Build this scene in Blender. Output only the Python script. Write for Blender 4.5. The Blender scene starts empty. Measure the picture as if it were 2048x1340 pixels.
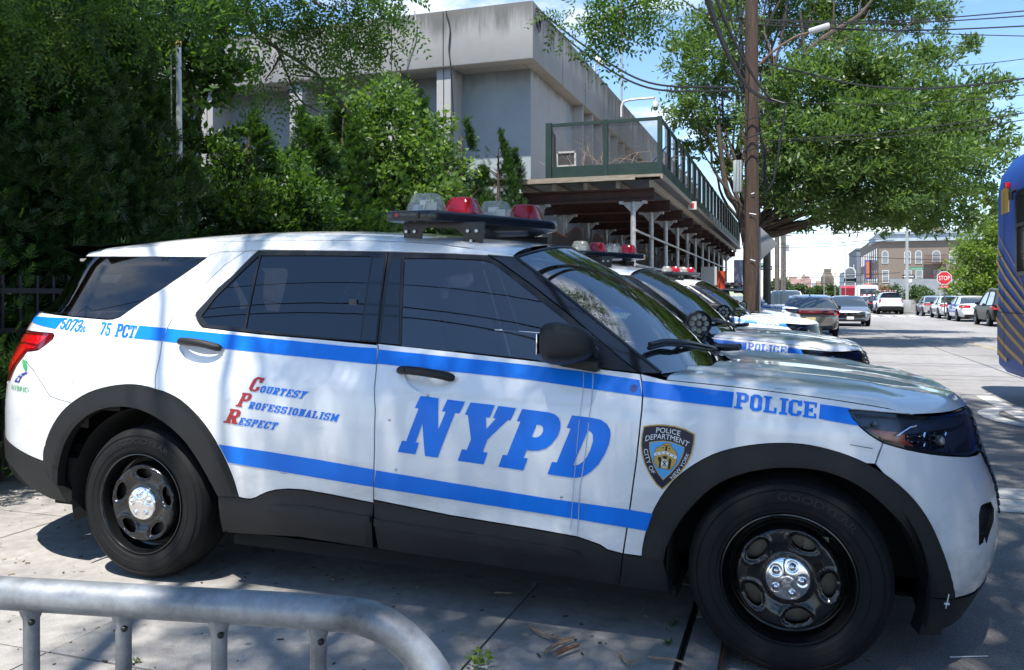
import bpy, bmesh, math, random
import numpy as np
from mathutils import Vector, Matrix
from mathutils.geometry import delaunay_2d_cdt
R = math.radians
C = bpy.context.scene.collection
SC = bpy.context.scene
# ------------------------------------------------------------------ camera
CAM = np.array([3.03, -3.30, 1.40]); PSI = R(18.6); F = 1663.0; CX, HY = 1024.0, 592.0
RT = np.array([math.cos(PSI), math.sin(PSI), 0.0]); FW = np.array([-math.sin(PSI), math.cos(PSI), 0.0]); UP = np.array([0, 0, 1.0])
cd = bpy.data.cameras.new('camera'); cam = bpy.data.objects.new('camera', cd); C.objects.link(cam)
cam.location = CAM; cam.rotation_euler = (R(90), 0, PSI)
cd.sensor_width = 36.0; cd.lens = F / 2048 * 36.0; cd.shift_y = -(670 - HY) / 2048; cd.clip_end = 6000; cd.clip_start = 0.05
SC.camera = cam
# ------------------------------------------------------------------ sky, sun, exposure
SUN_EL, SUN_AZ = 68.0, 0.0       # the sun stands behind the viewer's back, along -Y
w = bpy.data.worlds.new('World'); SC.world = w; w.use_nodes = True
wn, wl = w.node_tree.nodes, w.node_tree.links
wn.clear()
def wnode(t, **k):
    n = wn.new(t)
    for a, b in k.items(): setattr(n, a, b)
    return n
sky = wnode('ShaderNodeTexSky', sky_type='NISHITA', sun_disc=False, sun_elevation=R(SUN_EL), sun_rotation=R(180), air_density=1.0, dust_density=0.12, ozone_density=2.6)
tc = wnode('ShaderNodeTexCoord'); sep = wnode('ShaderNodeSeparateXYZ'); wl.new(tc.outputs['Generated'], sep.inputs[0])
zz = wnode('ShaderNodeMath', operation='ADD'); wl.new(sep.outputs[2], zz.inputs[0]); zz.inputs[1].default_value = 0.12
zm = wnode('ShaderNodeMath', operation='MAXIMUM'); wl.new(zz.outputs[0], zm.inputs[0]); zm.inputs[1].default_value = 0.05
dv = wnode('ShaderNodeVectorMath', operation='DIVIDE'); cmb = wnode('ShaderNodeCombineXYZ')
for i in range(3): wl.new(zm.outputs[0], cmb.inputs[i])
wl.new(tc.outputs['Generated'], dv.inputs[0]); wl.new(cmb.outputs[0], dv.inputs[1])
mp = wnode('ShaderNodeMapping'); mp.inputs['Location'].default_value = (11.03, 12.49, 0); mp.inputs['Scale'].default_value = (1.0, 1.0, 0.35); wl.new(dv.outputs[0], mp.inputs[0])
nz = wnode('ShaderNodeTexNoise'); nz.inputs['Scale'].default_value = 1.15; nz.inputs['Detail'].default_value = 9; nz.inputs['Roughness'].default_value = 0.58
wl.new(mp.outputs[0], nz.inputs['Vector'])
# more cloud towards the horizon
hz = wnode('ShaderNodeMapRange'); hz.inputs['From Min'].default_value = 0.0; hz.inputs['From Max'].default_value = 0.22; hz.inputs['To Min'].default_value = 0.20; hz.inputs['To Max'].default_value = 0.0
wl.new(sep.outputs[2], hz.inputs['Value'])
ad = wnode('ShaderNodeMath', operation='ADD'); wl.new(nz.outputs[0], ad.inputs[0]); wl.new(hz.outputs[0], ad.inputs[1])
cr = wnode('ShaderNodeMapRange', interpolation_type='SMOOTHSTEP'); cr.inputs['From Min'].default_value = 0.56; cr.inputs['From Max'].default_value = 0.72
wl.new(ad.outputs[0], cr.inputs['Value'])
mix = wnode('ShaderNodeMix', data_type='RGBA'); wl.new(cr.outputs[0], mix.inputs['Factor']); hs = wnode('ShaderNodeHueSaturation'); hs.inputs['Saturation'].default_value = 1.10; wl.new(sky.outputs[0], hs.inputs['Color']); wl.new(hs.outputs[0], mix.inputs['A']); mix.inputs['B'].default_value = (5.6, 5.85, 6.2, 1)
bgd = wnode('ShaderNodeBackground'); bgd.inputs['Strength'].default_value = 0.145; wl.new(mix.outputs['Result'], bgd.inputs['Color'])
wo = wnode('ShaderNodeOutputWorld'); wl.new(bgd.outputs[0], wo.inputs[0])
sd = bpy.data.lights.new('sun', 'SUN'); sd.energy = 4.9; sd.angle = R(0.53); sd.color = (1.0, 0.95, 0.87)
sun = bpy.data.objects.new('sun', sd); C.objects.link(sun); sun.location = (0, -20, 40)
sun.rotation_euler = Vector((0.0, math.cos(R(SUN_EL)), -math.sin(R(SUN_EL)))).to_track_quat('-Z', 'Y').to_euler()
vs = SC.view_settings; vs.view_transform = 'Standard'; vs.look = 'None'; vs.exposure = 0.85; vs.gamma = 1.0; vs.use_curve_mapping = False
SC.cycles.max_bounces = 8; SC.cycles.transparent_max_bounces = 16; SC.cycles.caustics_reflective = False; SC.cycles.caustics_refractive = False
SC.cycles.sample_clamp_indirect = 6.0; SC.cycles.use_denoising = True
# ------------------------------------------------------------------ projection helpers
def ray(px, py):
    return RT * ((px - CX) / F) + FW + UP * ((HY - py) / F)
def at_z(px, py, z=0.0):
    d = ray(px, py); t = (z - CAM[2]) / d[2]; return CAM + d * t
def at_y(px, py, y):
    d = ray(px, py); t = (y - CAM[1]) / d[1]; return CAM + d * t
def at_x(px, py, x):
    d = ray(px, py); t = (x - CAM[0]) / d[0]; return CAM + d * t
def at_d(px, py, dep):
    return CAM + ray(px, py) * dep
def proj(p):
    v = np.asarray(p, float) - CAM; d = v @ FW
    return np.stack([CX + F * (v @ RT) / d, HY - F * v[..., 2] / d], -1)
# ------------------------------------------------------------------ objects
def obj(name, me, mat=None, parent=None, smooth=False):
    o = bpy.data.objects.new(name, me); C.objects.link(o)
    if mat is not None:
        for m in (mat if isinstance(mat, (list, tuple)) else [mat]): me.materials.append(m)
    if parent is not None: o.parent = parent
    if smooth: me.polygons.foreach_set('use_smooth', [True] * len(me.polygons))
    return o
def mesh_np(name, V, Fc, normals=None):
    """V (n,3); Fc list of faces or (m,k) array"""
    me = bpy.data.meshes.new(name); V = np.asarray(V, np.float32)
    if isinstance(Fc, np.ndarray):
        m, k = Fc.shape; me.vertices.add(len(V)); me.vertices.foreach_set('co', V.ravel())
        me.loops.add(m * k); me.loops.foreach_set('vertex_index', Fc.astype(np.int32).ravel())
        me.polygons.add(m); me.polygons.foreach_set('loop_start', np.arange(0, m * k, k, dtype=np.int32))
        me.update(calc_edges=True)
    else:
        me.from_pydata([tuple(map(float, v)) for v in V], [], [tuple(int(i) for i in f) for f in Fc]); me.update()
    if normals is not None:
        me.polygons.foreach_set('use_smooth', [True] * len(me.polygons))
        me.normals_split_custom_set_from_vertices([tuple(map(float, n)) for n in normals])
    return me
def tag(o, label=None, cat=None, group=None, kind=None):
    if label: o['label'] = label
    if cat: o['category'] = cat
    if group: o['group'] = group
    if kind: o['kind'] = kind
    return o
def empty(name, loc=(0, 0, 0), rz=0.0, parent=None):
    o = bpy.data.objects.new(name, None); C.objects.link(o); o.location = loc; o.rotation_euler = (0, 0, rz); o.empty_display_size = 0.2
    if parent is not None: o.parent = parent
    return o
def copy_tree(o, parent=None):
    kids = list(o.children)
    c = o.copy(); C.objects.link(c); c.parent = parent
    for ch in kids: copy_tree(ch, c)
    return c
class MB:
    """mesh builder: collects shapes, builds one object"""
    def __init__(s): s.v = []; s.f = []; s.m = []; s.n = 0
    def add(s, V, Fc, m=0):
        V = np.asarray(V, float).reshape(-1, 3); s.v.append(V)
        for f in Fc: s.f.append(tuple(int(i) + s.n for i in f)); s.m.append(m)
        s.n += len(V); return s
    def box(s, c, d, rz=0.0, m=0, rx=0.0, ry=0.0):
        x, y, z = np.array(d) / 2.0
        P = np.array([[-x, -y, -z], [x, -y, -z], [x, y, -z], [-x, y, -z], [-x, -y, z], [x, -y, z], [x, y, z], [-x, y, z]])
        M = np.array(Matrix.Rotation(rz, 3, 'Z') @ Matrix.Rotation(ry, 3, 'Y') @ Matrix.Rotation(rx, 3, 'X'))
        return s.add(P @ M.T + np.array(c), [(0, 3, 2, 1), (4, 5, 6, 7), (0, 1, 5, 4), (1, 2, 6, 5), (2, 3, 7, 6), (3, 0, 4, 7)], m)
    def bbox(s, lo, hi, m=0):
        lo = np.array(lo, float); hi = np.array(hi, float); return s.box((lo + hi) / 2, hi - lo, m=m)
    def tube(s, pts, r, n=8, m=0, cap=True, flat=None):
        pts = np.asarray(pts, float); k = len(pts); rr = np.broadcast_to(np.asarray(r, float), (k,))
        T = np.gradient(pts, axis=0); T /= np.linalg.norm(T, axis=1)[:, None] + 1e-12
        ref = np.array([0, 0, 1.0]) if abs(T[0][2]) < 0.9 else np.array([1.0, 0, 0])
        V = []; a = np.cross(ref, T[0]); a /= np.linalg.norm(a)
        for i in range(k):
            a = a - T[i] * (a @ T[i]); a /= np.linalg.norm(a) + 1e-12; b = np.cross(T[i], a)
            for j in range(n):
                th = 2 * math.pi * j / n; V.append(pts[i] + rr[i] * (math.cos(th) * a + math.sin(th) * b))
        Fs = []
        for i in range(k - 1):
            for j in range(n):
                j2 = (j + 1) % n; Fs.append((i * n + j, i * n + j2, (i + 1) * n + j2, (i + 1) * n + j))
        if cap: Fs.append(tuple(range(n - 1, -1, -1))); Fs.append(tuple(range((k - 1) * n, k * n)))
        return s.add(V, Fs, m)
    def lathe(s, prof, c=(0, 0, 0), axis='Z', n=24, m=0, close=False):
        """prof: (r, h) pairs"""
        prof = list(prof); V = []; k = len(prof)
        for (r, h) in prof:
            for j in range(n):
                t = 2 * math.pi * j / n; a, b = r * math.cos(t), r * math.sin(t)
                V.append({'Z': (a, b, h), 'Y': (a, h, b), 'X': (h, a, b)}[axis])
        Fs = []
        for i in range(k - 1 + (1 if close else 0)):
            i2 = (i + 1) % k
            for j in range(n):
                j2 = (j + 1) % n; Fs.append((i * n + j, i * n + j2, i2 * n + j2, i2 * n + j))
        return s.add(np.array(V) + np.array(c), Fs, m)
    def prism(s, poly, y0, y1, axis='Y', m=0):
        """poly in (a,b) extruded along axis: axis Y -> (a,y,b); Z -> (a,b,z); X -> (x,a,b)"""
        n = len(poly)
        def P(a, b, t): return {'Y': (a, t, b), 'Z': (a, b, t), 'X': (t, a, b)}[axis]
        V = [P(a, b, y0) for a, b in poly] + [P(a, b, y1) for a, b in poly]
        Fs = [tuple(range(n - 1, -1, -1)), tuple(range(n, 2 * n))] + [(i, (i + 1) % n, n + (i + 1) % n, n + i) for i in range(n)]
        return s.add(V, Fs, m)
    def sphere(s, c, r, n=12, k=8, m=0, sc=(1, 1, 1)):
        prof = [(max(1e-4, r * math.sin(math.pi * i / k)), -r * math.cos(math.pi * i / k)) for i in range(k + 1)]
        b = MB().lathe(prof, n=n); return s.add(np.concatenate(b.v) * np.array(sc) + np.array(c), b.f, m)
    def build(s, name, mat, parent=None, smooth=False, bevel=0.0, seg=2, angle=0.6):
        me = bpy.data.meshes.new(name); V = np.concatenate(s.v)
        bm = bmesh.new(); vs_ = [bm.verts.new(v) for v in V]
        for f, m in zip(s.f, s.m):
            try:
                fc = bm.faces.new([vs_[i] for i in f]); fc.material_index = m
            except ValueError: pass
        bmesh.ops.recalc_face_normals(bm, faces=bm.faces)
        if bevel > 0:
            es = [e for e in bm.edges if len(e.link_faces) == 2 and e.calc_face_angle(0) > 0.5]
            bmesh.ops.bevel(bm, geom=es, offset=bevel, segments=seg, affect='EDGES', clamp_overlap=True, profile=0.6)
        bm.to_mesh(me); bm.free()
        o = obj(name, me, mat, parent)
        if smooth or bevel > 0:
            me.polygons.foreach_set('use_smooth', [True] * len(me.polygons)); me.set_sharp_from_angle(angle=angle)
        return o
# ------------------------------------------------------------------ materials
MATS = {}
def mat(name, col, rough=0.5, metal=0.0, coat=0.0, spec=0.5, noise=0.0, nscale=6.0, bump=0.0, bscale=60.0, trans=0.0, emit=None, coat_rough=0.03, stretch=None, rnoise=0.0, col2=None, ior=None):
    """principled surface with optional mottling (noise), bump and a second colour"""
    if name in MATS: return MATS[name]
    m = bpy.data.materials.new(name); m.use_nodes = True; nt = m.node_tree; N, L = nt.nodes, nt.links
    b = N['Principled BSDF']; b.inputs['Base Color'].default_value = (*col, 1); b.inputs['Roughness'].default_value = rough; b.inputs['Metallic'].default_value = metal
    b.inputs['Coat Weight'].default_value = coat; b.inputs['Coat Roughness'].default_value = coat_rough; b.inputs['Specular IOR Level'].default_value = spec
    if trans: b.inputs['Transmission Weight'].default_value = trans
    if ior: b.inputs['IOR'].default_value = ior
    if emit: b.inputs['Emission Color'].default_value = (*emit[0], 1); b.inputs['Emission Strength'].default_value = emit[1]
    if noise or bump or rnoise:
        t = N.new('ShaderNodeTexCoord'); mpn = N.new('ShaderNodeMapping'); L.new(t.outputs['Object'], mpn.inputs[0])
        if stretch: mpn.inputs['Scale'].default_value = stretch
    if noise:
        n = N.new('ShaderNodeTexNoise'); n.inputs['Scale'].default_value = nscale; n.inputs['Detail'].default_value = 8; n.inputs['Roughness'].default_value = 0.65; L.new(mpn.outputs[0], n.inputs['Vector'])
        mr = N.new('ShaderNodeMapRange'); mr.inputs['From Min'].default_value = 0.3; mr.inputs['From Max'].default_value = 0.7; L.new(n.outputs[0], mr.inputs['Value'])
        mx = N.new('ShaderNodeMix'); mx.data_type = 'RGBA'; L.new(mr.outputs[0], mx.inputs['Factor'])
        a = col2 if col2 else tuple(c * (1 - noise) for c in col); bcol = col if col2 else tuple(min(1, c * (1 + noise)) for c in col)
        mx.inputs['A'].default_value = (*a, 1); mx.inputs['B'].default_value = (*bcol, 1); L.new(mx.outputs['Result'], b.inputs['Base Color'])
        if rnoise:
            mr2 = N.new('ShaderNodeMapRange'); mr2.inputs['To Min'].default_value = max(0, rough - rnoise); mr2.inputs['To Max'].default_value = min(1, rough + rnoise); L.new(n.outputs[0], mr2.inputs['Value']); L.new(mr2.outputs[0], b.inputs['Roughness'])
    if bump:
        n2 = N.new('ShaderNodeTexNoise'); n2.inputs['Scale'].default_value = bscale; n2.inputs['Detail'].default_value = 5; L.new(mpn.outputs[0], n2.inputs['Vector'])
        bp = N.new('ShaderNodeBump'); bp.inputs['Strength'].default_value = bump; bp.inputs['Distance'].default_value = 0.02; L.new(n2.outputs[0], bp.inputs['Height']); L.new(bp.outputs[0], b.inputs['Normal'])
    MATS[name] = m; return m
def glass(name, tint, rough=0.0, refl=1.0, ior=1.52):
    """tinted pane: what is behind shows through the tint, the surface mirrors by Fresnel"""
    if name in MATS: return MATS[name]
    m = bpy.data.materials.new(name); m.use_nodes = True; N, L = m.node_tree.nodes, m.node_tree.links; N.clear()
    tr = N.new('ShaderNodeBsdfTransparent'); tr.inputs[0].default_value = (*tint, 1); gl = N.new('ShaderNodeBsdfGlossy'); gl.inputs['Roughness'].default_value = rough; gl.inputs['Color'].default_value = (refl, refl, refl, 1)
    fr = N.new('ShaderNodeFresnel'); fr.inputs[0].default_value = ior; mx = N.new('ShaderNodeMixShader'); o = N.new('ShaderNodeOutputMaterial')
    L.new(fr.outputs[0], mx.inputs[0]); L.new(tr.outputs[0], mx.inputs[1]); L.new(gl.outputs[0], mx.inputs[2]); L.new(mx.outputs[0], o.inputs[0])
    MATS[name] = m; return m
# ------------------------------------------------------------------ polygons
def pip(P, poly):
    """points in polygon (even-odd), vectorised"""
    x, y = P[:, 0], P[:, 1]; ins = np.zeros(len(P), bool); n = len(poly); j = n - 1
    for i in range(n):
        xi, yi = poly[i]; xj, yj = poly[j]
        if yi != yj:
            c = ((yi > y) != (yj > y)) & (x < (xj - xi) * (y - yi) / (yj - yi) + xi); ins ^= c
        j = i
    return ins
def resample(poly, h):
    out = []; n = len(poly)
    for i in range(n):
        a = np.array(poly[i], float); b = np.array(poly[(i + 1) % n], float); L_ = np.linalg.norm(b - a); k = max(1, int(math.ceil(L_ / h)))
        for t in range(k): out.append(a + (b - a) * t / k)
    return np.array(out)
def catmull(pts, k=5, closed=False):
    pts = [np.array(p, float) for p in pts]; n = len(pts); out = []
    for i in range(n if closed else n - 1):
        p0 = pts[(i - 1) % n] if (closed or i > 0) else 2 * pts[0] - pts[1]; p1 = pts[i]; p2 = pts[(i + 1) % n]
        p3 = pts[(i + 2) % n] if (closed or i + 2 < n) else 2 * pts[-1] - pts[-2]
        for t in np.arange(k) / k:
            out.append(0.5 * (2 * p1 + (p2 - p0) * t + (2 * p0 - 5 * p1 + 4 * p2 - p3) * t * t + (3 * p1 - p0 - 3 * p2 + p3) * t ** 3))
    if not closed: out.append(pts[-1])
    return out
def area2(poly):
    p = np.asarray(poly); return 0.5 * np.sum(p[:, 0] * np.roll(p[:, 1], -1) - np.roll(p[:, 0], -1) * p[:, 1])
def inset(poly, d):
    p = np.asarray(poly, float); 
    if area2(p) < 0: p = p[::-1]
    e1 = p - np.roll(p, 1, 0); e2 = np.roll(p, -1, 0) - p
    n1 = np.stack([-e1[:, 1], e1[:, 0]], 1); n2 = np.stack([-e2[:, 1], e2[:, 0]], 1)
    n1 /= np.linalg.norm(n1, axis=1)[:, None] + 1e-12; n2 /= np.linalg.norm(n2, axis=1)[:, None] + 1e-12
    b = n1 + n2; ln = np.maximum(np.sum(b * n1, 1), 0.35); return p + b / ln[:, None] * d
def fill(polys, holes=(), h=None, bound=None, union=False):
    """constrained triangulation: returns points (n,2), tris (m,3). polys: outlines; union fills their union, holes are cut"""
    V = []; E = []
    for p in list(polys) + list(holes):
        q = resample(p, bound) if bound else np.asarray(p, float); b = len(V); V += [tuple(x) for x in q]; n = len(q)
        E += [(b + i, b + (i + 1) % n) for i in range(n)]
    if h:
        A = np.array(V); lo, hi = A.min(0), A.max(0); gx = np.arange(lo[0] + h / 2, hi[0], h); gy = np.arange(lo[1] + h / 2, hi[1], h)
        if len(gx) and len(gy):
            G = np.stack(np.meshgrid(gx, gy), -1).reshape(-1, 2); k = np.zeros(len(G), bool)
            for p in polys: k |= pip(G, np.asarray(p))
            for p in holes: k &= ~pip(G, np.asarray(p))
            G = G[k]
            if len(G):
                md = np.full(len(G), 1e9)
                for a, b in E:
                    a, b = A[a], A[b]; d = b - a; t = np.clip(((G - a) @ d) / (d @ d + 1e-12), 0, 1); md = np.minimum(md, np.linalg.norm(G - a - t[:, None] * d, axis=1))
                V += [tuple(x) for x in G[md > 0.42 * h]]
    r = delaunay_2d_cdt([Vector(v) for v in V], E, [], 0, 1e-7, False)
    P = np.array([(v.x, v.y) for v in r[0]]); T = np.array([f for f in r[2] if len(f) == 3], int)
    if len(T) == 0: return P, np.zeros((0, 3), int)
    c = P[T].mean(1); k = np.zeros(len(T), bool)
    for p in polys: k |= pip(c, np.asarray(p))
    for p in holes: k &= ~pip(c, np.asarray(p))
    T = T[k]; a = P[T]; ar = np.cross(a[:, 1] - a[:, 0], a[:, 2] - a[:, 0]); T[ar < 0] = T[ar < 0][:, ::-1]
    u, inv = np.unique(T, return_inverse=True)
    return P[u], inv.reshape(T.shape)
def bedges(T):
    """boundary edges of a triangle set, oriented"""
    d = {}
    for t in T:
        for i in range(3):
            a, b = int(t[i]), int(t[(i + 1) % 3]); d[(a, b)] = 1
    return [(a, b) for (a, b) in d if (b, a) not in d]
# ------------------------------------------------------------------ lettering
def stroke(x0, y0, x1, y1, t, e=0.5):
    a = np.array([x0, y0], float); b = np.array([x1, y1], float); d = b - a; L_ = np.linalg.norm(d); d = d / L_; n = np.array([-d[1], d[0]]) * t / 2; a = a - d * t * 0.5 * e * 0; b = b + d * t * 0.5 * e * 0
    return [a - n, b - n, b + n, a + n]
def slab_font(t=0.2, sw=0.62, sh=0.13):
    """slab-serif capitals and figures in a box sw wide, 1 high, as unions of outlines"""
    w = sw; H = {}; q = t / 2
    V = lambda x, y0=0.0, y1=1.0: [(x - q, y0), (x + q, y0), (x + q, y1), (x - q, y1)]
    Hh = lambda x0, x1, y, th=sh: [(x0, y - th / 2), (x1, y - th / 2), (x1, y + th / 2), (x0, y + th / 2)]
    def sf(x, top, a=0.1, b=0.1): return [(x - q - a, 1 - sh), (x + q + b, 1 - sh), (x + q + b, 1), (x - q - a, 1)] if top else [(x - q - a, 0), (x + q + b, 0), (x + q + b, sh), (x - q - a, sh)]
    L0, R0 = q + 0.06, w - q - 0.04; th = sh * 1.15
    def ring(x0, x1, y0, y1, c=0.16, ti=None):
        o = [(x0 + c, y0), (x1 - c, y0), (x1, y0 + c), (x1, y1 - c), (x1 - c, y1), (x0 + c, y1), (x0, y1 - c), (x0, y0 + c)]
        c2 = c * 0.55; a0, a1, b0, b1 = x0 + t, x1 - t, y0 + th, y1 - th
        i = [(a0 + c2, b0), (a1 - c2, b0), (a1, b0 + c2), (a1, b1 - c2), (a1 - c2, b1), (a0 + c2, b1), (a0, b1 - c2), (a0, b0 + c2)]
        return o, i
    o, i = ring(0.02, w - 0.02, 0, 1); H['O'] = ([o], [i]); H['0'] = ([o], [i])
    H['I'] = ([V(w / 2 - .06), sf(w / 2 - .06, 1), sf(w / 2 - .06, 0)], []); 
    H['L'] = ([V(L0), sf(L0, 1), [(0, 0), (w, 0), (w, .36), (w - .12, .36), (w - .12, sh), (0, sh)]], [])
    H['E'] = ([V(L0), [(0, 0), (w, 0), (w, .32), (w - .11, .32), (w - .11, sh), (0, sh)], [(0, 1 - sh), (w - .11, 1 - sh), (w - .11, .68), (w, .68), (w, 1), (0, 1)], Hh(L0, w - .2, .5), [(w - .28, .36), (w - .17, .36), (w - .17, .64), (w - .28, .64)]], [])
    H['F'] = ([V(L0), sf(L0, 0), [(0, 1 - sh), (w - .11, 1 - sh), (w - .11, .68), (w, .68), (w, 1), (0, 1)], Hh(L0, w - .2, .5), [(w - .28, .36), (w - .17, .36), (w - .17, .64), (w - .28, .64)]], [])
    H['T'] = ([V(w / 2), sf(w / 2, 0), [(0, .66), (.12, .66), (.12, 1 - sh), (w - .12, 1 - sh), (w - .12, .66), (w, .66), (w, 1), (0, 1)]], [])
    pb = [(0, 1), (w - .15, 1), (w, .86), (w, .56), (w - .15, .42), (L0, .42), (L0, .42 + th), (w - .2, .42 + th), (w - t, .42 + th + .05), (w - t, 1 - th - .05), (w - .2, 1 - th), (0, 1 - th)]
    H['P'] = ([V(L0), sf(L0, 0), pb], []); H['R'] = ([V(L0), sf(L0, 0, .1, .06), pb, [(w * .42, .45), (w * .42 + t, .45), (w - .02, sh), (w + .04, sh), (w + .04, 0), (w - t - .06, 0), (w - t - .06, sh * .9)]], [])
    H['C'] = ([[(.16, 0), (w - .16, 0), (w, .16), (w, .36), (w - t, .36), (w - t, th + .07), (w - .22, th), (.24, th), (t, th + .08), (t, 1 - th - .08), (.24, 1 - th), (w - .22, 1 - th), (w - t, 1 - th - .07), (w - t, .64), (w, .64), (w, 1), (w - .1, 1), (w - .13, .96), (w - .2, 1), (.16, 1), (0, .84), (0, .16)]], [])
    H['U'] = ([[(.16, 0), (w - .16, 0), (w - .02, .16), (w - .02, 1), (w - t - .02, 1), (w - t - .02, th + .08), (w - .24, th), (.24, th), (t + .02, th + .08), (t + .02, 1), (.02, 1), (.02, .16)], [(-.04, 1 - sh), (t + .1, 1 - sh), (t + .1, 1), (-.04, 1)], [(w - t - .1, 1 - sh), (w + .04, 1 - sh), (w + .04, 1), (w - t - .1, 1)]], [])
    H['S'] = ([[(0, 0), (.1, 0), (.13, .05), (.2, 0), (w - .16, 0), (w, .15), (w, .44), (w - .14, .57), (.24, .57), (t, .62), (t, 1 - th - .05), (.24, 1 - th), (w - .2, 1 - th), (w - t, 1 - th - .08), (w - t, .68), (w, .68), (w, 1), (w - .1, 1), (w - .13, .95), (w - .2, 1), (.16, 1), (0, .85), (0, .57), (.14, .44), (w - .24, .44), (w - t, .39), (w - t, th + .05), (w - .24, th), (.2, th), (t, th + .08), (t, .34), (0, .34)]], [])
    H['Y'] = ([V(w / 2, 0, .5), sf(w / 2, 0), [(.02, 1), (.04 + t, 1), (w / 2 + q, .45), (w / 2 - q, .4)], [(w - .02, 1), (w / 2 + q, .4), (w / 2 - q, .45), (w - t - .04, 1)], [(-.04, 1 - sh), (t + .1, 1 - sh), (t + .1, 1), (-.04, 1)], [(w - t - .1, 1 - sh), (w + .04, 1 - sh), (w + .04, 1), (w - t - .1, 1)]], [])
    H['N'] = ([V(L0, 0, 1), V(R0, 0, 1), [(0.0, 1), (t + .08, 1), (w - .02, 0), (w - .02 - t, 0)], sf(L0, 0, .1, .07), [(0, 1 - sh), (.2, 1 - sh), (.2, 1), (0, 1)], sf(R0, 1, .07, .1)], [])
    H['A'] = ([[(w / 2 - .1, 1), (w / 2 + .1, 1), (w - .02, 0), (w - .02 - t, 0), (w / 2, .78), (t + .02, 0), (.02, 0)], Hh(.18, w - .18, .3), [(-.04, 0), (t + .1, 0), (t + .1, sh), (-.04, sh)], [(w - t - .1, 0), (w + .04, 0), (w + .04, sh), (w - t - .1, sh)]], [])
    W = w * 1.3
    H['M'] = ([[(.06, 0), (.06 + t, 0), (.06 + t, 1), (.06, 1)], [(W - .06 - t, 0), (W - .06, 0), (W - .06, 1), (W - .06 - t, 1)], [(.06, 1), (.06 + t, 1), (W / 2 + q * .7, .2), (W / 2 - q * .7, .2)], [(W - .06, 1), (W - .06 - t, 1), (W / 2 - q * .7, .2), (W / 2 + q * .7, .2)], [(-.02, 0), (t + .14, 0), (t + .14, sh), (-.02, sh)], [(W - t - .14, 0), (W + .02, 0), (W + .02, sh), (W - t - .14, sh)], [(-.02, 1 - sh), (t, 1 - sh), (t, 1), (-.02, 1)], [(W - t, 1 - sh), (W + .02, 1 - sh), (W + .02, 1), (W - t, 1)]], [])
    H['7'] = ([[(0, .68), (.12, .68), (.12, 1 - th), (w - .22, 1 - th), (w * .22, 0), (w * .22 + t * 1.2, 0), (w, 1 - th), (w, 1), (0, 1)]], [])
    H['5'] = ([[(0, .34), (0, .15), (.16, 0), (w - .16, 0), (w, .16), (w, .5), (w - .16, .65), (t + .02, .65), (t + .02, 1 - th), (w - .04, 1 - th), (w - .04, 1), (.03, 1), (.03, .5), (w - .24, .5), (w - t, .44), (w - t, th + .07), (w - .24, th), (.24, th), (t, th + .06), (t, .34)]], [])
    H['3'] = ([[(0, .32), (0, .15), (.16, 0), (w - .16, 0), (w, .16), (w, .42), (w - .1, .52), (w - .02, .62), (w - .02, .85), (w - .18, 1), (.16, 1), (.02, .86), (.02, .7), (t, .7), (t, 1 - th - .04), (.24, 1 - th), (w - .26, 1 - th), (w - t, 1 - th - .06), (w - t, .64), (w - .26, .58), (.2, .58), (.2, .45), (w - .26, .45), (w - t, .39), (w - t, th + .07), (w - .24, th), (.24, th), (t, th + .05), (t, .32)]], [])
    H['2'] = ([[(0, 0), (w, 0), (w, .3), (w - .12, .3), (w - .12, th), (t + .05, th), (w - .02, .55), (w - .02, .84), (w - .18, 1), (.16, 1), (.01, .86), (.01, .66), (t, .66), (t, 1 - th - .04), (.24, 1 - th), (w - .26, 1 - th), (w - t, 1 - th - .06), (w - t, .62), (0, th)]], [])
    W_ = {k: w for k in H}; W_['I'] = w * .66; W_['M'] = W
    for k in ('I',):
        H[k] = ([[(x - .0, y) for x, y in p] for p in H[k][0]], H[k][1])
    return H, W_
FONT, FONTW = slab_font()
def text_fill(txt, gap=0.1, font=None, fw=None, space=0.4):
    """whole word in a unit-high box -> list of (points, tris) and total width"""
    font = font or FONT; fw = fw or FONTW; out = []; x = 0.0
    for ch in txt:
        if ch == ' ': x += space; continue
        ps, hs = font[ch]
        sh = lambda p: [(a + x, b) for a, b in p]
        out.append(fill([sh(p) for p in ps], [sh(p) for p in hs], .16, .16)); x += fw[ch] + gap
    return out, x - gap
_sans = {}
def sans_fill(txt):
    """sans lettering from the built-in face -> [(points, tris)], width, in a box 1 cap-height high"""
    if txt in _sans: return _sans[txt]
    cu = bpy.data.curves.new('lettering', 'FONT'); cu.body = txt; cu.size = 1.0; cu.resolution_u = 3
    o = bpy.data.objects.new('lettering', cu); C.objects.link(o)
    dg = bpy.context.evaluated_depsgraph_get(); me = o.evaluated_get(dg).to_mesh()
    P = np.array([v.co[:2] for v in me.vertices]); me.calc_loop_triangles(); T = np.array([t.vertices[:] for t in me.loop_triangles], int)
    o.evaluated_get(dg).to_mesh_clear(); bpy.data.objects.remove(o); bpy.data.curves.remove(cu)
    a = P[T]; ar = np.cross(a[:, 1] - a[:, 0], a[:, 2] - a[:, 0]); T[ar < 0] = T[ar < 0][:, ::-1]
    P = P - np.array([P[:, 0].min(), 0]); y1 = P[:, 1].max(); P = P / y1
    _sans[txt] = ([(P, T)], P[:, 0].max()); return _sans[txt]
def flat_text(parts, width, M, name, m, parent, slant=0.0):
    """lettering laid on a flat sign. M(u,v)->3D with u in 0..1 along the word, v 0..1 up"""
    V = []; Fs = []; n = 0
    for P, T in parts:
        V.append(np.array([M(p[0] / width, p[1]) for p in P])); Fs.append(T + n); n += len(P)
    return obj(name, mesh_np(name, np.concatenate(V), np.concatenate(Fs)), m, parent)
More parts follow.
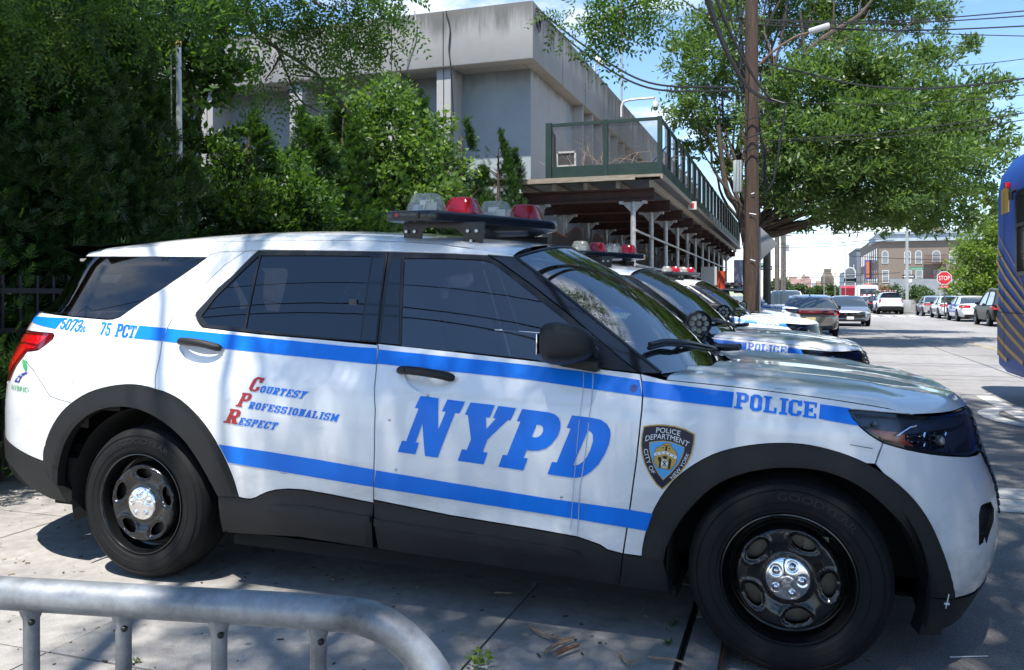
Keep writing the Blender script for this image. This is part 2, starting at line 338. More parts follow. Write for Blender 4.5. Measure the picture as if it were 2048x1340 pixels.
# ================================================================== police SUV
CAR_Y, CAR_PITCH = 0.97, math.atan(0.044 / 3.025)
CARM = Matrix.Translation((0, CAR_Y, 0)) @ Matrix.Rotation(CAR_PITCH, 4, 'Y')
CARI = np.array(CARM.inverted())
def loc_ray(px, py):
    o = CARI @ np.append(CAM, 1); d = CARI[:3, :3] @ ray(px, py); return o[:3], d
CARMn = np.array(CARM)
def car_world(P): return P @ CARMn[:3, :3].T + CARMn[:3, 3]
def spline(xs, ys):
    """monotone-ish cubic (PCHIP)"""
    xs = np.array(xs, float); ys = np.array(ys, float); h = np.diff(xs); d = np.diff(ys) / h; m = np.zeros(len(xs))
    for i in range(1, len(xs) - 1):
        if d[i - 1] * d[i] > 0: w1 = 2 * h[i] + h[i - 1]; w2 = h[i] + 2 * h[i - 1]; m[i] = (w1 + w2) / (w1 / d[i - 1] + w2 / d[i])
    m[0], m[-1] = d[0], d[-1]
    def f(x):
        x = np.clip(np.asarray(x, float), xs[0], xs[-1]); i = np.clip(np.searchsorted(xs, x) - 1, 0, len(xs) - 2); t = (x - xs[i]) / h[i]
        return (2 * t**3 - 3 * t**2 + 1) * ys[i] + (t**3 - 2 * t**2 + t) * h[i] * m[i] + (-2 * t**3 + 3 * t**2) * ys[i + 1] + (t**3 - t**2) * h[i] * m[i + 1]
    return f
W_body = spline([.10, .20, .30, .42, .50, .62, .78, .90, .98, 1.04, 1.10, 1.18, 1.35, 1.52, 1.60, 1.66, 1.70, 1.735, 1.76],
                [.84, .90, .945, .968, .972, .978, .985, .977, .962, .940, .912, .876, .797, .712, .668, .625, .575, .50, .38])
XN = spline([.10, .20, .25, .33, .40, .48, .57, .66, .755, .85, .90, .97, 1.02, 1.08, 1.2], [3.70, 3.77, 3.80, 3.845, 3.865, 3.875, 3.870, 3.855, 3.820, 3.785, 3.770, 3.745, 3.725, 3.69, 3.62])
XR = spline([.10, .30, .45, .60, .82, .90, 1.0, 1.1, 1.20, 1.26, 1.30, 1.335, 1.37, 1.42, 1.5, 1.6, 1.66, 1.76], [-1.05, -1.26, -1.40, -1.42, -1.41, -1.40, -1.39, -1.37, -1.33, -1.29, -1.23, -1.13, -1.06, -1.01, -.96, -.90, -.86, -.78])
SF, KF, SR, KR = 3.15, .42, -.55, .36
LF, LR = 3 * KF, 3 * KR
def Wt(s, z):
    g = np.clip((z - 1.02) / .6, 0, 1.2)
    wv = W_body(z) - .010 * ((s - 1.5) / 1.65) ** 2 - .045 * g * ((s - 0.75) / 1.5) ** 2
    # the waist crease and the hollow above the sills
    wv = wv + .005 * np.exp(-((z - .985 + .02 * (s - 1.5)) / .05) ** 2) - .012 * np.exp(-((z - .50) / .07) ** 2) * np.clip(1 - ((s - 1.5) / 1.15) ** 2, 0, 1)
    return wv
def B(s, z):
    """body skin: s runs along the flank and round the corners, z is height; near side (y<0)"""
    s = np.asarray(s, float); z = np.asarray(z, float); sc_ = np.clip(s, SR, SF); wv = Wt(sc_, z); x = sc_.copy(); y = -wv
    t = np.clip((s - SF) / LF, 0, 1); xn = XN(z)
    k1 = np.minimum(KF, xn - SF - .05); fx = SF * (1 - t)**3 + 3 * (SF + k1) * t * (1 - t)**2 + 3 * xn * t * t * (1 - t) + xn * t**3
    fy = wv * ((1 - t)**3 + 3 * t * (1 - t)**2 + 3 * .66 * t * t * (1 - t))
    f = s > SF; x = np.where(f, fx, x); y = np.where(f, -fy, y)
    t = np.clip((SR - s) / LR, 0, 1); xr = XR(z)
    rx = SR * (1 - t)**3 + 3 * (SR - KR) * t * (1 - t)**2 + 3 * xr * t * t * (1 - t) + xr * t**3; rx = np.minimum(rx, SR)
    ry = wv * ((1 - t)**3 + 3 * t * (1 - t)**2 + 3 * .86 * t * t * (1 - t))
    r = s < SR; x = np.where(r, rx, x); y = np.where(r, -ry, y)
    return np.stack([x, y, z + 0 * s], -1)
def Bn(s, z):
    e = 2e-3; a = B(s + e, z) - B(s - e, z); b = B(s, np.asarray(z) + e) - B(s, np.asarray(z) - e); n = np.cross(a, b); n /= np.linalg.norm(n, axis=-1)[..., None] + 1e-12
    return n
def unproj(px, py):
    """pixel -> (s,z) on the near flank of the first car"""
    o, d = loc_ray(px, py); t = (-.95 - o[1]) / d[1]; p = o + d * t; s, z = p[0], p[2]
    tgt = np.array([px, py])
    f = lambda s, z: proj(car_world(B(np.array([s]), np.array([z]))))[0] - tgt
    for it in range(25):
        r = f(s, z)
        if np.abs(r).max() < 1e-3: break
        e = 1e-4; J = np.stack([(f(s + e, z) - r) / e, (f(s, z + e) - r) / e], 1)
        st = np.linalg.solve(J.T @ J + 1.0 * np.eye(2), -J.T @ r); st = np.clip(st, -.08, .08); s += st[0]; z += st[1]
    return (float(s), float(z))
_uc = {}
def U(p):
    """pixel outline -> (s,z) outline. ('S',s,z) entries pass through"""
    out = []
    for q in p:
        if q[0] == 'S': out.append((q[1], q[2]))
        else:
            k = (round(q[0], 2), round(q[1], 2))
            if k not in _uc: _uc[k] = unproj(*q)
            out.append(_uc[k])
    return out
def Z(sx, sy, k, pts): return [p if p[0] == 'S' else (sx + p[0] / k, sy + p[1] / k) for p in pts]
Z1 = lambda p: Z(0, 420, 2.913, p)
Z2 = lambda p: Z(350, 460, 2.913, p)
Z3 = lambda p: Z(1000, 460, 2.913, p)
Z4 = lambda p: Z(1248, 750, 2.271, p)
Z5 = lambda p: Z(0, 750, 2.271, p)
ZN = lambda p: Z(760, 760, 4.096, p)
ZS = lambda p: Z(1260, 830, 8.375, p)
ZH = lambda p: Z(1680, 780, 6.0235, p)
ZC = lambda p: Z(430, 740, 7.585, p)
ZR = lambda p: Z(0, 600, 6.09, p)
ZB = lambda p: Z(1780, 900, 3.045, p)
def skin(name, polys, m, parent, off=0.0, h=.05, holes=(), hgap=None, gap=.0032, flange=.014, mirror=True, bulge=None, flange_in=None, bound=None, one=False):
    """panel cut from the skin: (s,z) outlines -> mesh lying on B, edge turned in by flange; mirrored to the far side unless told not to"""
    ps = [inset(p, gap) for p in polys]; hs = [inset(p, -gap if hgap is None else -hgap) for p in holes]
    P, T = fill(ps, hs, h, bound or h)
    s, z = P[:, 0], P[:, 1]; n = Bn(s, z); X = B(s, z); o = off
    if bulge is not None:
        db = bulge(P, ps[0]); X = X + n * (off + db)[:, None]
    else: X = X + n * off
    V = [X]; NR = [n]; Fs = [T]; c = len(X)
    if flange:
        for a, b in bedges(T):
            q = np.array([X[a], X[b], X[b] - n[b] * flange, X[a] - n[a] * flange]); fn = np.cross(q[3] - q[0], q[1] - q[0]); fn /= np.linalg.norm(fn) + 1e-12
            V.append(q); NR.append(np.repeat(fn[None], 4, 0)); Fs.append(np.array([[c, c + 3, c + 2], [c, c + 2, c + 1]])); c += 4
    V = np.concatenate(V); NR = np.concatenate(NR); Fs = np.concatenate(Fs)
    def mk(sg):
        if sg > 0: return mesh_np(name, V, Fs, NR)
        k = np.array([1, -1, 1]); return mesh_np(name, V * k, Fs[:, ::-1].copy(), NR * k)
    if one and mirror:   # both halves in one mesh (parts that run across the car)
        k = np.array([1, -1, 1]); me = mesh_np(name, np.concatenate([V, V * k]), np.concatenate([Fs, Fs[:, ::-1] + len(V)]), np.concatenate([NR, NR * k])); return obj(name, me, m, parent)
    a = obj(name, mk(1), m, parent)
    if mirror:
        return a, obj(name, mk(-1), m, parent if not isinstance(mirror, bpy.types.Object) else mirror)
    return a
def decal(name, fills, mapf, m, parent, off, mirror=False):
    """flat marking laid on the skin. fills: [(P,T)] ; mapf: points -> (s,z)"""
    V = []; NR = []; Fs = []; c = 0
    for P, T in fills:
        if len(T) == 0: continue
        sz = mapf(P); s, z = sz[:, 0], sz[:, 1]; n = Bn(s, z); V.append(B(s, z) + n * off); NR.append(n); Fs.append(T + c); c += len(P)
    V = np.concatenate(V); NR = np.concatenate(NR); Fs = np.concatenate(Fs)
    a = (V[Fs[:, 1]] - V[Fs[:, 0]]); b = (V[Fs[:, 2]] - V[Fs[:, 0]]); fl = np.einsum('ij,ij->i', np.cross(a, b), NR[Fs[:, 0]]) < 0; Fs[fl] = Fs[fl][:, ::-1]
    o = obj(name, mesh_np(name, V, Fs, NR), m, parent)
    if mirror:
        k = np.array([1, -1, 1]); obj(name, mesh_np(name, V * k, Fs[:, ::-1].copy(), NR * k), m, parent)
    return o
ident = lambda P: P
def quadmap(bl, br, tr, tl, width=1.0, bm=None, tm=None):
    """word box -> pixel quad (mid points bend it) -> (s,z); corners are unprojected once, then bilinear"""
    c = [np.array(U([p])[0]) for p in (bl, br, tr, tl)]; bmid = np.array(U([bm])[0]) if bm else (c[0] + c[1]) / 2; tmid = np.array(U([tm])[0]) if tm else (c[3] + c[2]) / 2
    def f(P):
        u = (P[:, 0] / width)[:, None]; v = P[:, 1][:, None]
        q = lambda a, mm, b: a * (1 - u) * (1 - 2 * u) + 4 * mm * u * (1 - u) + b * u * (2 * u - 1)
        return q(c[0], bmid, c[1]) * (1 - v) + q(c[3], tmid, c[2]) * v
    return f
# ---- paints
M_white = mat('white_paint', (.80, .81, .82), .28, coat=1.0, coat_rough=.02, noise=.03, nscale=3.0)
def grime(m):
    N, L = m.node_tree.nodes, m.node_tree.links; b = N['Principled BSDF']; src = b.inputs['Base Color'].links[0].from_socket; t = N.new('ShaderNodeTexCoord'); s = N.new('ShaderNodeSeparateXYZ'); L.new(t.outputs['Object'], s.inputs[0])
    n = N.new('ShaderNodeTexNoise'); n.inputs['Scale'].default_value = 7; n.inputs['Detail'].default_value = 9; n.inputs['Roughness'].default_value = .7; mpn = N.new('ShaderNodeMapping'); mpn.inputs['Scale'].default_value = (.6, 1, 1.6); L.new(t.outputs['Object'], mpn.inputs[0]); L.new(mpn.outputs[0], n.inputs['Vector'])
    h = N.new('ShaderNodeMapRange'); L.new(s.outputs[2], h.inputs['Value']); h.inputs['From Min'].default_value = .40; h.inputs['From Max'].default_value = .75; h.inputs['To Min'].default_value = .16; h.inputs['To Max'].default_value = -.10
    a = N.new('ShaderNodeMath'); L.new(n.outputs[0], a.inputs[0]); L.new(h.outputs[0], a.inputs[1]); k = N.new('ShaderNodeMapRange'); L.new(a.outputs[0], k.inputs['Value']); k.inputs['From Min'].default_value = .48; k.inputs['From Max'].default_value = .95; k.inputs['To Max'].default_value = .75
    mx = N.new('ShaderNodeMix'); mx.data_type = 'RGBA'; L.new(k.outputs[0], mx.inputs['Factor']); L.new(src, mx.inputs['A']); mx.inputs['B'].default_value = (.40, .36, .31, 1); L.new(mx.outputs['Result'], b.inputs['Base Color'])
    w_ = N.new('ShaderNodeTexNoise'); w_.inputs['Scale'].default_value = 3.2; w_.inputs['Detail'].default_value = 2; L.new(t.outputs['Object'], w_.inputs['Vector']); bp = N.new('ShaderNodeBump'); bp.inputs['Strength'].default_value = .10; bp.inputs['Distance'].default_value = .02; L.new(w_.outputs[0], bp.inputs['Height']); L.new(bp.outputs[0], b.inputs['Coat Normal'])
grime(M_white)
M_blue = mat('blue_vinyl', (.004, .185, .76), .36, coat=.10, spec=.3, coat_rough=.06, noise=.06, nscale=9)
M_red = mat('red_vinyl', (.42, .012, .016), .35, coat=.3)
M_clad = mat('black_grained_plastic', (.0125, .0128, .0135), .44, spec=.4, bump=.25, bscale=420, noise=.22, nscale=5, rnoise=.1)
M_gloss = mat('gloss_black', (.006, .007, .009), .06, coat=.6)
M_trim = mat('satin_black_trim', (.010, .0105, .012), .34)
M_dark = mat('underbody_black', (.006, .006, .006), .9)
M_tint = glass('dark_tinted_glass', (.03, .035, .045), ior=1.75)
M_clear = glass('light_tinted_glass', (.74, .82, .85), ior=1.9)
M_wind = glass('windscreen_glass', (.46, .53, .54), ior=3.3)
M_tyre = mat('tyre_rubber', (.0062, .0062, .0066), .75, spec=.3, bump=.1, bscale=150, noise=.35, nscale=14)
M_steel = mat('black_steel_wheel', (.0055, .0058, .0065), .2, coat=.35, noise=.3, nscale=20)
M_chrome = mat('polished_chrome', (.86, .86, .87), .07, metal=1.0)
M_rotor = mat('brake_rotor', (.16, .14, .12), .5, metal=.8, noise=.2, nscale=30)
M_lensr = mat('red_lens', (.50, .004, .008), .08, coat=1.0, noise=.25, nscale=22, stretch=(1, 1, 4))
M_lensd = mat('dark_red_lens', (.13, .003, .006), .06, coat=1.0)
M_amber = mat('amber_reflector', (.50, .075, .025), .2, coat=1.0, noise=.4, nscale=40)
M_lampin = mat('headlamp_housing', (.055, .072, .105), .3, coat=.3)
M_seat = mat('seat_fabric', (.10, .105, .115), .85)
M_int = mat('cabin_plastic', (.06, .06, .065), .6)
M_navy = mat('navy_badge', (.006, .008, .028), .4); M_gold = mat('gold_badge', (.52, .34, .07), .4); M_sky = mat('sky_badge', (.07, .36, .74), .4); M_let = mat('white_lettering', (.78, .79, .80), .4)
M_black = mat('black_marking', (.008, .008, .008), .5); M_green = mat('green_marking', (.05, .30, .11), .4); M_violet = mat('violet_marking', (.04, .04, .28), .4)
def dome_mat(name, tint, body, k):
    m = bpy.data.materials.new(name); m.use_nodes = True; N, L = m.node_tree.nodes, m.node_tree.links; b = N['Principled BSDF']; b.inputs['Base Color'].default_value = (*body, 1); b.inputs['Roughness'].default_value = .12; b.inputs['Coat Weight'].default_value = .6
    t = N.new('ShaderNodeBsdfTransparent'); t.inputs[0].default_value = (*tint, 1); mx = N.new('ShaderNodeMixShader'); mx.inputs[0].default_value = k; L.new(t.outputs[0], mx.inputs[1]); L.new(b.outputs[0], mx.inputs[2]); L.new(mx.outputs[0], N['Material Output'].inputs[0]); return m
M_dome_w = dome_mat('clear_dome', (.92, .94, .90), (.60, .62, .57), .36); M_dome_r = dome_mat('red_dome', (.75, .02, .05), (.44, .008, .022), .72)
M_alum = mat('dull_aluminium', (.55, .55, .55), .4, metal=1.0)
M_grey = mat('grey_plastic', (.20, .21, .22), .5)
# ---- outlines in photo pixels
DLO_back = Z2([(485, 118), (430, 170), (330, 272), (250, 340), (180, 420), (125, 478), (119, 497), (122, 512), (140, 545), (163, 571)])
px_split_top = (777, 503); px_split_bot = (755, 686.5)
door_rear_edge = Z1([(1430, 240), (1300, 328), (1200, 425), (1080, 540), (1010, 622), (975, 690), (945, 765), (930, 860), (907, 960), (905, 1045)])
split_low = [(755, 686.5), (757, 700), (753.5, 729), (750.5, 820), (749, 900), (747.5, 1000)]
fd_front = Z3([(815, 836), (829, 900), (832, 960), (826, 1050), (812, 1180)]) + [(1273, 920), (1262, 1000), (1246, 1108)]
arch_r_out = catmull(Z5([(197, 395), (205, 330), (230, 250), (280, 170), (350, 110), (430, 70), (540, 46), (640, 48), (740, 75), (820, 115), (900, 190), (960, 270), (1010, 360), (1055, 460), (1084, 555)]), 3)
arch_r_in = catmull(Z5([(312, 578), (268, 520), (264, 450), (270, 400), (290, 325), (330, 250), (390, 190), (460, 155), (540, 143), (620, 152), (700, 185), (780, 240), (850, 310), (910, 400), (955, 480), (992, 550)]), 3)
arch_f_out = catmull(Z4([(80, 826), (95, 740), (122, 650), (155, 580), (210, 500), (290, 428), (400, 365), (520, 330), (660, 313), (800, 315), (930, 340), (1060, 385), (1180, 450), (1290, 540), (1370, 640), (1430, 760), (1478, 900), (1502, 1014)]), 3)
arch_f_in = catmull(Z4([(182, 840), (190, 790), (215, 730), (250, 670), (300, 605), (400, 510), (520, 452), (650, 425), (760, 420), (880, 430), (1000, 468), (1100, 525), (1200, 610), (1280, 700), (1345, 830), (1378, 940), (1388, 1006)]), 3)
sill_top = Z5([(1084, 555), (1112, 562), (1140, 564), (1165, 556), (1185, 545), (1215, 532), (1255, 522), (1310, 518), (1380, 522), (1500, 543), (1700, 583)])
sill_top2 = [(1060, 1057), (1155, 1074), (1200, 1090), (1215, 1100), (1246, 1108.5), (1283, 1113)]
roof_line = [('S', -.64, 1.672), ('S', -.3, 1.70), ('S', .2, 1.712), ('S', .8, 1.712), ('S', 1.2, 1.70), ('S', 1.45, 1.675)]
ROOF_E = spline([-.80, -.4, 0., .5, 1.0, 1.45, 1.75], [1.640, 1.665, 1.688, 1.695, 1.690, 1.665, 1.615])
def wheel_pieces(root, x, z, side, rot, width=.255):
    """steel wheel: 5 oval holes, chrome centre with 5 nut bumps"""
    wroot = empty('wheel', (x, -.97 * side, z), 0, root)
    if side < 0: wroot.rotation_euler = (0, 0, math.pi)
    t = MB(); Rr = .377
    prof = [(.236, .03), (.243, .012), (.252, .004), (.262, .002), (.266, -.002), (.285, -.006), (.305, -.008), (.325, -.005), (.345, .003), (.356, .012), (.358, .014), (.3585, .0155), (.366, .026), (.371, .036), (.3745, .05), (.376, .07)]
    for yg in (.075, .118, .158): prof += [(.3765, yg), (.369, yg + .002), (.369, yg + .010), (.3768, yg + .012)]
    prof += [(.376, width - .07), (.3745, width - .05), (.366, width - .026), (.345, width - .003), (.305, width + .008), (.26, width), (.236, width - .03)]
    t.lathe(prof, axis='Y', n=72)
    # tread sipes on the shoulder
    for rr_, yy_ in ((.290, -.0072), (.338, -.003)): t.lathe([(rr_ - .0018, yy_ + .0015), (rr_, yy_ - .0012), (rr_ + .0018, yy_ + .0022)], axis='Y', n=72)
    ty = t.build('tyre', M_tyre, wroot, smooth=True, angle=.5)
    f_, wd_ = sans_fill('GOODYEAR'); Vt = []; Ft = []; c_ = 0
    for P_, T_ in f_:
        u = P_[:, 0] / wd_; v = P_[:, 1]; th = R(118 - rot * .3) - u * R(56); r_ = .300 + v * .026; Vt.append(np.stack([r_ * np.cos(th), np.full(len(u), -.0098), r_ * np.sin(th)], 1)); Ft.append(T_ + c_); c_ += len(P_)
    obj('tyre_lettering', mesh_np('tyre_lettering', np.concatenate(Vt), np.concatenate(Ft)), M_trim, ty)
    # rim: barrel by lathe, face as a holed height field
    r = MB(); r.lathe([(.240, .040), (.2435, .012), (.2475, .004), (.2465, -.001), (.242, -.002), (.238, .004), (.236, .018), (.230, .030), (.226, .050), (.221, .075), (.210, .080), (.205, .074), (.2005, .0605)], axis='Y', n=64)
    r.lathe([(.221, .075), (.205, .12), (.20, .22), (.236, .235)], axis='Y', n=48)
    rim = r.build('rim', M_steel, wroot, smooth=True, angle=.7)
    hol = []
    for k in range(5):
        a = R(rot + 72 * k); e = []
        for j in range(28):
            th = 2 * math.pi * j / 28; u = .046 * math.cos(th) * (1 - .10 * math.sin(th)); v = .026 * math.sin(th); v *= 1 + .0 * math.cos(th)
            rr = .150 + v + .004 * math.cos(2 * th); al = a + u / .150; e.append((rr * math.cos(al), rr * math.sin(al)))
        hol.append(e)
    ring = [(.2015 * math.cos(2 * math.pi * j / 64), .2015 * math.sin(2 * math.pi * j / 64)) for j in range(64)]
    ctr = [(.060 * math.cos(2 * math.pi * j / 32), .060 * math.sin(2 * math.pi * j / 32)) for j in range(32)]
    P, T = fill([ring], hol + [ctr], .0085, .0085)
    H0 = spline([.05, .088, .100, .120, .150, .178, .190, .197, .205], [.020, .020, .024, .018, .010, .011, .022, .044, .0605])
    def hd(P):
        r_ = np.linalg.norm(P, axis=1); y = H0(r_); md = np.full(len(P), 1e9)
        for e in hol:
            e = np.array(e); md = np.minimum(md, np.min(np.linalg.norm(P[:, None] - e[None], axis=2), 1))
        inside = md
        return y + .012 * np.exp(-(inside / .009) ** 2) - .004 * np.exp(-((inside - .016) / .007) ** 2)
    y = hd(P); e = 1e-3; gx = (hd(P + [e, 0]) - hd(P - [e, 0])) / (2 * e); gz = (hd(P + [0, e]) - hd(P - [0, e])) / (2 * e)
    V = np.stack([P[:, 0], y, P[:, 1]], 1); N_ = np.stack([gx, -np.ones(len(P)), gz], 1); N_ /= np.linalg.norm(N_, axis=1)[:, None]
    Vs = [V]; Ns = [N_]; Fs = [T]; c = len(V)
    for a, b in bedges(T):
        q = np.array([V[a], V[b], V[b] + [0, .022, 0], V[a] + [0, .022, 0]]); fn = np.cross(q[3] - q[0], q[1] - q[0]); fn /= np.linalg.norm(fn) + 1e-12
        Vs.append(q); Ns.append(np.repeat(fn[None], 4, 0)); Fs.append(np.array([[c, c + 1, c + 2], [c, c + 2, c + 3]])); c += 4
    Ts = np.concatenate(Fs); obj('wheel_disc', mesh_np('wheel_disc', np.concatenate(Vs), Ts, np.concatenate(Ns)), M_steel, wroot)
    # chrome centre cap
    nr, na = 26, 90; rr = np.linspace(0.0005, .0865, nr); aa = np.linspace(0, 2 * np.pi, na, endpoint=False); RR, AA = np.meshgrid(rr, aa, indexing='ij'); QX, QZ = RR * np.cos(AA), RR * np.sin(AA)
    def hc(X, Zz):
        r_ = np.hypot(X, Zz); y = -.006 + .016 * (r_ / .0865) ** 2 + .02 * np.clip((r_ - .078) / .0085, 0, 1) ** 2
        for k in range(5):
            a = R(rot + 4 + 72 * k); d = np.hypot(X - .053 * math.cos(a), Zz - .053 * math.sin(a)); y = y - .010 * np.clip(1 - (d / .0115) ** 2, 0, 1) ** .5 + .004 * np.exp(-((d - .0165) / .004) ** 2)
        el = ((X + .002) / .020) ** 2 + (Zz / .010) ** 2; y = y - .0015 * np.exp(-((el - 1) / .25) ** 2)
        return y
    y = hc(QX, QZ); V = np.stack([QX, y, QZ], -1).reshape(-1, 3); Fq = []
    for i in range(nr - 1):
        for j in range(na): j2 = (j + 1) % na; Fq.append((i * na + j, i * na + j2, (i + 1) * na + j2, (i + 1) * na + j))
    cap = MB().add(V, Fq); cap.build('hub_cap', M_chrome, wroot, smooth=True, angle=1.2)
    d = MB(); d.lathe([(.0, .075), (.198, .075), (.198, .105), (.0, .105)], axis='Y', n=40); d.box((.10 if side > 0 else -.10, .09, .10), (.09, .07, .12)); d.build('brake_disc', M_rotor, wroot, smooth=True, angle=.5)
    return wroot
def loft(name, rows, m, parent, smooth=True, mirror=False, sol=0.0):
    """grid of points (rows x cols x 3) -> mesh"""
    G = np.array(rows); a, b, _ = G.shape; V = G.reshape(-1, 3); Fs = []
    for i in range(a - 1):
        for j in range(b - 1): Fs.append((i * b + j, i * b + j + 1, (i + 1) * b + j + 1, (i + 1) * b + j))
    mb = MB().add(V, Fs)
    if mirror: mb.add(V * np.array([1, -1, 1]), Fs)
    bm = bmesh.new(); me = bpy.data.meshes.new(name)
    for v in np.concatenate(mb.v): bm.verts.new(v)
    bm.verts.ensure_lookup_table()
    for f in mb.f:
        try: bm.faces.new([bm.verts[i] for i in f])
        except ValueError: pass
    bmesh.ops.remove_doubles(bm, verts=bm.verts, dist=1e-5); bmesh.ops.recalc_face_normals(bm, faces=bm.faces)
    up = sum((f.normal * f.calc_area() for f in bm.faces), Vector())
    if up.z < 0: bmesh.ops.reverse_faces(bm, faces=bm.faces)
    bm.to_mesh(me); bm.free(); o = obj(name, me, m, parent, smooth)
    if smooth: me.set_sharp_from_angle(angle=.7)
    return o
def bez(P0, P1, P2, P3, n):
    t = np.linspace(0, 1, n)[:, None]; return P0 * (1 - t)**3 + 3 * P1 * t * (1 - t)**2 + 3 * P2 * t * t * (1 - t) + P3 * t**3
def Bp(s, z, off=0.0):
    s = np.array([s], float); z = np.array([z], float); return (B(s, z) + Bn(s, z) * off)[0]

def build_suv():
    root = empty('police_suv')
    # ------------- flank panels
    arR = U(arch_r_out); arF = U(arch_f_out); arRi = U(arch_r_in); arFi = U(arch_f_in)
    sill1 = U(sill_top); sill2 = U(sill_top2); spl = U(split_low); fdf = U(fd_front); dre = U(door_rear_edge); dlo = U(DLO_back)
    belt_r = U([(405, 656), (520, 668), (640, 678), (755, 686.5)]); belt_f = U([(757, 686.7), (900, 702), (1050, 719), (1215, 739), (1281, 747)])
    roofz = lambda s: float(ROOF_E(s))
    top_front = U([(516.5, 500.5), (640, 501), (777, 503), (900, 507), (975, 510.5)])
    ap = U([(975, 510.5), (1027, 513.5)]); s_ap = ap[1]
    apil = U([(1027, 513.5), (1090, 561), (1160, 617), (1230, 674), (1290, 723), (1320, 747)])
    # windows
    gq_o = Z1([(250, 596), (300, 605), (430, 621), (560, 633), (625, 638), (660, 636), (700, 622), (745, 590), (830, 532), (940, 460), (1050, 388), (1150, 318), (1207, 275), (1000, 272), (800, 271), (600, 271), (500, 272)])
    gq = U(gq_o); gq_full = gq + [('S')] if False else gq
    zt = gq[-1][1]; zb = gq[0][1]
    wrap = [(SR - LR * .42, zt - .005), (SR - LR * .47, zb + .0)]      # glass runs round the rear corner
    rear_glass_side = gq + wrap
    roof_side = [(s, roofz(s)) for s in np.linspace(-.74, s_ap[0], 14)]
    # quarter panel : from door edge to the rear corner
    zq = lambda p: p
    tail_o = ZR([(640, 405), (660, 432), (640, 480), (560, 545), (470, 608), (410, 620), (340, 627), (312, 655), (280, 700), (240, 752), (205, 800)])
    tl = U(tail_o); s_c = SR - LR * .50
    lamp = [(s_c, tl[0][1] + .045), ] + U(ZR([(330, 362)])) + tl + [(tl[-1][0] - .06, tl[-1][1] - .085), (s_c, tl[-1][1] - .11)]
    beltq = gq[0][1]
    quarter = [(SR - LR * .47, zb - .004)] + gq[:13] + [(gq[12][0] + .02, gq[12][1] + .005)]
    edge_up = U(Z1([(1230, 258), (1290, 243), (1430, 238)]))
    quarter = quarter[:-1] + edge_up + dre + [p for p in arR[::-1] if p[0] < dre[-1][0] - .01]
    bump_r = U(Z5([(195, 392), (130, 365), (60, 322), (20, 285)]))
    bl_ = bump_r[-1]; quarter += bump_r + [(SR - LR * .62, bl_[1] + .045), (SR - LR, bl_[1] + .05), (SR - LR, tl[-1][1] - .13), (s_c, tl[-1][1] - .11 - .004)]
    quarter += [(tl[-1][0] - .06, tl[-1][1] - .089)] + tl[::-1] + U(ZR([(330, 362)])) + [(s_c, tl[0][1] + .049), (s_c, zb - .004)]
    # remove the duplicate start
    skin('quarter_panel', [quarter], M_white, root)
    # rear door (with cup for the handle)
    def cup(cx, cy, rx, ry): return U([(cx + rx * math.cos(t), cy + ry * math.sin(t) + .13 * rx * math.cos(t)) for t in np.linspace(0, 2 * np.pi, 25)[:-1]])
    cr = cup(405, 699, 45, 36); cf = cup(856, 753, 47, 36)
    rd = dre[::-1]; rdo = [p for p in arR if p[0] > dre[-1][0] + .004] + sill1[1:] + [spl[-1]] + spl[::-1][1:] + belt_r[::-1] + dlo[::-1] + [(dre[0][0], dre[0][1])] + dre[1:]
    door_r = skin('rear_door', [rdo], M_white, root, holes=[cr], hgap=.0002)
    fdo = [spl[0]] + belt_f[1:] + fdf[1:] + sill2[:-2][::-1] + U([(900, 1031)]) + spl[::-1][:-1]
    door_f = skin('front_door', [fdo], M_white, root, holes=[cf], hgap=.0002)
    for dr, cc, nm in ((door_r, cr, 'r'), (door_f, cf, 'f')):
        ccc = np.mean(cc, 0)
        def bul(P, q, ccc=ccc, cc=np.array(cc)):
            ex = (np.ptp(cc[:, 0]) / 2, np.ptp(cc[:, 1]) / 2); rr = ((P[:, 0] - ccc[0]) / ex[0]) ** 2 + ((P[:, 1] - ccc[1]) / ex[1]) ** 2; return -.030 * np.clip(1 - rr, 0, 1) ** .8
        skin('handle_recess', [cc], M_white, dr[0], h=.008, gap=0, flange=0, bulge=bul, mirror=dr[1])
    # black seam and pull handle
    def handle(pts, dr, key):
        ce = U(pts); X = np.array([Bp(s, z, o) for (s, z), o in zip(ce, (.012, .034, .042, .043, .040, .030, .010))])
        X = np.array(catmull(list(X), 4)); mb = MB(); k = len(X); rad = np.full(k, .019); rad[0] = .012; rad[-1] = .012; rad[1] = .017; rad[-2] = .017
        mb.tube(X, rad, 12)
        if key: mb.lathe([(.0001, -.012), (.010, -.012), (.011, -.004), (.011, 0)], c=tuple(X[4] + np.array([0, -.012, 0])), axis='Y', n=14)
        V = np.concatenate(mb.v); ctr = X.mean(0)
        o = mb.build('door_handle', M_clad, dr[0], smooth=True)
        o2 = o.copy(); o2.data = o.data.copy(); C.objects.link(o2); o2.data.transform(Matrix.Scale(-1, 4, (0, 1, 0))); o2.data.flip_normals(); o2.parent = dr[1]
    handle([(362, 686), (374, 687.5), (390, 690), (405, 692), (420, 694.5), (433, 697), (445, 698.5)], door_r, False)
    handle([(799, 743), (815, 746), (835, 749), (856, 752), (877, 755), (895, 757.5), (910, 759)], door_f, True)
    # front wing, ending under the headlamp
    hl = [(95, 246), (120, 239), (165, 238), (400, 258), (650, 282), (900, 302), (1060, 311)]
    hlb = [(1540, 800), (1400, 797), (1250, 787), (1100, 770), (950, 745), (800, 714), (650, 673), (520, 634), (440, 588), (360, 538), (290, 482), (225, 425), (165, 360), (118, 305), (96, 268)]
    HT, HB = U(ZH(hl)), U(ZH(hlb))
    s_h = SF + LF * .72
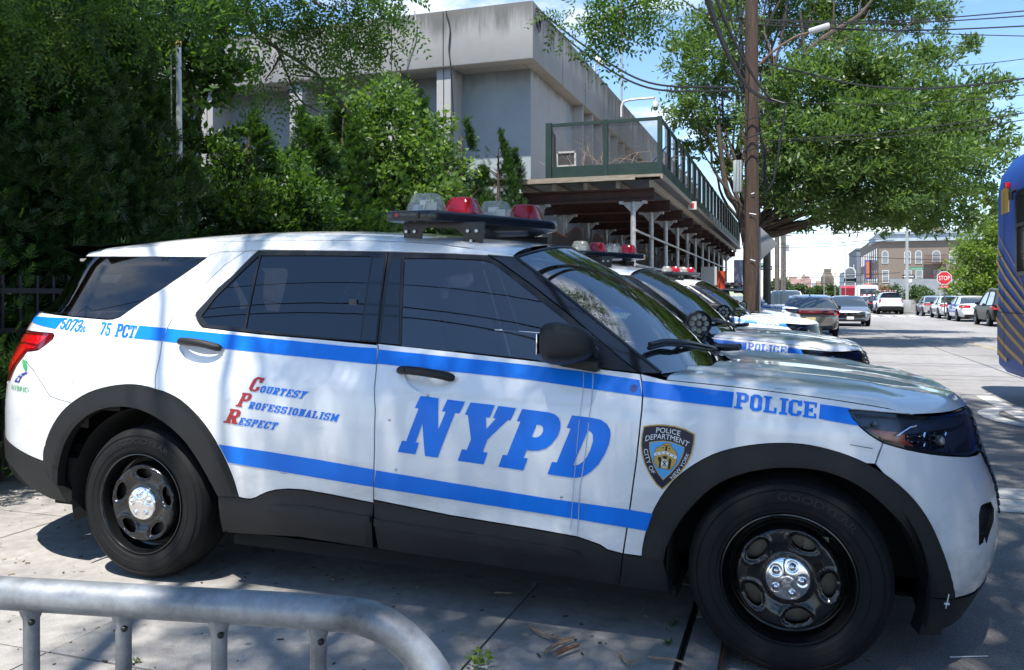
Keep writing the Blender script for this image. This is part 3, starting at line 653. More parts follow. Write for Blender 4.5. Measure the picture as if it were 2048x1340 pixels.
    lampf = HT + [(s_h - .16, HT[-1][1] + .0), (s_h, HT[-1][1] - .002), (s_h, HB[0][1] + .0)] + HB
    wt = U([(1283, 747), (1320, 747.5)]); FE = spline([2.30, 2.45, 2.6, 2.8, 2.95, 3.1, 3.25, 3.4, 3.6, 3.95], [1.115, 1.105, 1.097, 1.086, 1.075, 1.063, 1.048, 1.030, .995, .96])
    global FEND; FEND = FE
    seam = U(ZH([(905, 300)]))[0]
    s_w = HT[3][0]; wing_top = [(wt[0][0], wt[0][1])] + [(s, float(FE(s))) for s in np.linspace(wt[1][0] + .02, seam[0] - .02, 12)]
    bseam = U(ZH([(520, 634), (500, 690), (470, 760), (425, 895)]))
    wing = wing_top + [(seam[0], seam[1] + .002)] + [p for p in HT[::-1] if p[0] < seam[0] - .01] + [p for p in HB[::-1] if p[0] < bseam[0][0] - .003] + bseam
    wing += [p for p in arF[::-1] if p[0] < bseam[-1][0] - .01] + [sill2[-1]] + [fdf[-1]] + fdf[::-1][1:]
    skin('front_wing', [wing], M_white, root)
    # front bumper
    fb = bseam[::-1][:1] and list(bseam) ; ar_low = [p for p in arF if p[0] > bseam[-1][0] + .01]
    val = U(Z4([(1502, 1014), (1590, 985), (1650, 930)])); zv = val[-1][1]
    (sp, zp0), (_, zp1) = U(ZB([(543, 578)]))[0], U(ZB([(580, 328)]))[0]
    pk = [(sp, zp0), (sp + .004, (zp0 + zp1) / 2), (sp + .010, zp1 - .03), (sp + .03, zp1 - .004), (sp + .06, zp1), (sp + .15, zp1 - .006), (sp + .18, zp1 - .04), (sp + .165, zp1 - .08), (sp + .10, zp1 - .115), (sp + .065, zp1 - .15), (sp + .05, zp0 + .03), (sp + .03, zp0 + .004)]
    s_e = SF + LF
    s_g = SF + LF * .66; zl = HB[0][1]
    bum = [bseam[-1]] + ar_low + [val[1], (val[1][0] + .1, val[1][1] + .02), (SF + LF * .62, .30), (s_e, .31), (s_e, .54), (SF + LF * .86 - .004, .549), (SF + LF * .80 - .004, .71), (s_h + .004, zl - .016)] + [p for p in HB if p[0] > bseam[0][0] + .003] + [bseam[0]]
    skin('front_bumper', [bum], M_white, root, holes=[pk], one=True)
    skin('lamp_pocket', [pk], M_trim, root, off=-.022, gap=0, flange=-.024)
    grille = [(s_h + .006, zl - .01), (SF + LF * .80, .715), (SF + LF * .86, .555), (s_e, .545), (s_e, .985), (s_h + .006, .985)]
    gr_ = skin('grille', [grille], M_gloss, root, off=-.012, one=True)
    mbm = MB()
    for zz_ in np.arange(.54, .98, .035):
        ss = np.linspace(max(s_h + .02, SF + LF * (.80 + .06 * max(0, (.72 - zz_) / .17)) if zz_ < .80 else s_h + .02), s_e, 12); q = np.array([Bp(s, zz_ + .012 * ((k % 2) - .5), .004) for k, s in enumerate(ss)]); mbm.tube(q, .0065, 5); mbm.tube(q * np.array([1, -1, 1]), .0065, 5)
    mbm.build('grille_mesh', M_trim, gr_, smooth=True)
    # headlamps: housing, inner pieces, cover
    def lamp_unit():
        for sg in (1, -1):
            base = skin('headlight', [lampf], M_lampin, root, off=-.030, gap=0, flange=-.028, mirror=False)
            k_ = []
            k_.append(skin('amber_reflector', [U(ZH([(350, 460), (830, 520), (832, 600), (940, 690), (800, 680), (640, 640), (520, 580), (430, 520)]))], M_amber, base, off=-.022, gap=0, flange=0, mirror=False))
            k_.append(skin('lamp_bowl', [U(ZH([(830, 540), (1300, 480), (1340, 700), (1100, 750), (960, 700), (850, 610)]))], M_gloss, base, off=-.025, gap=0, flange=0, mirror=False))
            mb = MB()
            for pl, rd in (([(835, 560), (900, 555), (980, 568), (1035, 570)], .0045), ([(1040, 490), (1055, 510), (1035, 575)], .005), ([(840, 610), (900, 645), (980, 660), (1040, 668)], .0045), ([(1040, 630), (1050, 650), (1035, 685)], .005), ([(1080, 540), (1160, 545), (1230, 545), (1295, 548)], .003), ([(1300, 490), (1312, 510), (1298, 555)], .0045), ([(1110, 600), (1200, 628), (1290, 636)], .003), ([(700, 560), (790, 500), (880, 440), (960, 414)], .004)):
                mb.tube([Bp(s, z, -.012) for s, z in U(ZH(pl))], rd, 6)
            k_.append(mb.build('lamp_reflector', M_chrome, base, smooth=True))
            mb = MB(); s0, z0 = U(ZH([(436, 398)]))[0]; mb.sphere(Bp(s0, z0, -.015), .011, 10, 6); k_.append(mb.build('marker_lamp', M_grey, base, smooth=True))
            mb = MB(); s0, z0 = U(ZH([(1235, 610)]))[0]; mb.sphere(Bp(s0, z0, -.012), .020, 12, 8); k_.append(mb.build('lamp_projector', M_clear2, base, smooth=True))
            edge = inset(resample(lampf, .03), .016)
            k_.append(skin('lamp_surround', [lampf], M_gloss, base, off=.001, gap=.003, flange=.02, holes=[list(map(tuple, edge))], mirror=False))
            k_.append(skin('lamp_cover', [list(map(tuple, edge))], M_cover, base, off=.0015, gap=-.002, flange=0, mirror=False))
            if sg < 0:
                for o in [base] + k_: o.data.transform(Matrix.Scale(-1, 4, (0, 1, 0))); o.data.flip_normals()
    lamp_unit()
    # tail lamps
    for sg in (1, -1):
        base = skin('tail_light', [lamp], M_lensd, root, off=.004, flange=.04, mirror=False)
        i1 = U(ZR([(165, 470), (180, 410), (300, 415), (560, 440), (575, 455), (540, 490), (470, 545), (330, 520), (170, 490)]))
        i2 = U(ZR([(110, 500), (170, 515), (330, 540), (440, 570), (420, 590), (330, 598), (290, 640), (200, 760), (140, 860), (105, 860), (95, 700)]))
        a = skin('lamp_segment', [i1], M_lensr, base, off=.0055, gap=0, flange=0, mirror=False, h=.02); b = skin('lamp_segment', [i2], M_lensr, base, off=.0056, gap=0, flange=0, mirror=False, h=.02)
        if sg < 0:
            for o in (base, a, b): o.data.transform(Matrix.Scale(-1, 4, (0, 1, 0))); o.data.flip_normals()
    # roof rail strip above the windows, joins the roof
    strip = top_front[:1] + U(Z1([(1430, 238), (1290, 243), (1230, 258), (1207, 275), (1000, 272), (800, 271), (600, 271), (500, 272)])) + [(SR - LR * .30, zt + .0)] + [(SR - LR * .28, roofz(-.74) - .01)] + roof_side + [s_ap] + [ap[0]] + top_front[::-1]
    skin('roof_rail', [strip], M_white, root, gap=.0015)
    # glazing and black frames
    fr_edge = [(516.5, 500.5)]
    frame_r = dlo[::-1]
    fr = [dlo[0]] + top_front[1:3] + [U([(777, 503)])[0], spl[0]] + belt_r[::-1] + dlo[::-1][1:-1]
    frr = dlo + belt_r[1:] + [U([(777, 503)])[0]] + [top_front[1]]
    g1 = U([(523, 512), (640, 512), (742, 513.5), (730, 590), (719, 679), (600, 668), (493, 656)]); g2 = U([(517, 513), (487, 654.5), (413, 648), (404, 632), (431, 596), (480, 548)])
    f1 = skin('rear_door_frame', [frr], M_trim, door_r[0], off=.001, holes=[g1, g2], flange=.02, mirror=door_r[1])
    fff = [spl[0]] + belt_f[1:] + apil[::-1] + [ap[0]] + top_front[::-1][1:3] 
    g3 = U([(810, 517.5), (900, 518), (966, 521), (985, 527.5), (1003, 541), (1070, 594), (1141, 650), (1196, 697), (1196, 734), (1120, 726), (1058, 716), (930, 702), (804, 690)])
    a_line = U([(975, 510.5), (1000, 524), (1060, 567), (1140, 630), (1210, 690), (1276, 745)])
    pil_ = a_line + [belt_f[-1], apil[-1]] + apil[::-1][1:]
    dfr = [spl[0]] + belt_f[1:4] + a_line[::-1] + top_front[::-1][1:3]
    skin('front_door_frame', [dfr], M_trim, door_f[0], off=.001, holes=[g3], flange=.02, mirror=door_f[1])
    skin('windscreen_pillar', [pil_], M_gloss, root, off=.003, gap=.002)
    # gloss applique on the door pillar
    bp1 = U([(747, 516), (771, 517), (752, 683), (723, 680), (735, 590)]); bp2 = U([(783, 517), (803, 517.5), (798, 690), (761, 686.5)])
    skin('door_pillar_cover', [bp1], M_gloss, door_r[0], off=.003, mirror=door_r[1], gap=.001); skin('door_pillar_cover', [bp2], M_gloss, door_f[0], off=.003, mirror=door_f[1], gap=.001)
    skin('rear_door_window', [g1], M_tint, door_r[0], off=-.004, gap=-.004, flange=0, mirror=door_r[1]); skin('quarter_light', [g2], M_tint, door_r[0], off=-.004, gap=-.004, flange=0, mirror=door_r[1])
    skin('front_door_window', [g3], M_clear, door_f[0], off=-.004, gap=-.004, flange=0, mirror=door_f[1])
    skin('rear_side_window', [rear_glass_side], M_tint, root, off=.001, gap=.003)
    blk = [(p[0], p[1]) for p in rear_glass_side]
    # tailgate across the rear
    sc2 = SR - LR * .47; tg = [(sc2 - .004, zb - .006), (s_c - .004, zb - .006), (s_c - .004, tl[-1][1] - .115), (SR - LR, tl[-1][1] - .115), (SR - LR, zb - .006)]
    tgo = skin('tailgate', [tg], M_white, root, one=True)
    skin('rear_window', [[(sc2 - .006, zb - .003), (SR - LR, zb - .003), (SR - LR, zt - .01), (SR - LR * .42 - .006, zt - .01)]], M_tint, tgo, one=True, off=0.0)
    # cladding
    bm_l = U(Z5([(310, 578), (265, 570), (228, 558), (175, 530), (130, 498), (90, 455), (60, 415), (25, 350)]))
    rlow = bump_r + [(SR - LR * .62, bl_[1] + .045), (SR - LR, bl_[1] + .05), (SR - LR, .34), (SR - LR * .6, .33), bm_l[-1]] + bm_l[::-1][1:] + [arRi[0]] + [p for p in arRi[:4]][1:2]
    rlow = bump_r + [(SR - LR * .62, bl_[1] + .045), (SR - LR, bl_[1] + .05), (SR - LR, .34), (SR - LR * .6, .33)] + bm_l[::-1] + [arRi[4], (arR[0][0] + .012, arR[0][1] + .01)]
    skin('rear_bumper_cladding', [rlow], M_clad, root, off=.006, one=True, flange=.06)
    def segd(P, q):
        q = np.asarray(q); md = np.full(len(P), 1e9)
        for i in range(len(q)):
            a, b = q[i], q[(i + 1) % len(q)]; d = b - a; t = np.clip(((P - a) @ d) / (d @ d + 1e-12), 0, 1); md = np.minimum(md, np.linalg.norm(P - a - t[:, None] * d, axis=1))
        return md
    bev = lambda k, wd: (lambda P, q: k * np.sin(np.pi / 2 * np.clip(segd(P, q) / wd, 0, 1)))
    archr = arR + [p for p in arRi[::-1] if True]
    skin('wheel_arch_trim', [archr], M_clad, root, off=.004, gap=.0, flange=.05, bulge=bev(.020, .022), h=.018, bound=.02)
    archf = arF + U([(1248 + 1388 / 2.271, 750 + 1006 / 2.271)]) + arFi[::-1]
    skin('wheel_arch_trim', [archf], M_clad, root, off=.004, gap=.0, flange=.05, bulge=bev(.020, .022), h=.018, bound=.02)
    sl = U([(447, 1064), (600, 1073), (757, 1097), (1000, 1133), (1239, 1170), (1343, 1184)]); sr_ = U([(1326, 1117)]); mid = U([(747.5, 1094)])[0]
    d_lo = [arR[-1]] + sill1[1:]
    sill_a = d_lo + [spl[-1]] + [mid, sl[2], sl[1], sl[0], U([(437, 994)])[0], (arRi[-1][0], arRi[-1][1])]
    sill_b = [spl[-1]] + U([(900, 1031)]) + sill2[:-2] + [fdf[-1]] + [U([(1239, 1170)])[0], sl[3], sl[2]]
    sill_c = [fdf[-1], sill2[-1], sr_[0], sl[5], sl[4]]
    for nm, q in (('door_sill_cladding', sill_a), ('door_sill_cladding', sill_b), ('sill_end_cladding', sill_c)):
        skin(nm, [q], M_clad, root, off=.004, gap=.002, flange=.06, bulge=bev(.014, .02), h=.025, bound=.02)
    rib1 = U(Z5([(1228, 600), (1240, 588), (1270, 583), (1400, 590), (1690, 640), (1690, 668), (1400, 630), (1270, 612), (1240, 608)])); rib2 = U([(752, 1036), (900, 1058), (1080, 1085), (1150, 1097), (1166, 1106), (1160, 1112), (1100, 1106), (900, 1074), (752, 1050)])
    for q in (rib1, rib2): skin('sill_rib', [q], M_clad, root, off=.0215, gap=0, flange=.01, bulge=bev(.010, .012), h=.012, bound=.015)
    zlow = .20
    va = U(Z4([(1378, 1006), (1502, 1016), (1590, 988), (1650, 932)])); vb = U(Z4([(1332, 1178), (1430, 1180)]))
    valn = va[:3] + [(va[2][0] + .1, va[2][1] + .018), (SF + LF * .62, .296), (s_e, .305), (s_e, .17), (SF + LF * .45, .165), vb[1], vb[0]]
    skin('front_valance', [valn], M_clad, root, off=.004, one=True, flange=.05)
    # inner black shell behind the gaps, wheel wells, floor
    sh = MB(); ss = np.linspace(SR - LR, s_e, 60)
    for sg in (1, -1):
        for z0, z1, sa, sb in ((.62, 1.02, -.48, 3.46), (.30, .62, .62, 2.42), (.30, .95, 3.62, s_e), (.36, .98, SR - LR, -.58)):
            q = np.linspace(sa, sb, 40); zz_ = np.linspace(z0, z1, 5); G = np.array([[Bp(s, z, -.03) * np.array([1, sg, 1]) for z in zz_] for s in q]); k = len(zz_); Fq = [(i * k + j, i * k + j + 1, (i + 1) * k + j + 1, (i + 1) * k + j) for i in range(39) for j in range(k - 1)]; sh.add(G.reshape(-1, 3), Fq)
    # cut the shell out of the wheel wells
    keepv = np.concatenate(sh.v); 
    def inwell(f): 
        c = keepv[list(f)].mean(0); return min(math.hypot(c[0], c[2] - .375), math.hypot(c[0] - 3.027, c[2] - .375)) < .54
    kf = [(f, m) for f, m in zip(sh.f, sh.m) if not inwell(f)]; sh.f = [a for a, b in kf]; sh.m = [b for a, b in kf]
    sh.bbox((.45, -.86, .20), (2.58, .86, .26)); sh.bbox((-.85, -.6, .26), (3.6, .6, .32)); sh.bbox((-.9, -.8, .55), (-.45, .8, .60)); sh.bbox((-.66, -.88, .30), (-.485, .88, .545)); sh.bbox((3.40, -.6, .55), (3.58, .6, .60))
    for wx in (0, 3.027):
        for sg in (1, -1):
            a = np.linspace(-.28, math.pi + .28, 30); rad = .475; q = [(wx + rad * math.cos(t), .375 + rad * math.sin(t)) for t in a]
            V = [(x, -sg * .95, z) for x, z in q] + [(x, -sg * .60, z) for x, z in q]; n = len(q); sh.add(V, [(i, i + 1, n + i + 1, n + i) for i in range(n - 1)] + [tuple(range(n, 2 * n))])
    sh.build('inner_shell', M_dark, root)
    # ------------- roof
    rows = []
    for s in np.linspace(-.74, s_ap[0], 22):
        z0 = roofz(s); P0 = Bp(s, z0); f = (s + .74) / (s_ap[0] + .74); zc = 1.772 - .055 * ((s - .55) / 1.0) ** 2 + .0 ; zc = max(zc, z0 + .045)
        xb = .10 * f ** 3 * 1.0; Q = np.array([s + xb, 0, zc]); k = .55 * (zc - z0)
        P1 = P0 + np.array([xb * .2, .07, (zc - z0) * .72]); P2 = np.array([s + xb, P0[1] * .5, zc]); rows.append(bez(P0, P1, P2, Q, 14))
    roof = loft('roof', rows, M_white, root, mirror=True)
    # spoiler over the tailgate
    sp_rows = []
    for u in np.linspace(-1, 1, 15):
        yy = u * .60; xb = -.93 - .05 * (1 - u * u); sp_rows.append([(-.66, yy, 1.668 + .05 * (1 - u * u)), (-.80, yy, 1.672 + .045 * (1 - u * u)), (xb, yy, 1.665 + .035 * (1 - u * u)), (xb + .02, yy, 1.645 + .03 * (1 - u * u)), (-.82, yy, 1.615 + .03 * (1 - u * u)), (-.66, yy, 1.61 + .03 * (1 - u * u))])
    loft('roof_spoiler', sp_rows, M_gloss, root)
    # ------------- windscreen
    sa, sb = apil[0], apil[-1]; rows = []; ca = []
    zc_top = rows and 0
    topc = np.array([s_ap[0] + .10, 0, max(1.772 - .055 * ((s_ap[0] - .55)) ** 2, roofz(s_ap[0]) + .045) - .004]); botc = np.array([2.66, 0, 1.115])
    pts_side = np.array([Bp(s, z, -.004) for s, z in resample(apil[:1] + apil[1:], .09)[:0].tolist() + [tuple(p) for p in catmull(apil, 3)]])
    n = len(pts_side)
    for i in range(n):
        f = i / (n - 1); P0 = pts_side[i] + np.array([0, .012, 0]); Q = topc * (1 - f) + botc * f + np.array([.03, 0, .045]) * math.sin(math.pi * f)
        P1 = P0 + (Q - P0) * np.array([.62, .30, .55]); P2 = Q + (P0 - Q) * np.array([.06, .45, .08]); rows.append(bez(P0, P1, P2, Q, 16))
    wsr = np.array(rows); wso = loft('windscreen', rows, M_wind, root, mirror=True)
    edge = []
    mb = MB()
    mb.tube(wsr[:, 0] + np.array([0, .004, .004]), .008, 6); mb.tube((wsr[:, 0] + np.array([0, .004, .004])) * np.array([1, -1, 1]), .008, 6)
    tp = np.concatenate([wsr[0], (wsr[0] * np.array([1, -1, 1]))[::-1][1:]]); mb.tube(tp + np.array([.0, 0, .002]), .007, 6)
    mb.build('windscreen_seal', M_trim, root, smooth=True)
    # cowl panel
    rows = []
    lo = wsr[-1]
    for k in range(len(lo)): p = lo[k]; f = k / (len(lo) - 1); rows.append([p + np.array([-.05, 0, -.0]), p + np.array([.0, 0, -.006]), p + np.array([.05 + .05 * f, 0, -.022]), p + np.array([.12 + .10 * f, 0, -.06])])
    loft('cowl_panel', rows, M_trim, root, mirror=True)
    # ------------- bonnet
    rows = []; s0b, s1b = sb[0] + .03, SF + LF; nS = 44
    zcx = spline([2.5, 2.75, 3.0, 3.3, 3.6, 3.8, 3.9, 3.98], [1.122, 1.122, 1.114, 1.088, 1.044, 1.000, .985, .975])
    sst = np.concatenate([np.linspace(s0b, SF, 20), SF + LF * (1 - (1 - np.linspace(0, 1, 26)[1:]) ** 1.15)])
    ze_f = lambda s: float(FE(s)) if s < seam[0] else None
    lip = spline([seam[0], s_h, s_e], [seam[1] + .004, HT[-1][1] + .006, .985])
    for s in sst:
        t = max(0.0, (s - SF) / LF); z0 = float(FE(s)) if s <= seam[0] - .12 else (float(lip(s)) if s >= seam[0] else float(FE(s)) * (seam[0] - s) / .12 + float(lip(seam[0])) * (1 - (seam[0] - s) / .12)) + .0
        P0 = Bp(s, z0); xq = max(2.70, min(s, SF)) if s <= SF else SF + (3.70 - SF) * t; f0 = (s - s0b) / (SF - s0b)
        xq = 2.73 + (SF - 2.73) * min(1, max(0, f0)) if s <= SF else xq
        zc = float(zcx(xq)); Q = np.array([xq, 0, zc]); hgt = zc - z0; up_ = .075 * (1 - .35 * t); inw = np.array([-.02 * t - .25 * (1 - t) * 0, .05, up_])
        P1 = P0 + np.array([(-.05 * t), .045, min(up_, hgt * .9 + .02)]); P2 = P0 * .58 + Q * .42; P2[2] = zc - .006
        c = bez(P0, P1, P2, Q, 30); rel = np.abs(c[:, 1]) / (abs(P0[1]) + 1e-6)
        fade = np.clip(min(1, (SF + LF * .75 - s) / .9), 0, 1); wd = np.abs(c[:, 1])
        c[:, 2] += fade * (.016 * np.exp(-((wd - .60) / .055) ** 2) - .008 * np.exp(-((wd - .40) / .12) ** 2) + .010 * np.exp(-((wd - .22) / .06) ** 2))
        rows.append(c)
    loft('bonnet', rows, M_white, root, mirror=True)
    # ------------- mirrors
    for sg in (1, -1):
        sx, sz = U([(1130, 690)])[0]; bx = Bp(sx, sz); mb = MB()
        # shell: superellipsoid, flat face to the rear
        V = []; na, nb = 28, 14; cx, cy, cz = bx[0] + .015, bx[1] - .125, sz + .012
        for i in range(nb + 1):
            ph = math.pi * i / nb
            for j in range(na):
                th = 2 * math.pi * j / na; e = lambda v, p: math.copysign(abs(v) ** p, v)
                xx = e(math.cos(ph), .6); yy = math.sin(ph) ** .6 * e(math.cos(th), .62); zz_ = math.sin(ph) ** .6 * e(math.sin(th), .62)
                lx = .088 * xx if xx < 0 else .140 * xx; V.append((cx + lx - .02 * yy, cy + .125 * yy * (1 - .18 * max(0, xx)), cz + .088 * zz_ * (1 - .22 * max(0, xx)) + .012 * yy * -1))
        Fq = [(i * na + j, i * na + (j + 1) % na, (i + 1) * na + (j + 1) % na, (i + 1) * na + j) for i in range(nb) for j in range(na)]
        mb.add(V, Fq); sh2 = mb.build('wing_mirror', M_clad, root, smooth=True, angle=1.2)
        mb = MB(); ft = U([(1100, 722), (1215, 738), (1205, 715), (1150, 705)]); mb.box((bx[0] + .085, bx[1] - .03, sz - .07), (.17, .16, .045), ry=.12); k2 = mb.build('mirror_foot', M_clad, sh2, bevel=.015)
        mb = MB(); mb.box((cx - .083, cy, cz), (.004, .14, .085)); k3 = mb.build('mirror_glass', M_chrome, sh2, bevel=.001)
        if sg < 0:
            for o in (sh2, k2, k3): o.data.transform(Matrix.Scale(-1, 4, (0, 1, 0))); o.data.flip_normals()
    # wipers: blades rest low on the glass, found as points of the screen
    grid = np.concatenate([wsr.reshape(-1, 3), wsr.reshape(-1, 3) * np.array([1, -1, 1])]); gpx = proj(car_world(grid))
    def on_glass(px, py, up_=.02):
        d = np.hypot(gpx[:, 0] - px, gpx[:, 1] - py); k = np.argsort(d)[:4]; wgt = 1 / (d[k] + .5); return (grid[k] * wgt[:, None]).sum(0) / wgt.sum() + np.array([.006, 0, up_])
    for blade, arm in (([(1296, 704), (1330, 702), (1365, 701), (1400, 704), (1432, 712)], [(1360, 698), (1405, 699), (1440, 712), (1452, 716)]), ([(1402, 690), (1424, 672), (1436, 668)], [(1418, 676), (1440, 690), (1462, 706)])):
        mb = MB(); q = np.array([on_glass(*p) for p in blade]); mb.tube(catmull(list(q), 3), .010, 6); mb.tube(catmull(list(q + np.array([.004, 0, .016])), 3), .011, 6)
        q = np.array([on_glass(*p, .045) for p in arm]); q[-1] += np.array([.10, 0, .01]); mb.tube(catmull(list(q), 4), np.linspace(.008, .017, 4 * (len(q) - 1) + 1), 8); mb.build('windscreen_wiper', M_trim, root, smooth=True)
    # ------------- spotlight on the far pillar
    for sg in (1,):
        ctr = np.array([2.47, .93, 1.268]); dr = np.array([.42, -.90, -.02]); dr /= np.linalg.norm(dr); rot = Vector(dr).to_track_quat('Z', 'Y').to_matrix().to_4x4()
        def place(o): o.data.transform(Matrix.Translation(ctr) @ rot); return o
        mb = MB(); mb.lathe([(.0005, -.075), (.035, -.072), (.062, -.050), (.076, -.02), (.080, .0), (.080, .014), (.075, .018), (.070, .014), (.068, .004), (.0005, .004)], n=36); sp_ = place(mb.build('spotlight', M_trim, root, smooth=True, angle=.6))
        mb = MB()
        for k in range(9):
            a = 2 * math.pi * k / 8; rr = 0 if k == 8 else .045; mb.lathe([(.0005, .006), (.006, .007), (.015, .014), (.0155, .012), (.0157, .004)], c=(rr * math.cos(a), rr * math.sin(a), 0), n=16)
        place(mb.build('spotlight_reflector', mat('spot_reflector', (.75, .76, .74), .35, metal=.5), sp_, smooth=True))
        for k in range(9):
            mb = MB(); a = 2 * math.pi * k / 8; rr = 0 if k == 8 else .045; mb.box((rr * math.cos(a), rr * math.sin(a), .010), (.008, .008, .005))
            place(mb.build('spotlight_led', mat('led_chip', (.62, .60, .18), .4), sp_))
        mb = MB(); mb.lathe([(.0005, .016), (.05, .0155), (.071, .012)], n=36); place(mb.build('spotlight_lens', glass('lens_glass', (.95, .96, .95), ior=1.3), sp_, smooth=True))
        mb = MB(); mb.tube([ctr + np.array([0, 0, -.07]), ctr + np.array([-.01, .0, -.115]), ctr + np.array([-.06, .0, -.16])], [.017, .015, .012], 10); mb.build('spotlight_stem', M_alum, sp_, smooth=True)
    # ------------- wheels
    wheel_pieces(root, -.02, .375, 1, 18); wheel_pieces(root, -.02, .375, -1, 40); wheel_pieces(root, 3.010, .375, 1, 68); wheel_pieces(root, 3.010, .375, -1, 10)
    # ------------- cabin
    cb = MB(); cb.bbox((1.02, -.78, .50), (1.06, .78, 1.40)); cb.bbox((.30, -.80, .55), (1.02, .80, .58)); cb.build('partition', M_int, root)
    for yy in (-.40, .40):
        mb = MB(); mb.box((1.52, yy, .62), (.52, .50, .16)); mb.box((1.22, yy, .98), (.16, .48, .66), ry=-.20); mb.box((1.13, yy, 1.38), (.10, .27, .18), ry=-.2); mb.build('front_seat', M_seat, root, bevel=.05, seg=3)
    mb = MB(); mb.box((.55, 0, .66), (.5, 1.3, .16)); mb.box((.28, 0, 1.0), (.16, 1.3, .60), ry=-.25); mb.build('rear_seat', M_seat, root, bevel=.05, seg=3)
    mb = MB(); mb.prism([(2.02, .60), (2.0, .92), (2.06, .985), (2.2, 1.02), (2.62, 1.035), (2.70, .95), (2.6, .60)], -.80, .80); mb.box((1.95, .0, .72), (.9, .22, .3)); mb.build('dashboard', mat('dash_top', (.05, .05, .052), .75), root, bevel=.02)
    mb = MB(); th = np.linspace(0, 2 * np.pi, 33); mb.tube([(1.86 + .05 * math.sin(t), .40 + .185 * math.cos(t), .98 + .17 * math.sin(t)) for t in th], .015, 8); mb.tube([(1.86, .40, .98), (2.05, .40, .9)], .03, 8); mb.box((1.865, .40, .98), (.02, .34, .05)); mb.build('steering_wheel', M_int, root, smooth=True)
    mb = MB(); mb.box((1.90, 0, 1.47), (.03, .24, .07)); mb.box((1.80, -.12, 1.0), (.05, .26, .20), ry=.3); mb.build('cabin_fittings', M_int, root, bevel=.01)
    mb = MB(); mb.bbox((-.80, -.60, 1.585), (1.40, .60, 1.60)); mb.bbox((-.62, -.75, .95), (-.58, .75, 1.05)); mb.build('headlining', mat('headlining', (.30, .29, .27), .9), root)
    return root
M_cover = glass('lamp_cover_glass', (.85, .88, .92), ior=1.34); M_clear2 = mat('projector_lens', (.25, .24, .22), .08, coat=1)
def mark_suv(root):
    """stripes, lettering and badges of the near flank"""
    OFF = .0030
    def stripe(px, parent=root, name='stripe', m=M_blue, off=OFF, mirror=True): decal(name, [fill([U(px)], (), .06, .06)], ident, m, parent, off, mirror)
    stripe([(34, 647), (41, 637), (65, 629.5), (129, 636), (111.5, 658), (36, 652)])
    stripe(Z1([(815, 673), (970, 690), (945, 764), (780, 748)]))
    stripe(Z1([(974, 690.5), (1250, 717), (1600, 752), (2039, 797)]) + Z2([(1177, 690)]) + [(753, 729.5), (700, 724)] + Z1([(1600, 840), (1200, 797), (950, 764.5)]))
    stripe(Z2([(1187, 697), (1600, 740), (2039, 785)]) + Z3([(480, 825), (813, 875), (829, 970), (430, 913)]) + Z2([(2039, 870), (1600, 824), (1180, 780)]))
    stripe(Z3([(826, 879), (1100, 914), (1362, 946), (1352, 1037), (1100, 1007), (836, 972)]))
    stripe(Z3([(1865, 1016), (1960, 1029), (2045, 1041)]) + ZH([(93, 250), (150, 350), (235, 432)]) + Z3([(2040, 1134), (1950, 1118), (1858, 1100)]))
    stripe(Z5([(995, 315), (1200, 345), (1450, 385), (1704, 430), (1695, 508), (1450, 467), (1200, 425), (1037, 396), (1018, 360)]))
    stripe([(752.5, 940.5), (900, 965), (1100, 997), (1252, 1018)] + Z4([(0, 607), (138, 630), (118, 700), (108, 708), (0, 690)]) + [(1100, 1029), (900, 998), (748, 974)])
    def word(txt, bl, br, tr, tl, m, name='lettering', off=OFF, fnt=None, bm=None, tm=None, gap=.1, parent=root):
        f, wd = text_fill(txt, gap=gap) if fnt is None else sans_fill(txt); decal(name, f, quadmap(bl, br, tr, tl, wd, bm, tm), m, parent, off)
    nyp = [([(335, 132), (480, 150), (478, 408), (540, 262), (508, 256), (555, 160), (697, 178), (652, 275), (617, 270), (473, 635), (370, 621), (350, 352), (293, 510), (320, 515), (290, 608), (147, 588), (182, 496), (217, 500), (318, 234), (287, 229)], None),
           ([(743, 184), (942, 206), (900, 308), (868, 305), (872, 402), (950, 316), (927, 312), (970, 212), (1115, 231), (1070, 331), (1047, 328), (878, 492), (843, 588), (883, 595), (849, 691), (638, 660), (673, 566), (712, 572), (747, 485), (722, 287), (697, 283)], None),
           ([(1167, 237), (1380, 264), (1430, 280), (1465, 310), (1480, 350), (1478, 400), (1455, 460), (1410, 520), (1360, 560), (1300, 577), (1240, 579), (1203, 573), (1176, 636), (1211, 642), (1174, 739), (970, 710), (1008, 612), (1043, 615), (1152, 342), (1122, 336)], [(1285, 363), (1318, 368), (1336, 385), (1338, 415), (1325, 445), (1300, 465), (1270, 470), (1244, 466)]),
           ([(1574, 289), (1740, 310), (1810, 325), (1860, 360), (1885, 405), (1890, 450), (1875, 530), (1840, 610), (1790, 690), (1730, 750), (1670, 788), (1610, 801), (1570, 799), (1373, 770), (1410, 670), (1450, 674), (1563, 398), (1530, 392)], [(1705, 412), (1730, 425), (1745, 450), (1745, 500), (1725, 570), (1695, 630), (1660, 670), (1625, 694), (1585, 697)])]
    decal('lettering', [fill([U(ZN(a))], [U(ZN(b))] if b else (), .05, .05) for a, b in nyp], ident, M_blue, root, OFF)
    word('POLICE', (1469.6, 817), (1632, 837.6), (1634.4, 806), (1473, 784.4), M_blue, gap=.07)
    word('75', *Z1([(578, 727), (637, 735), (656, 660), (598, 652)]), M_blue); word('PCT', *Z1([(668, 738), (780, 748), (803, 675), (690, 662)]), M_blue, gap=.06)
    word('5073', *Z1([(347, 693), (455, 712), (497, 640), (372, 628)]), M_blue, gap=.06); word('20', *Z1([(462, 710), (495, 715), (503, 678), (475, 674)]), M_blue)
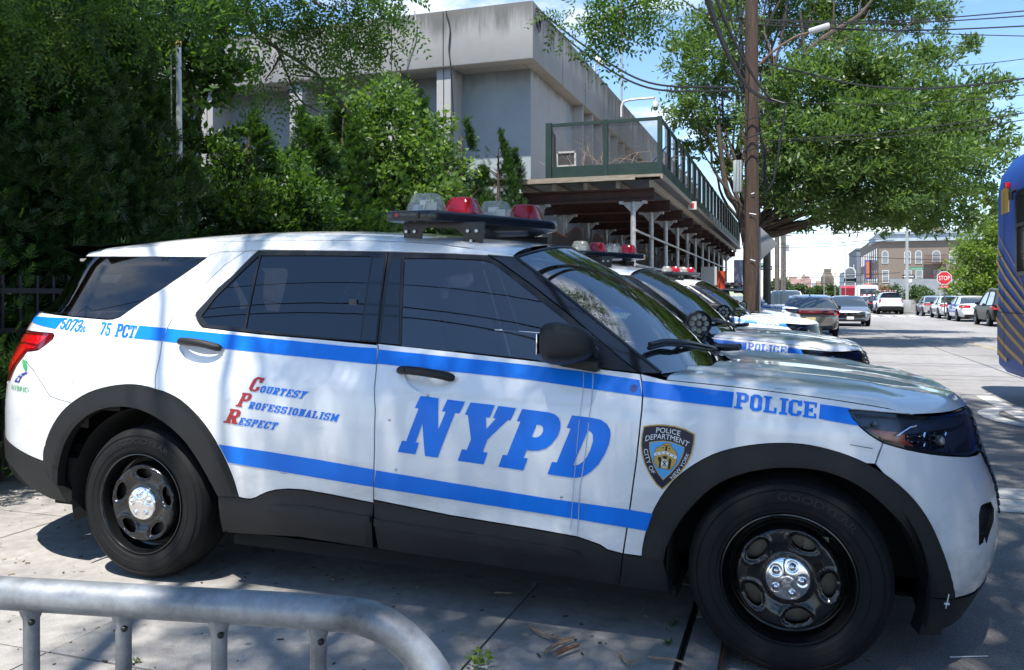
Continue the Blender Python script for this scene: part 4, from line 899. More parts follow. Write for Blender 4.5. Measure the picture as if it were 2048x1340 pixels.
    for big, bq, sm, sq in (('C', [(505, 315), (655, 335), (760, 122), (615, 104)], 'OURTESY', [(672, 338), (1335, 440), (1425, 330), (715, 238)]),
                            ('P', [(320, 550), (470, 572), (585, 362), (425, 340)], 'ROFESSIONALISM', [(503, 582), (1850, 785), (1897, 675), (545, 478)]),
                            ('R', [(140, 798), (330, 822), (410, 608), (240, 585)], 'ESPECT', [(345, 828), (905, 910), (975, 800), (400, 722)])):
        word(big, *ZC(bq), M_red); word(sm, *ZC(sq), M_blue, gap=.14)
    # hybrid leaf and road
    word('HYBRID', *ZR([(145, 1088), (350, 1128), (355, 1062), (152, 1025)]), M_green, fnt=1)
    decal('emblem', [fill([U(ZR([(275, 722), (300, 728), (325, 752), (340, 800), (336, 845), (318, 870), (300, 850), (285, 815), (278, 770)]))])], ident, M_green, root, OFF)
    decal('emblem', [fill([U(ZR([(355, 884), (320, 878), (275, 892), (230, 922), (200, 960), (178, 995), (238, 1005), (252, 965), (280, 925), (320, 900)]))], [U(ZR([(262, 908), (282, 908), (262, 930), (240, 925)])), U(ZR([(226, 938), (250, 942), (232, 985), (200, 980)]))])], ident, M_violet, root, OFF)
    # shield badge
    so = [(228, 187), (330, 168), (440, 159), (560, 158), (760, 182), (930, 235), (1087, 315), (1086, 400), (1075, 490), (1040, 640), (970, 800), (870, 940), (740, 1080), (540, 1248), (440, 1160), (330, 1000), (240, 810), (195, 640), (180, 480), (195, 340)]
    si = [(325, 455), (420, 437), (560, 428), (700, 448), (830, 495), (918, 540), (905, 620), (880, 700), (820, 820), (700, 960), (555, 1090), (470, 980), (390, 830), (345, 670), (325, 560)]
    b0 = U(ZS(so)); decal('badge', [fill([b0], (), .03, .03)], ident, M_gold, root, OFF); bo = bpy.context.scene.collection.objects[-1]
    decal('badge_field', [fill([inset(b0, .0048)], (), .03, .03)], ident, M_navy, root, OFF + .0006)
    b1 = U(ZS(si)); decal('badge_rim', [fill([b1], (), .03, .03)], ident, M_gold, root, OFF + .0012); decal('badge_field', [fill([inset(b1, .0030)], (), .03, .03)], ident, M_sky, root, OFF + .0018)
    em = [(465, 520), (490, 540), (520, 520), (535, 490), (560, 472), (620, 464), (690, 485), (705, 530), (730, 570), (760, 580), (775, 625), (800, 680), (785, 760), (780, 800), (745, 850), (720, 870), (690, 920), (590, 905), (460, 880), (435, 830), (405, 800), (400, 740), (410, 690), (415, 620), (430, 570)]
    e0 = U(ZS(em)); decal('emblem', [fill([e0])], ident, M_black, root, OFF + .0024); decal('emblem', [fill([inset(e0, .0013)])], ident, M_gold, root, OFF + .0030)
    dk = [fill([U(ZS(q))]) for q in ([(600, 520), (630, 520), (622, 600), (590, 598)], [(555, 495), (680, 515), (678, 525), (553, 505)], [(540, 535), (578, 540), (570, 558), (550, 556)], [(648, 550), (685, 556), (676, 574), (655, 570)], [(478, 700), (520, 695), (532, 760), (522, 800), (512, 880), (485, 878), (492, 780), (470, 740)], [(650, 740), (672, 710), (700, 750), (690, 800), (672, 900), (635, 898), (648, 820)], [(540, 690), (585, 675), (640, 700), (620, 720), (600, 740), (580, 735)])]
    decal('emblem', dk, ident, M_black, root, OFF + .0036)
    decal('emblem', [fill([U(ZS([(410, 632), (600, 600), (790, 690), (778, 738), (600, 642), (410, 680)]))]), fill([U(ZS([(580 + 55 * math.cos(t), 808 + 72 * math.sin(t)) for t in np.linspace(0, 2 * np.pi, 17)[:-1]]))])], ident, M_let, root, OFF + .0042)
    decal('emblem', [fill([U(ZS([(x - 10, y - 10), (x + 10, y - 8), (x + 8, y + 10), (x - 10, y + 10)]))]) for x, y in ((460, 650), (530, 635), (602, 622), (668, 654), (735, 690))] + [fill([U(ZS(q))]) for q in ([(545, 770), (560, 760), (620, 850), (605, 860)], [(605, 760), (620, 770), (555, 855), (545, 845)], [(570, 750), (592, 752), (588, 775), (570, 773)], [(568, 845), (590, 848), (585, 868), (570, 866)])], ident, M_black, root, OFF + .0048)
    word('POLICE', *ZS([(440, 296), (838, 352), (850, 268), (447, 209)]), M_let, off=OFF + .0012, fnt=1, bm=ZS([(640, 303)])[0], tm=ZS([(648, 222)])[0])
    word('DEPARTMENT', *ZS([(258, 440), (968, 538), (1003, 458), (268, 350)]), M_let, off=OFF + .0012, fnt=1, bm=ZS([(612, 408)])[0], tm=ZS([(625, 322)])[0])
    word('CITY OF', *ZS([(230, 568), (375, 985), (428, 960), (298, 562)]), M_let, off=OFF + .0012, fnt=1, bm=ZS([(283, 795)])[0], tm=ZS([(345, 765)])[0])
    word('NEW YORK', *ZS([(715, 1080), (992, 655), (950, 622), (668, 1038)]), M_let, off=OFF + .0012, fnt=1, bm=ZS([(885, 880)])[0], tm=ZS([(835, 838)])[0])
    # seams, filler flap lines and screws
    def line(px, wd=.004, m=M_black, nm='panel_seam', off=OFF + .0003):
        q = np.array(U(px)); d = np.gradient(q, axis=0); nn = np.stack([-d[:, 1], d[:, 0]], 1); nn /= np.linalg.norm(nn, axis=1)[:, None] + 1e-9; decal(nm, [fill([list(q + nn * wd / 2) + list((q - nn * wd / 2)[::-1])], (), None, .06)], ident, m, root, off)
    line(ZR([(300, 690), (420, 860), (540, 1050), (612, 1165), (640, 1180), (740, 1215), (868, 1250)]), .003)
    M_seam = mat('vinyl_seam', (.42, .47, .55), .4)
    line([(1187, 742), (1184, 800), (1172, 900), (1160, 980), (1155, 1070)], .0035, M_seam); line([(1168, 738), (1166, 790), (1152, 920), (1141, 1060)], .0022, M_seam)
    for p in ((855, 791), (779, 839), (792, 938.5), (1123, 993)):
        s0, z0 = U([p])[0]; mb = MB(); c = Bp(s0, z0, .0012); mb.lathe([(.0001, -.0035), (.003, -.0034), (.0062, -.001), (.0062, .003)], c=tuple(c), axis='Y', n=12); mb.build('screw', M_alum, root, smooth=True)
    # scuffs
    M_sc = mat('scuff', (.60, .62, .65), .6); M_sc2 = mat('dark_scuff', (.14, .15, .17), .7)
    for px, wd, m in (([(450, 805), (462, 797)], .0025, M_sc), ([(1008, 747), (1020, 748), (1030, 749)], .0018, M_sc2), ([(1390, 783), (1420, 786)], .0015, M_sc2), ([(86, 700), (110, 712), (125, 722), (150, 733)], .004, M_sc), ([(140, 764), (150, 765)], .003, M_sc2), ([(505, 999), (522, 994), (560, 984)], .003, M_sc2), ([(1550, 777), (1572, 780)], .0018, M_sc2), ([(1700, 889), (1745, 897)], .003, M_sc2), ([(560, 945), (575, 947)], .002, M_sc2), ([(636, 709), (638, 712)], .004, M_sc2)): line(px, wd, m, 'scuff')
    decal('smudge', [fill([U([(1260, 772), (1268, 769), (1276, 773), (1274, 783), (1266, 787), (1259, 781)])])], ident, mat('smudge', (.015, .06, .30), .5), root, OFF + .0004)
def light_bar(root, yc=0.0):
    """roof bar: V-shaped black tray on two brackets with seven domes"""
    z0 = 1.775; mb = MB()
    pl = [(1.165, -.69), (1.40, -.70), (1.44, -.66), (1.80, -.08), (1.82, 0), (1.80, .08), (1.44, .66), (1.40, .70), (1.165, .69), (1.15, .60), (1.40, 0), (1.15, -.60)]
    mb.prism(pl, z0, z0 + .05, 'Z'); t = mb.build('light_bar', M_gloss2, root, bevel=.012)
    for yy in (-.54, .54):
        mb = MB()
        zt_, zb_ = z0 + .006, 1.672
        q = [(1.19, zb_), (1.285, zb_), (1.285, zb_ + .055), (1.315, z0 - .02), (1.46, z0 - .028), (1.50, zb_ + .05), (1.50, zb_ - .01), (1.60, zb_ - .015), (1.615, z0 + .004), (1.18, zt_)]
        mb.prism(q, yy - .004, yy + .004); mb.bbox((1.175, yy - .035, zb_ - .004), (1.30, yy + .01, zb_ + .004)); mb.bbox((1.485, yy - .035, zb_ - .02), (1.615, yy + .01, zb_ - .012))
        mb.build('bar_bracket', M_trim, t, bevel=.002)
    for yy in (-.55, ):
        for x in (1.205, 1.25, 1.53, 1.575):
            mb = MB(); mb.lathe([(.0001, -.010), (.008, -.009), (.010, -.004), (.010, .004)], c=(x, yy, 1.735), axis='Y', n=10); mb.build('bracket_bolt', M_alum, t, smooth=True)
        for x in (1.235, 1.55): mb = MB(); mb.lathe([(.0001, .016), (.008, .014), (.009, .0)], c=(x, yy - .012, 1.678), n=10); mb.build('bracket_bolt', M_alum, t, smooth=True)
    for k, (x, y) in enumerate([(1.33, -.585), (1.44, -.39), (1.545, -.195), (1.645, 0), (1.545, .195), (1.44, .39), (1.33, .585)]):
        red = k % 2 == 1; q = []; nn = 32
        mb = MB(); V = []; lv = [(0.0, 1.0), (.012, 1.0), (.050, .84), (.078, .70), (.086, .62), (.0885, .45), (.0890, .02)]
        for h, sc_ in lv:
            for j in range(nn):
                th = 2 * math.pi * j / nn; e = lambda v, p=.55: math.copysign(abs(v) ** p, v); V.append((x + .088 * sc_ * e(math.cos(th)), y + .093 * sc_ * e(math.sin(th)), z0 + .05 + h))
        Fq = [(i * nn + j, i * nn + (j + 1) % nn, (i + 1) * nn + (j + 1) % nn, (i + 1) * nn + j) for i in range(len(lv) - 1) for j in range(nn)] + [tuple(range((len(lv) - 1) * nn, len(lv) * nn))]
        mb.add(V, Fq); d = mb.build('light_dome', M_dome_r if red else M_dome_w, t, smooth=True, angle=.9)
        mb = MB(); mb.box((x - .012, y, z0 + .082), (.006, .10, .055), rz=.4, ry=.35); mb.box((x + .02, y + .01, z0 + .075), (.05, .035, .045), rz=.3); mb.lathe([(.0001, .085), (.030, .080), (.040, .055), (.0405, .05)], c=(x - .03, y - .03, z0 + .0), n=16); mb.box((x - .03, y + .045, z0 + .085), (.07, .006, .06), rz=-.3); mb.build('dome_reflector', M_alum if not red else M_redin, t)
    # maker's plate
    mb = MB(); mb.prism([(1.20, z0 + .008), (1.34, z0 + .010), (1.34, z0 + .042), (1.20, z0 + .042)], -.7035, -.700); p = mb.build('maker_plate', M_trim, t)
    f, wd = sans_fill('FEDERAL SIGNAL'); flat_text(f, wd, lambda u, v: (1.243 + .085 * u, -.7055, z0 + .024 + .010 * v), 'lettering', M_grey, t)
    mb = MB(); mb.lathe([(.0001, -.7055), (.009, -.7052), (.009, -.7035)], c=(1.226, 0, z0 + .027), axis='Y', n=12); mb.build('maker_mark', M_red, t)
    return t
M_gloss2 = mat('light_bar_black', (.010, .012, .016), .25, coat=.3); M_redin = mat('red_inner', (.5, .02, .03), .3)
suv = build_suv(); mark_suv(suv); light_bar(suv)
# sticky tie on the front corner
suv.matrix_world = CARM
tag(suv, 'white and blue police SUV nearest the viewer, NYPD in large letters on its door', 'police car', 'police SUVs backed over the sidewalk')
# ================================================================== ground
RZ = -0.045
def ground_mat(name, base, kind):
    m = bpy.data.materials.new(name); m.use_nodes = True; N, L = m.node_tree.nodes, m.node_tree.links; b = N['Principled BSDF']
    t = N.new('ShaderNodeTexCoord')
    def noise(sc, det=6, rough=.6, st=None):
        n = N.new('ShaderNodeTexNoise'); n.inputs['Scale'].default_value = sc; n.inputs['Detail'].default_value = det; n.inputs['Roughness'].default_value = rough
        mpn = N.new('ShaderNodeMapping'); L.new(t.outputs['Object'], mpn.inputs[0]); mpn.inputs['Scale'].default_value = st or (1, 1, 1); L.new(mpn.outputs[0], n.inputs['Vector']); return n.outputs[0]
    def rng(x, a, bb, c, d):
        r = N.new('ShaderNodeMapRange'); L.new(x, r.inputs['Value']); r.inputs['From Min'].default_value = a; r.inputs['From Max'].default_value = bb; r.inputs['To Min'].default_value = c; r.inputs['To Max'].default_value = d; return r.outputs[0]
    def mul(a, c):
        r = N.new('ShaderNodeMath'); r.operation = 'MULTIPLY'; L.new(a, r.inputs[0])
        if isinstance(c, float): r.inputs[1].default_value = c
        else: L.new(c, r.inputs[1])
        return r.outputs[0]
    if kind == 'concrete': f = mul(mul(rng(noise(1.3, 8), .3, .7, .72, 1.15), rng(noise(14, 6), .3, .7, .82, 1.14)), mul(rng(noise(260, 3), .25, .75, .50, 1.5), rng(noise(5.5, 3, .4), .60, .72, 1.0, .80)))
    if kind == 'concrete':
        v = N.new('ShaderNodeTexVoronoi'); v.inputs['Scale'].default_value = 4.5; v.inputs['Randomness'].default_value = 1; L.new(t.outputs['Object'], v.inputs['Vector']); f = mul(f, rng(v.outputs['Distance'], .045, .075, .52, 1.0)); f = mul(f, rng(noise(2.2, 10, .75), .36, .46, .86, 1.0))
    else: f = mul(mul(rng(noise(.35, 6, .6, (1, .25, 1)), .3, .7, .80, 1.18), rng(noise(5, 8), .3, .7, .86, 1.12)), rng(noise(150, 4, .7), .3, .7, .45, 1.6))
    mx = N.new('ShaderNodeVectorMath'); mx.operation = 'SCALE'; mx.inputs[0].default_value = base; L.new(f, mx.inputs['Scale']); L.new(mx.outputs[0], b.inputs['Base Color'])
    b.inputs['Roughness'].default_value = .88 if kind == 'concrete' else .82; b.inputs['Specular IOR Level'].default_value = .3
    bp = N.new('ShaderNodeBump'); bp.inputs['Strength'].default_value = .5; bp.inputs['Distance'].default_value = .004 if kind == 'concrete' else .008; L.new(noise(260 if kind == 'concrete' else 110, 4), bp.inputs['Height']); L.new(bp.outputs[0], b.inputs['Normal'])
    return m
M_conc = ground_mat('sidewalk_concrete', (.325, .312, .296), 'concrete'); M_asph = ground_mat('asphalt', (.245, .236, .228), 'asphalt'); M_kerb = ground_mat('kerb_stone', (.25, .24, .23), 'concrete')
M_joint = mat('joint_dirt', (.028, .024, .02), .95, noise=.4, nscale=30); M_rust = mat('rusty_steel', (.10, .045, .025), .75, noise=.4, nscale=25)
def paintmat(name, col):
    m = mat(name, col, .7, noise=.12, nscale=2.0); return m
M_line = mat('road_paint', (.62, .61, .58), .7, noise=.25, nscale=7)
mb = MB(); mb.add([(2.5, -60, RZ), (1200, -60, RZ), (1200, 3500, RZ), (2.5, 3500, RZ)], [(0, 1, 2, 3)]); mb.add([(-800, 70, RZ), (2.5, 70, RZ), (2.5, 3500, RZ), (-800, 3500, RZ)], [(0, 1, 2, 3)]); tag(mb.build('road', M_asph), kind='structure')
mb = MB(); mb.bbox((-60, -60, -.3), (2.612, 66, -.012)); tag(mb.build('sidewalk_base', M_joint), kind='structure')
mb = MB(); rnd = random.Random(3); xs = [-60, -30, -12, -8.0, -6.1, -4.5, -2.9, -1.32, .257, 1.855, 2.608]; ys = [-60, -30, -12, -8.7, -7.1, -5.5, -3.95, -2.37, -.785, .8, 2.38, 3.96, 5.55, 7.1, 8.7, 10.3, 12, 15, 18, 21, 24, 28, 33, 40, 50, 66]
for i in range(len(xs) - 1):
    for j in range(len(ys) - 1):
        g = .004; dz = rnd.uniform(-.004, .0); mb.bbox((xs[i] + g, ys[j] + g * (2.2 if j == 8 else 1), -.02), (xs[i + 1] - g, ys[j + 1] - g, dz))
tag(mb.build('sidewalk', M_conc), kind='structure')
mb = MB()
for j in range(-20, 22): mb.bbox((2.632, j * 3.0 + .4, -.2), (2.765, j * 3.0 + 3.394, .002))
tag(mb.build('kerb', M_kerb, bevel=.012), kind='structure')
mb = MB()
for j in range(-20, 22): mb.bbox((2.766, j * 3.0 + .4, -.2), (2.776, j * 3.0 + 3.39, -.004))
tag(mb.build('kerb_edge', M_rust), kind='structure')
# far side pavement
mb = MB(); mb.bbox((13.6, -60, -.3), (13.78, 72, .075)); mb.bbox((13.6, 108, -.3), (13.78, 700, .075)); tag(mb.build('far_kerb', M_kerb), kind='structure')
mb = MB(); mb.bbox((13.782, -60, -.3), (60, 72, .07)); mb.bbox((13.782, 108, -.3), (200, 700, .07)); tag(mb.build('far_sidewalk', M_conc), kind='structure')
# painted markings
mb = MB(); L1 = RZ + .004
def quad(x0, x1, y0, y1): mb.add([(x0, y0, L1), (x1, y0, L1), (x1, y1, L1), (x0, y1, L1)], [(0, 1, 2, 3)])
quad(3.4, 8.1, 3.02, 3.42); quad(3.4, 8.1, 3.435, 3.80)
quad(5.55, 5.76, 7.6, 10.25)
rg = []; 
for k in range(22):
    t0 = math.pi * (.40 + 1.2 * k / 22); t1 = math.pi * (.40 + 1.2 * (k + 1) / 22); c = (5.80, 8.0)
    mb.add([(c[0] + .62 * math.cos(t0), c[1] + 1.0 * math.sin(t0), L1 + .004), (c[0] + .62 * math.cos(t1), c[1] + 1.0 * math.sin(t1), L1 + .004), (c[0] + .40 * math.cos(t1), c[1] + .72 * math.sin(t1), L1 + .004), (c[0] + .40 * math.cos(t0), c[1] + .72 * math.sin(t0), L1 + .004)], [(0, 1, 2, 3)])
for k in range(12): quad(3.4 + k * .85, 3.4 + k * .85 + .42, 60.5, 64)
quad(3.2, 13.4, 56.8, 57.3)
tag(mb.build('road_markings', M_line), kind='structure')
mb = MB()
for pts, wd in (([(3.0, 13.6), (5.0, 13.5), (8.5, 13.65), (13, 13.5)], .035), ([(3.2, 12.7), (6.5, 12.75), (9.0, 12.6)], .02), ([(6.9, -8), (6.95, 4), (6.85, 16), (6.95, 40)], .03), ([(3.1, 19.2), (7, 19.4), (13, 19.2)], .04), ([(4.1, 1.2), (4.5, 2.2), (4.4, 5.5), (4.9, 9.0)], .012)):
    q = np.array(catmull(pts, 8)); q += np.random.default_rng(3).normal(size=q.shape) * .012; t_ = np.gradient(q, axis=0); n_ = np.stack([-t_[:, 1], t_[:, 0]], 1); n_ /= np.linalg.norm(n_, axis=1)[:, None]; n = len(q); mb.add([(*p, RZ + .002) for p in q + n_ * wd / 2] + [(*p, RZ + .002) for p in q - n_ * wd / 2], [(i, i + 1, n + i + 1, n + i) for i in range(n - 1)])
tag(mb.build('road_seams', mat('tar', (.05, .05, .05), .7)), kind='structure')
mb = MB(); quad(8.2, 8.3, 12, 26); tag(mb.build('centre_line', mat('yellow_paint', (.36, .29, .14), .75, noise=.35, nscale=3)), kind='structure')
# ================================================================== precinct building
def stained(name, base, dark, zt, depth):
    """painted concrete: mottled, with run-off stains hanging from the coping"""
    m = bpy.data.materials.new(name); m.use_nodes = True; N, L = m.node_tree.nodes, m.node_tree.links; b = N['Principled BSDF']; t = N.new('ShaderNodeTexCoord')
    def noise(sc, st, det=7):
        n = N.new('ShaderNodeTexNoise'); n.inputs['Scale'].default_value = sc; n.inputs['Detail'].default_value = det; n.inputs['Roughness'].default_value = .65; mpn = N.new('ShaderNodeMapping'); L.new(t.outputs['Object'], mpn.inputs[0]); mpn.inputs['Scale'].default_value = st; L.new(mpn.outputs[0], n.inputs['Vector']); return n.outputs[0]
    s = N.new('ShaderNodeSeparateXYZ'); L.new(t.outputs['Object'], s.inputs[0])
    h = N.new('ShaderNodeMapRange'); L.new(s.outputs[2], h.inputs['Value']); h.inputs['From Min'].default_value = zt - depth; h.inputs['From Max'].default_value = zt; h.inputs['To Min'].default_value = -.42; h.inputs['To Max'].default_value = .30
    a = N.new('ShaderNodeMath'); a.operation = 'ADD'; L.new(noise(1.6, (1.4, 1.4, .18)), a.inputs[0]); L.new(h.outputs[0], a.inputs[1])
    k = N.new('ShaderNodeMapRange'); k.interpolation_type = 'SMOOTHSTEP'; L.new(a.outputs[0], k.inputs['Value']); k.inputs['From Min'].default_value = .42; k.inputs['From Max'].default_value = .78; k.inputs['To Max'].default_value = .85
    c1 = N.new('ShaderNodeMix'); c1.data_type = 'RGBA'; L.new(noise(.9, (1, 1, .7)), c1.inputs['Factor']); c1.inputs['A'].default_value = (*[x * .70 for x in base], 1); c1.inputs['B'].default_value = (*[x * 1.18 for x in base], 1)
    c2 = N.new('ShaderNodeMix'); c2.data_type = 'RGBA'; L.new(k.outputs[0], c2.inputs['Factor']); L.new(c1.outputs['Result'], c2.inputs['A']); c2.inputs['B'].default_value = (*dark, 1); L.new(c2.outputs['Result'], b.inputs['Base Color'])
    b.inputs['Roughness'].default_value = .85; bp = N.new('ShaderNodeBump'); bp.inputs['Strength'].default_value = .25; bp.inputs['Distance'].default_value = .01; L.new(noise(16, (1, 1, 1)), bp.inputs['Height']); L.new(bp.outputs[0], b.inputs['Normal'])
    return m
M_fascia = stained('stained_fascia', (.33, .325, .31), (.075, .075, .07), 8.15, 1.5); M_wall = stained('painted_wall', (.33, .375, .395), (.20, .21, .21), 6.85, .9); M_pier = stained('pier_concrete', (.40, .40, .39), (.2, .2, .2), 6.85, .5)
M_win = mat('dark_window', (.02, .026, .03), .08, coat=.5); M_frame = mat('window_frame_white', (.62, .62, .60), .5); M_greenpan = mat('spandrel_panel', (.30, .36, .36), .6)
BX, BY = -2.54, 14.74; TOPZ, SOF = 8.12, 6.80
pb = empty('station_building', (BX, BY, 0)); tag(pb, 'grey concrete two-storey building with deep overhanging parapet behind the green trees', 'building')
def part(mb, name, m, root=pb, **k):
    o = mb.build(name, m, None, **k); o.parent = root; o.matrix_parent_inverse = root.matrix_world.inverted() if False else Matrix.Translation(-root.location); return o
bpy.context.view_layer.update()
mb = MB(); mb.bbox((BX - 26, BY, SOF), (BX, BY + .42, TOPZ)); mb.bbox((BX - .36, BY + .425, SOF), (BX, BY + 36, TOPZ)); part(mb, 'parapet', M_fascia, bevel=.03)
mb = MB(); mb.bbox((BX - 26, BY + .43, SOF + .006), (BX - .37, BY + 36, TOPZ - .5)); part(mb, 'roof', M_fascia)
mb = MB(); mb.bbox((BX - 26, BY + .85, -.2), (BX - .32, BY + 35.7, SOF + .004)); part(mb, 'wall', M_wall)
jl = MB()
for x in (-2.21, -3.56, -4.95, -6.3, -7.6, -9.0, -10.4): jl.bbox((BX + x - .012, BY - .003, SOF + .02), (BX + x + .012, BY + .01, TOPZ - .05))
for k in range(14): jl.bbox((BX - .008, BY + 2.6 + 2.45 * k - .011, SOF + .02), (BX + .003, BY + 2.6 + 2.45 * k + .011, TOPZ - .05))
part(jl, 'fascia_joint', M_joint)
for k, x in enumerate((-2.25, -3.6, -6.3, -9.0, -11.6)):
    mb = MB(); mb.bbox((BX + x - .18, BY + .12, 0), (BX + x - .012, BY + .845, SOF - .002)); mb.bbox((BX + x + .012, BY + .12, 0), (BX + x + .18, BY + .845, SOF - .002)); part(mb, 'pier', M_pier)
for x in (-4.9, -7.6, -10.3):
    w_ = MB(); w_.bbox((BX + x - .75, BY + .80, 3.3), (BX + x + .75, BY + .846, 5.2)); o = part(w_, 'window', M_win)
    f_ = MB()
    for a in (-.75, 0, .75): f_.bbox((BX + x + a - .04, BY + .76, 3.3), (BX + x + a + .04, BY + .798, 5.2))
    f_.bbox((BX + x - .8, BY + .755, 5.203), (BX + x + .8, BY + .80, 5.28)); f_.bbox((BX + x - .8, BY + .74, 3.2), (BX + x + .8, BY + .80, 3.297)); fo = f_.build('window_frame', M_frame); fo.parent = o; fo.matrix_parent_inverse = Matrix.Translation(-pb.location)
    s_ = MB(); s_.bbox((BX + x - .75, BY + .79, 2.0), (BX + x + .75, BY + .845, 3.15)); part(s_, 'spandrel', M_greenpan)
# street face: blind corner, then fins with slots
mb = MB(); mb.bbox((BX - .60, BY + .852, 0), (BX - .318, BY + 4.2, SOF - .002)); part(mb, 'corner_wall', M_pier)
for k in range(25):
    y = BY + 4.9 + 1.22 * k
    mb = MB(); mb.bbox((BX - .318, y - .06, 0), (BX - .03, y + .06, SOF - .003)); part(mb, 'fin', M_pier)
    if k % 2 == 0 and k < 24:
        w_ = MB(); w_.bbox((BX - .33, y + .12, 3.4), (BX - .30, y + 1.1, 5.6)); part(w_, 'window', M_win)
mb = MB(); mb.box((BX - 3.9, BY + .2, TOPZ + .16), (.05, .05, .5)); mb.box((BX - 4.0, BY + .05, TOPZ + .48), (.36, .22, .16), rx=.5); o = mb.build('floodlight', mat('lamp_white', (.7, .68, .62), .5)); tag(o, 'white floodlight standing on the left parapet edge of the grey building', 'floodlight')
mb = MB(); mb.box((BX - .05, BY + 6.5, TOPZ + .12), (.04, .04, .3)); mb.box((BX + .12, BY + 6.5, TOPZ + .34), (.28, .30, .2), ry=.5); o = mb.build('floodlight', MATS['lamp_white']); tag(o, 'white floodlight on the street side of the roof edge', 'floodlight')
# loose cables over the parapet
M_cab = mat('cable_black', (.012, .012, .013), .6); M_cab2 = mat('cable_grey', (.30, .30, .29), .6)
def cable(name, pts, r, m=None, label=None, group=None, n=6, k=8):
    mb = MB(); mb.tube(catmull(pts, k), r, n); o = mb.build(name, m or M_cab, smooth=True); tag(o, label, 'cable', group); return o
def onface(px, py, off=.06): p = at_y(px, py, BY - off); return p
cable('hanging_cable', [onface(829, 22, .03), onface(832, 60, .06), onface(818, 110, .05), onface(812, 140, .04)], .018, M_cab2, 'pale loose cable draped over the stained parapet')
cable('hanging_cable', [onface(892, 22, .03), onface(900, 55, .05), onface(898, 100, .04), onface(902, 140, .04), onface(908, 260, -.1)], .016, M_cab, 'dark loose cable hanging down beside the concrete pier')
# mast, camera arm
mp_ = at_x(1243, 210, BX - 1.2); mb = MB(); mb.tube([(mp_[0], mp_[1], TOPZ - .4), (mp_[0], mp_[1], TOPZ + 7)], .05, 8)
o = mb.build('radio_mast', mat('galvanised', (.42, .43, .44), .5, metal=.6)); tag(o, 'tall thin red and white radio mast on the station roof', 'mast')
mb = MB()
for k in range(4): mb.tube([(mp_[0], mp_[1], TOPZ + 4.2 + k * .7), (mp_[0], mp_[1], TOPZ + 4.5 + k * .7)], .056, 8)
b_ = mb.build('mast_band', mat('mast_red', (.5, .06, .04), .5)); b_.parent = o
q = at_x(1283, 210, BX + 1.0); pc = at_x(1240, 215, BX + .0)
cy_ = at_x(1242, 212, BX + .02)[1]; zc_ = at_x(1242, 205, BX + .02)[2]
mb = MB(); mb.tube(catmull([(BX + .02, cy_, zc_ - .5), (BX + .05, cy_, zc_ - .1), (BX + .25, cy_, zc_ + .05), (BX + 1.1, cy_, zc_ + .07), (BX + 1.2, cy_, zc_ + .03), (BX + 1.2, cy_, zc_ - .06)], 6), .04, 8); o = mb.build('security_camera', mat('camera_white', (.7, .7, .7), .4), smooth=True); tag(o, 'white dome camera hanging from a curved arm above the roof edge', 'camera')
mb = MB(); mb.lathe([(.001, .0), (.09, -.01), (.11, -.10), (.10, -.19), (.08, -.20)], c=(BX + 1.2, cy_, zc_ - .06), n=14); d_ = mb.build('camera_housing', MATS['camera_white'], o, smooth=True)
mb = MB(); mb.sphere((BX + 1.2, cy_, zc_ - .28), .085, 12, 8); mb.build('camera_dome', M_gloss, o, smooth=True)
# ================================================================== sidewalk shed
SX, SY = .62, 12.98; DZ = 3.78
sh_ = empty('sidewalk_shed', (SX, SY, 0)); tag(sh_, 'scaffold sidewalk shed with green mesh parapet running along the grey building', 'scaffold')
sp = lambda mb, n, m, **k: part(mb, n, m, sh_, **k)
M_gpaint = mat('dark_green_paint', (.010, .032, .025), .55, noise=.35, nscale=5); M_ibeam = mat('red_oxide_beam', (.055, .022, .016), .7, noise=.35, nscale=6); M_corr = mat('corrugated_deck', (.13, .145, .15), .5, metal=.5, noise=.2, nscale=3); M_plank = mat('weathered_plank', (.26, .22, .17), .85, noise=.4, nscale=4, stretch=(1, 8, 8)); M_post = mat('galvanised_post', (.42, .42, .41), .45, metal=.35, noise=.25, nscale=12)
LEN = 26.0; XI = BX + .02
mb = MB(); n = 0
xsn = np.arange(SY, SY + LEN, .075); Vd = []; 
for i, y in enumerate(xsn): zo = .03 if i % 2 else 0; Vd += [(XI + .02, y, DZ - .10 + zo), (SX - .02, y, DZ - .10 + zo)]
mb.add(Vd, [(2 * i, 2 * i + 1, 2 * i + 3, 2 * i + 2) for i in range(len(xsn) - 1)]); sp(mb, 'deck_sheet', M_corr)
mb = MB(); mb.bbox((XI, SY - .06, DZ - .05), (SX, SY + LEN, DZ - .0)); sp(mb, 'deck_board', M_plank)
mb = MB(); mb.bbox((XI - .8, SY - .10, DZ - .10), (SX - .5, SY - .062, DZ + .0)); mb.bbox((SX + .002, SY - .1, DZ - .10), (SX + .04, SY + LEN, DZ - .005)); sp(mb, 'edge_board', M_plank)
for j in range(5): 
    x = XI + .3 + j * (SX - XI - .5) / 4; mb = MB(); mb.bbox((x - .04, SY + .02, DZ - .24), (x + .04, SY + LEN - .1, DZ - .105)); sp(mb, 'joist', M_plank)
px0 = .03; posts_y = [13.2 + 2.25 * k for k in range(12)]
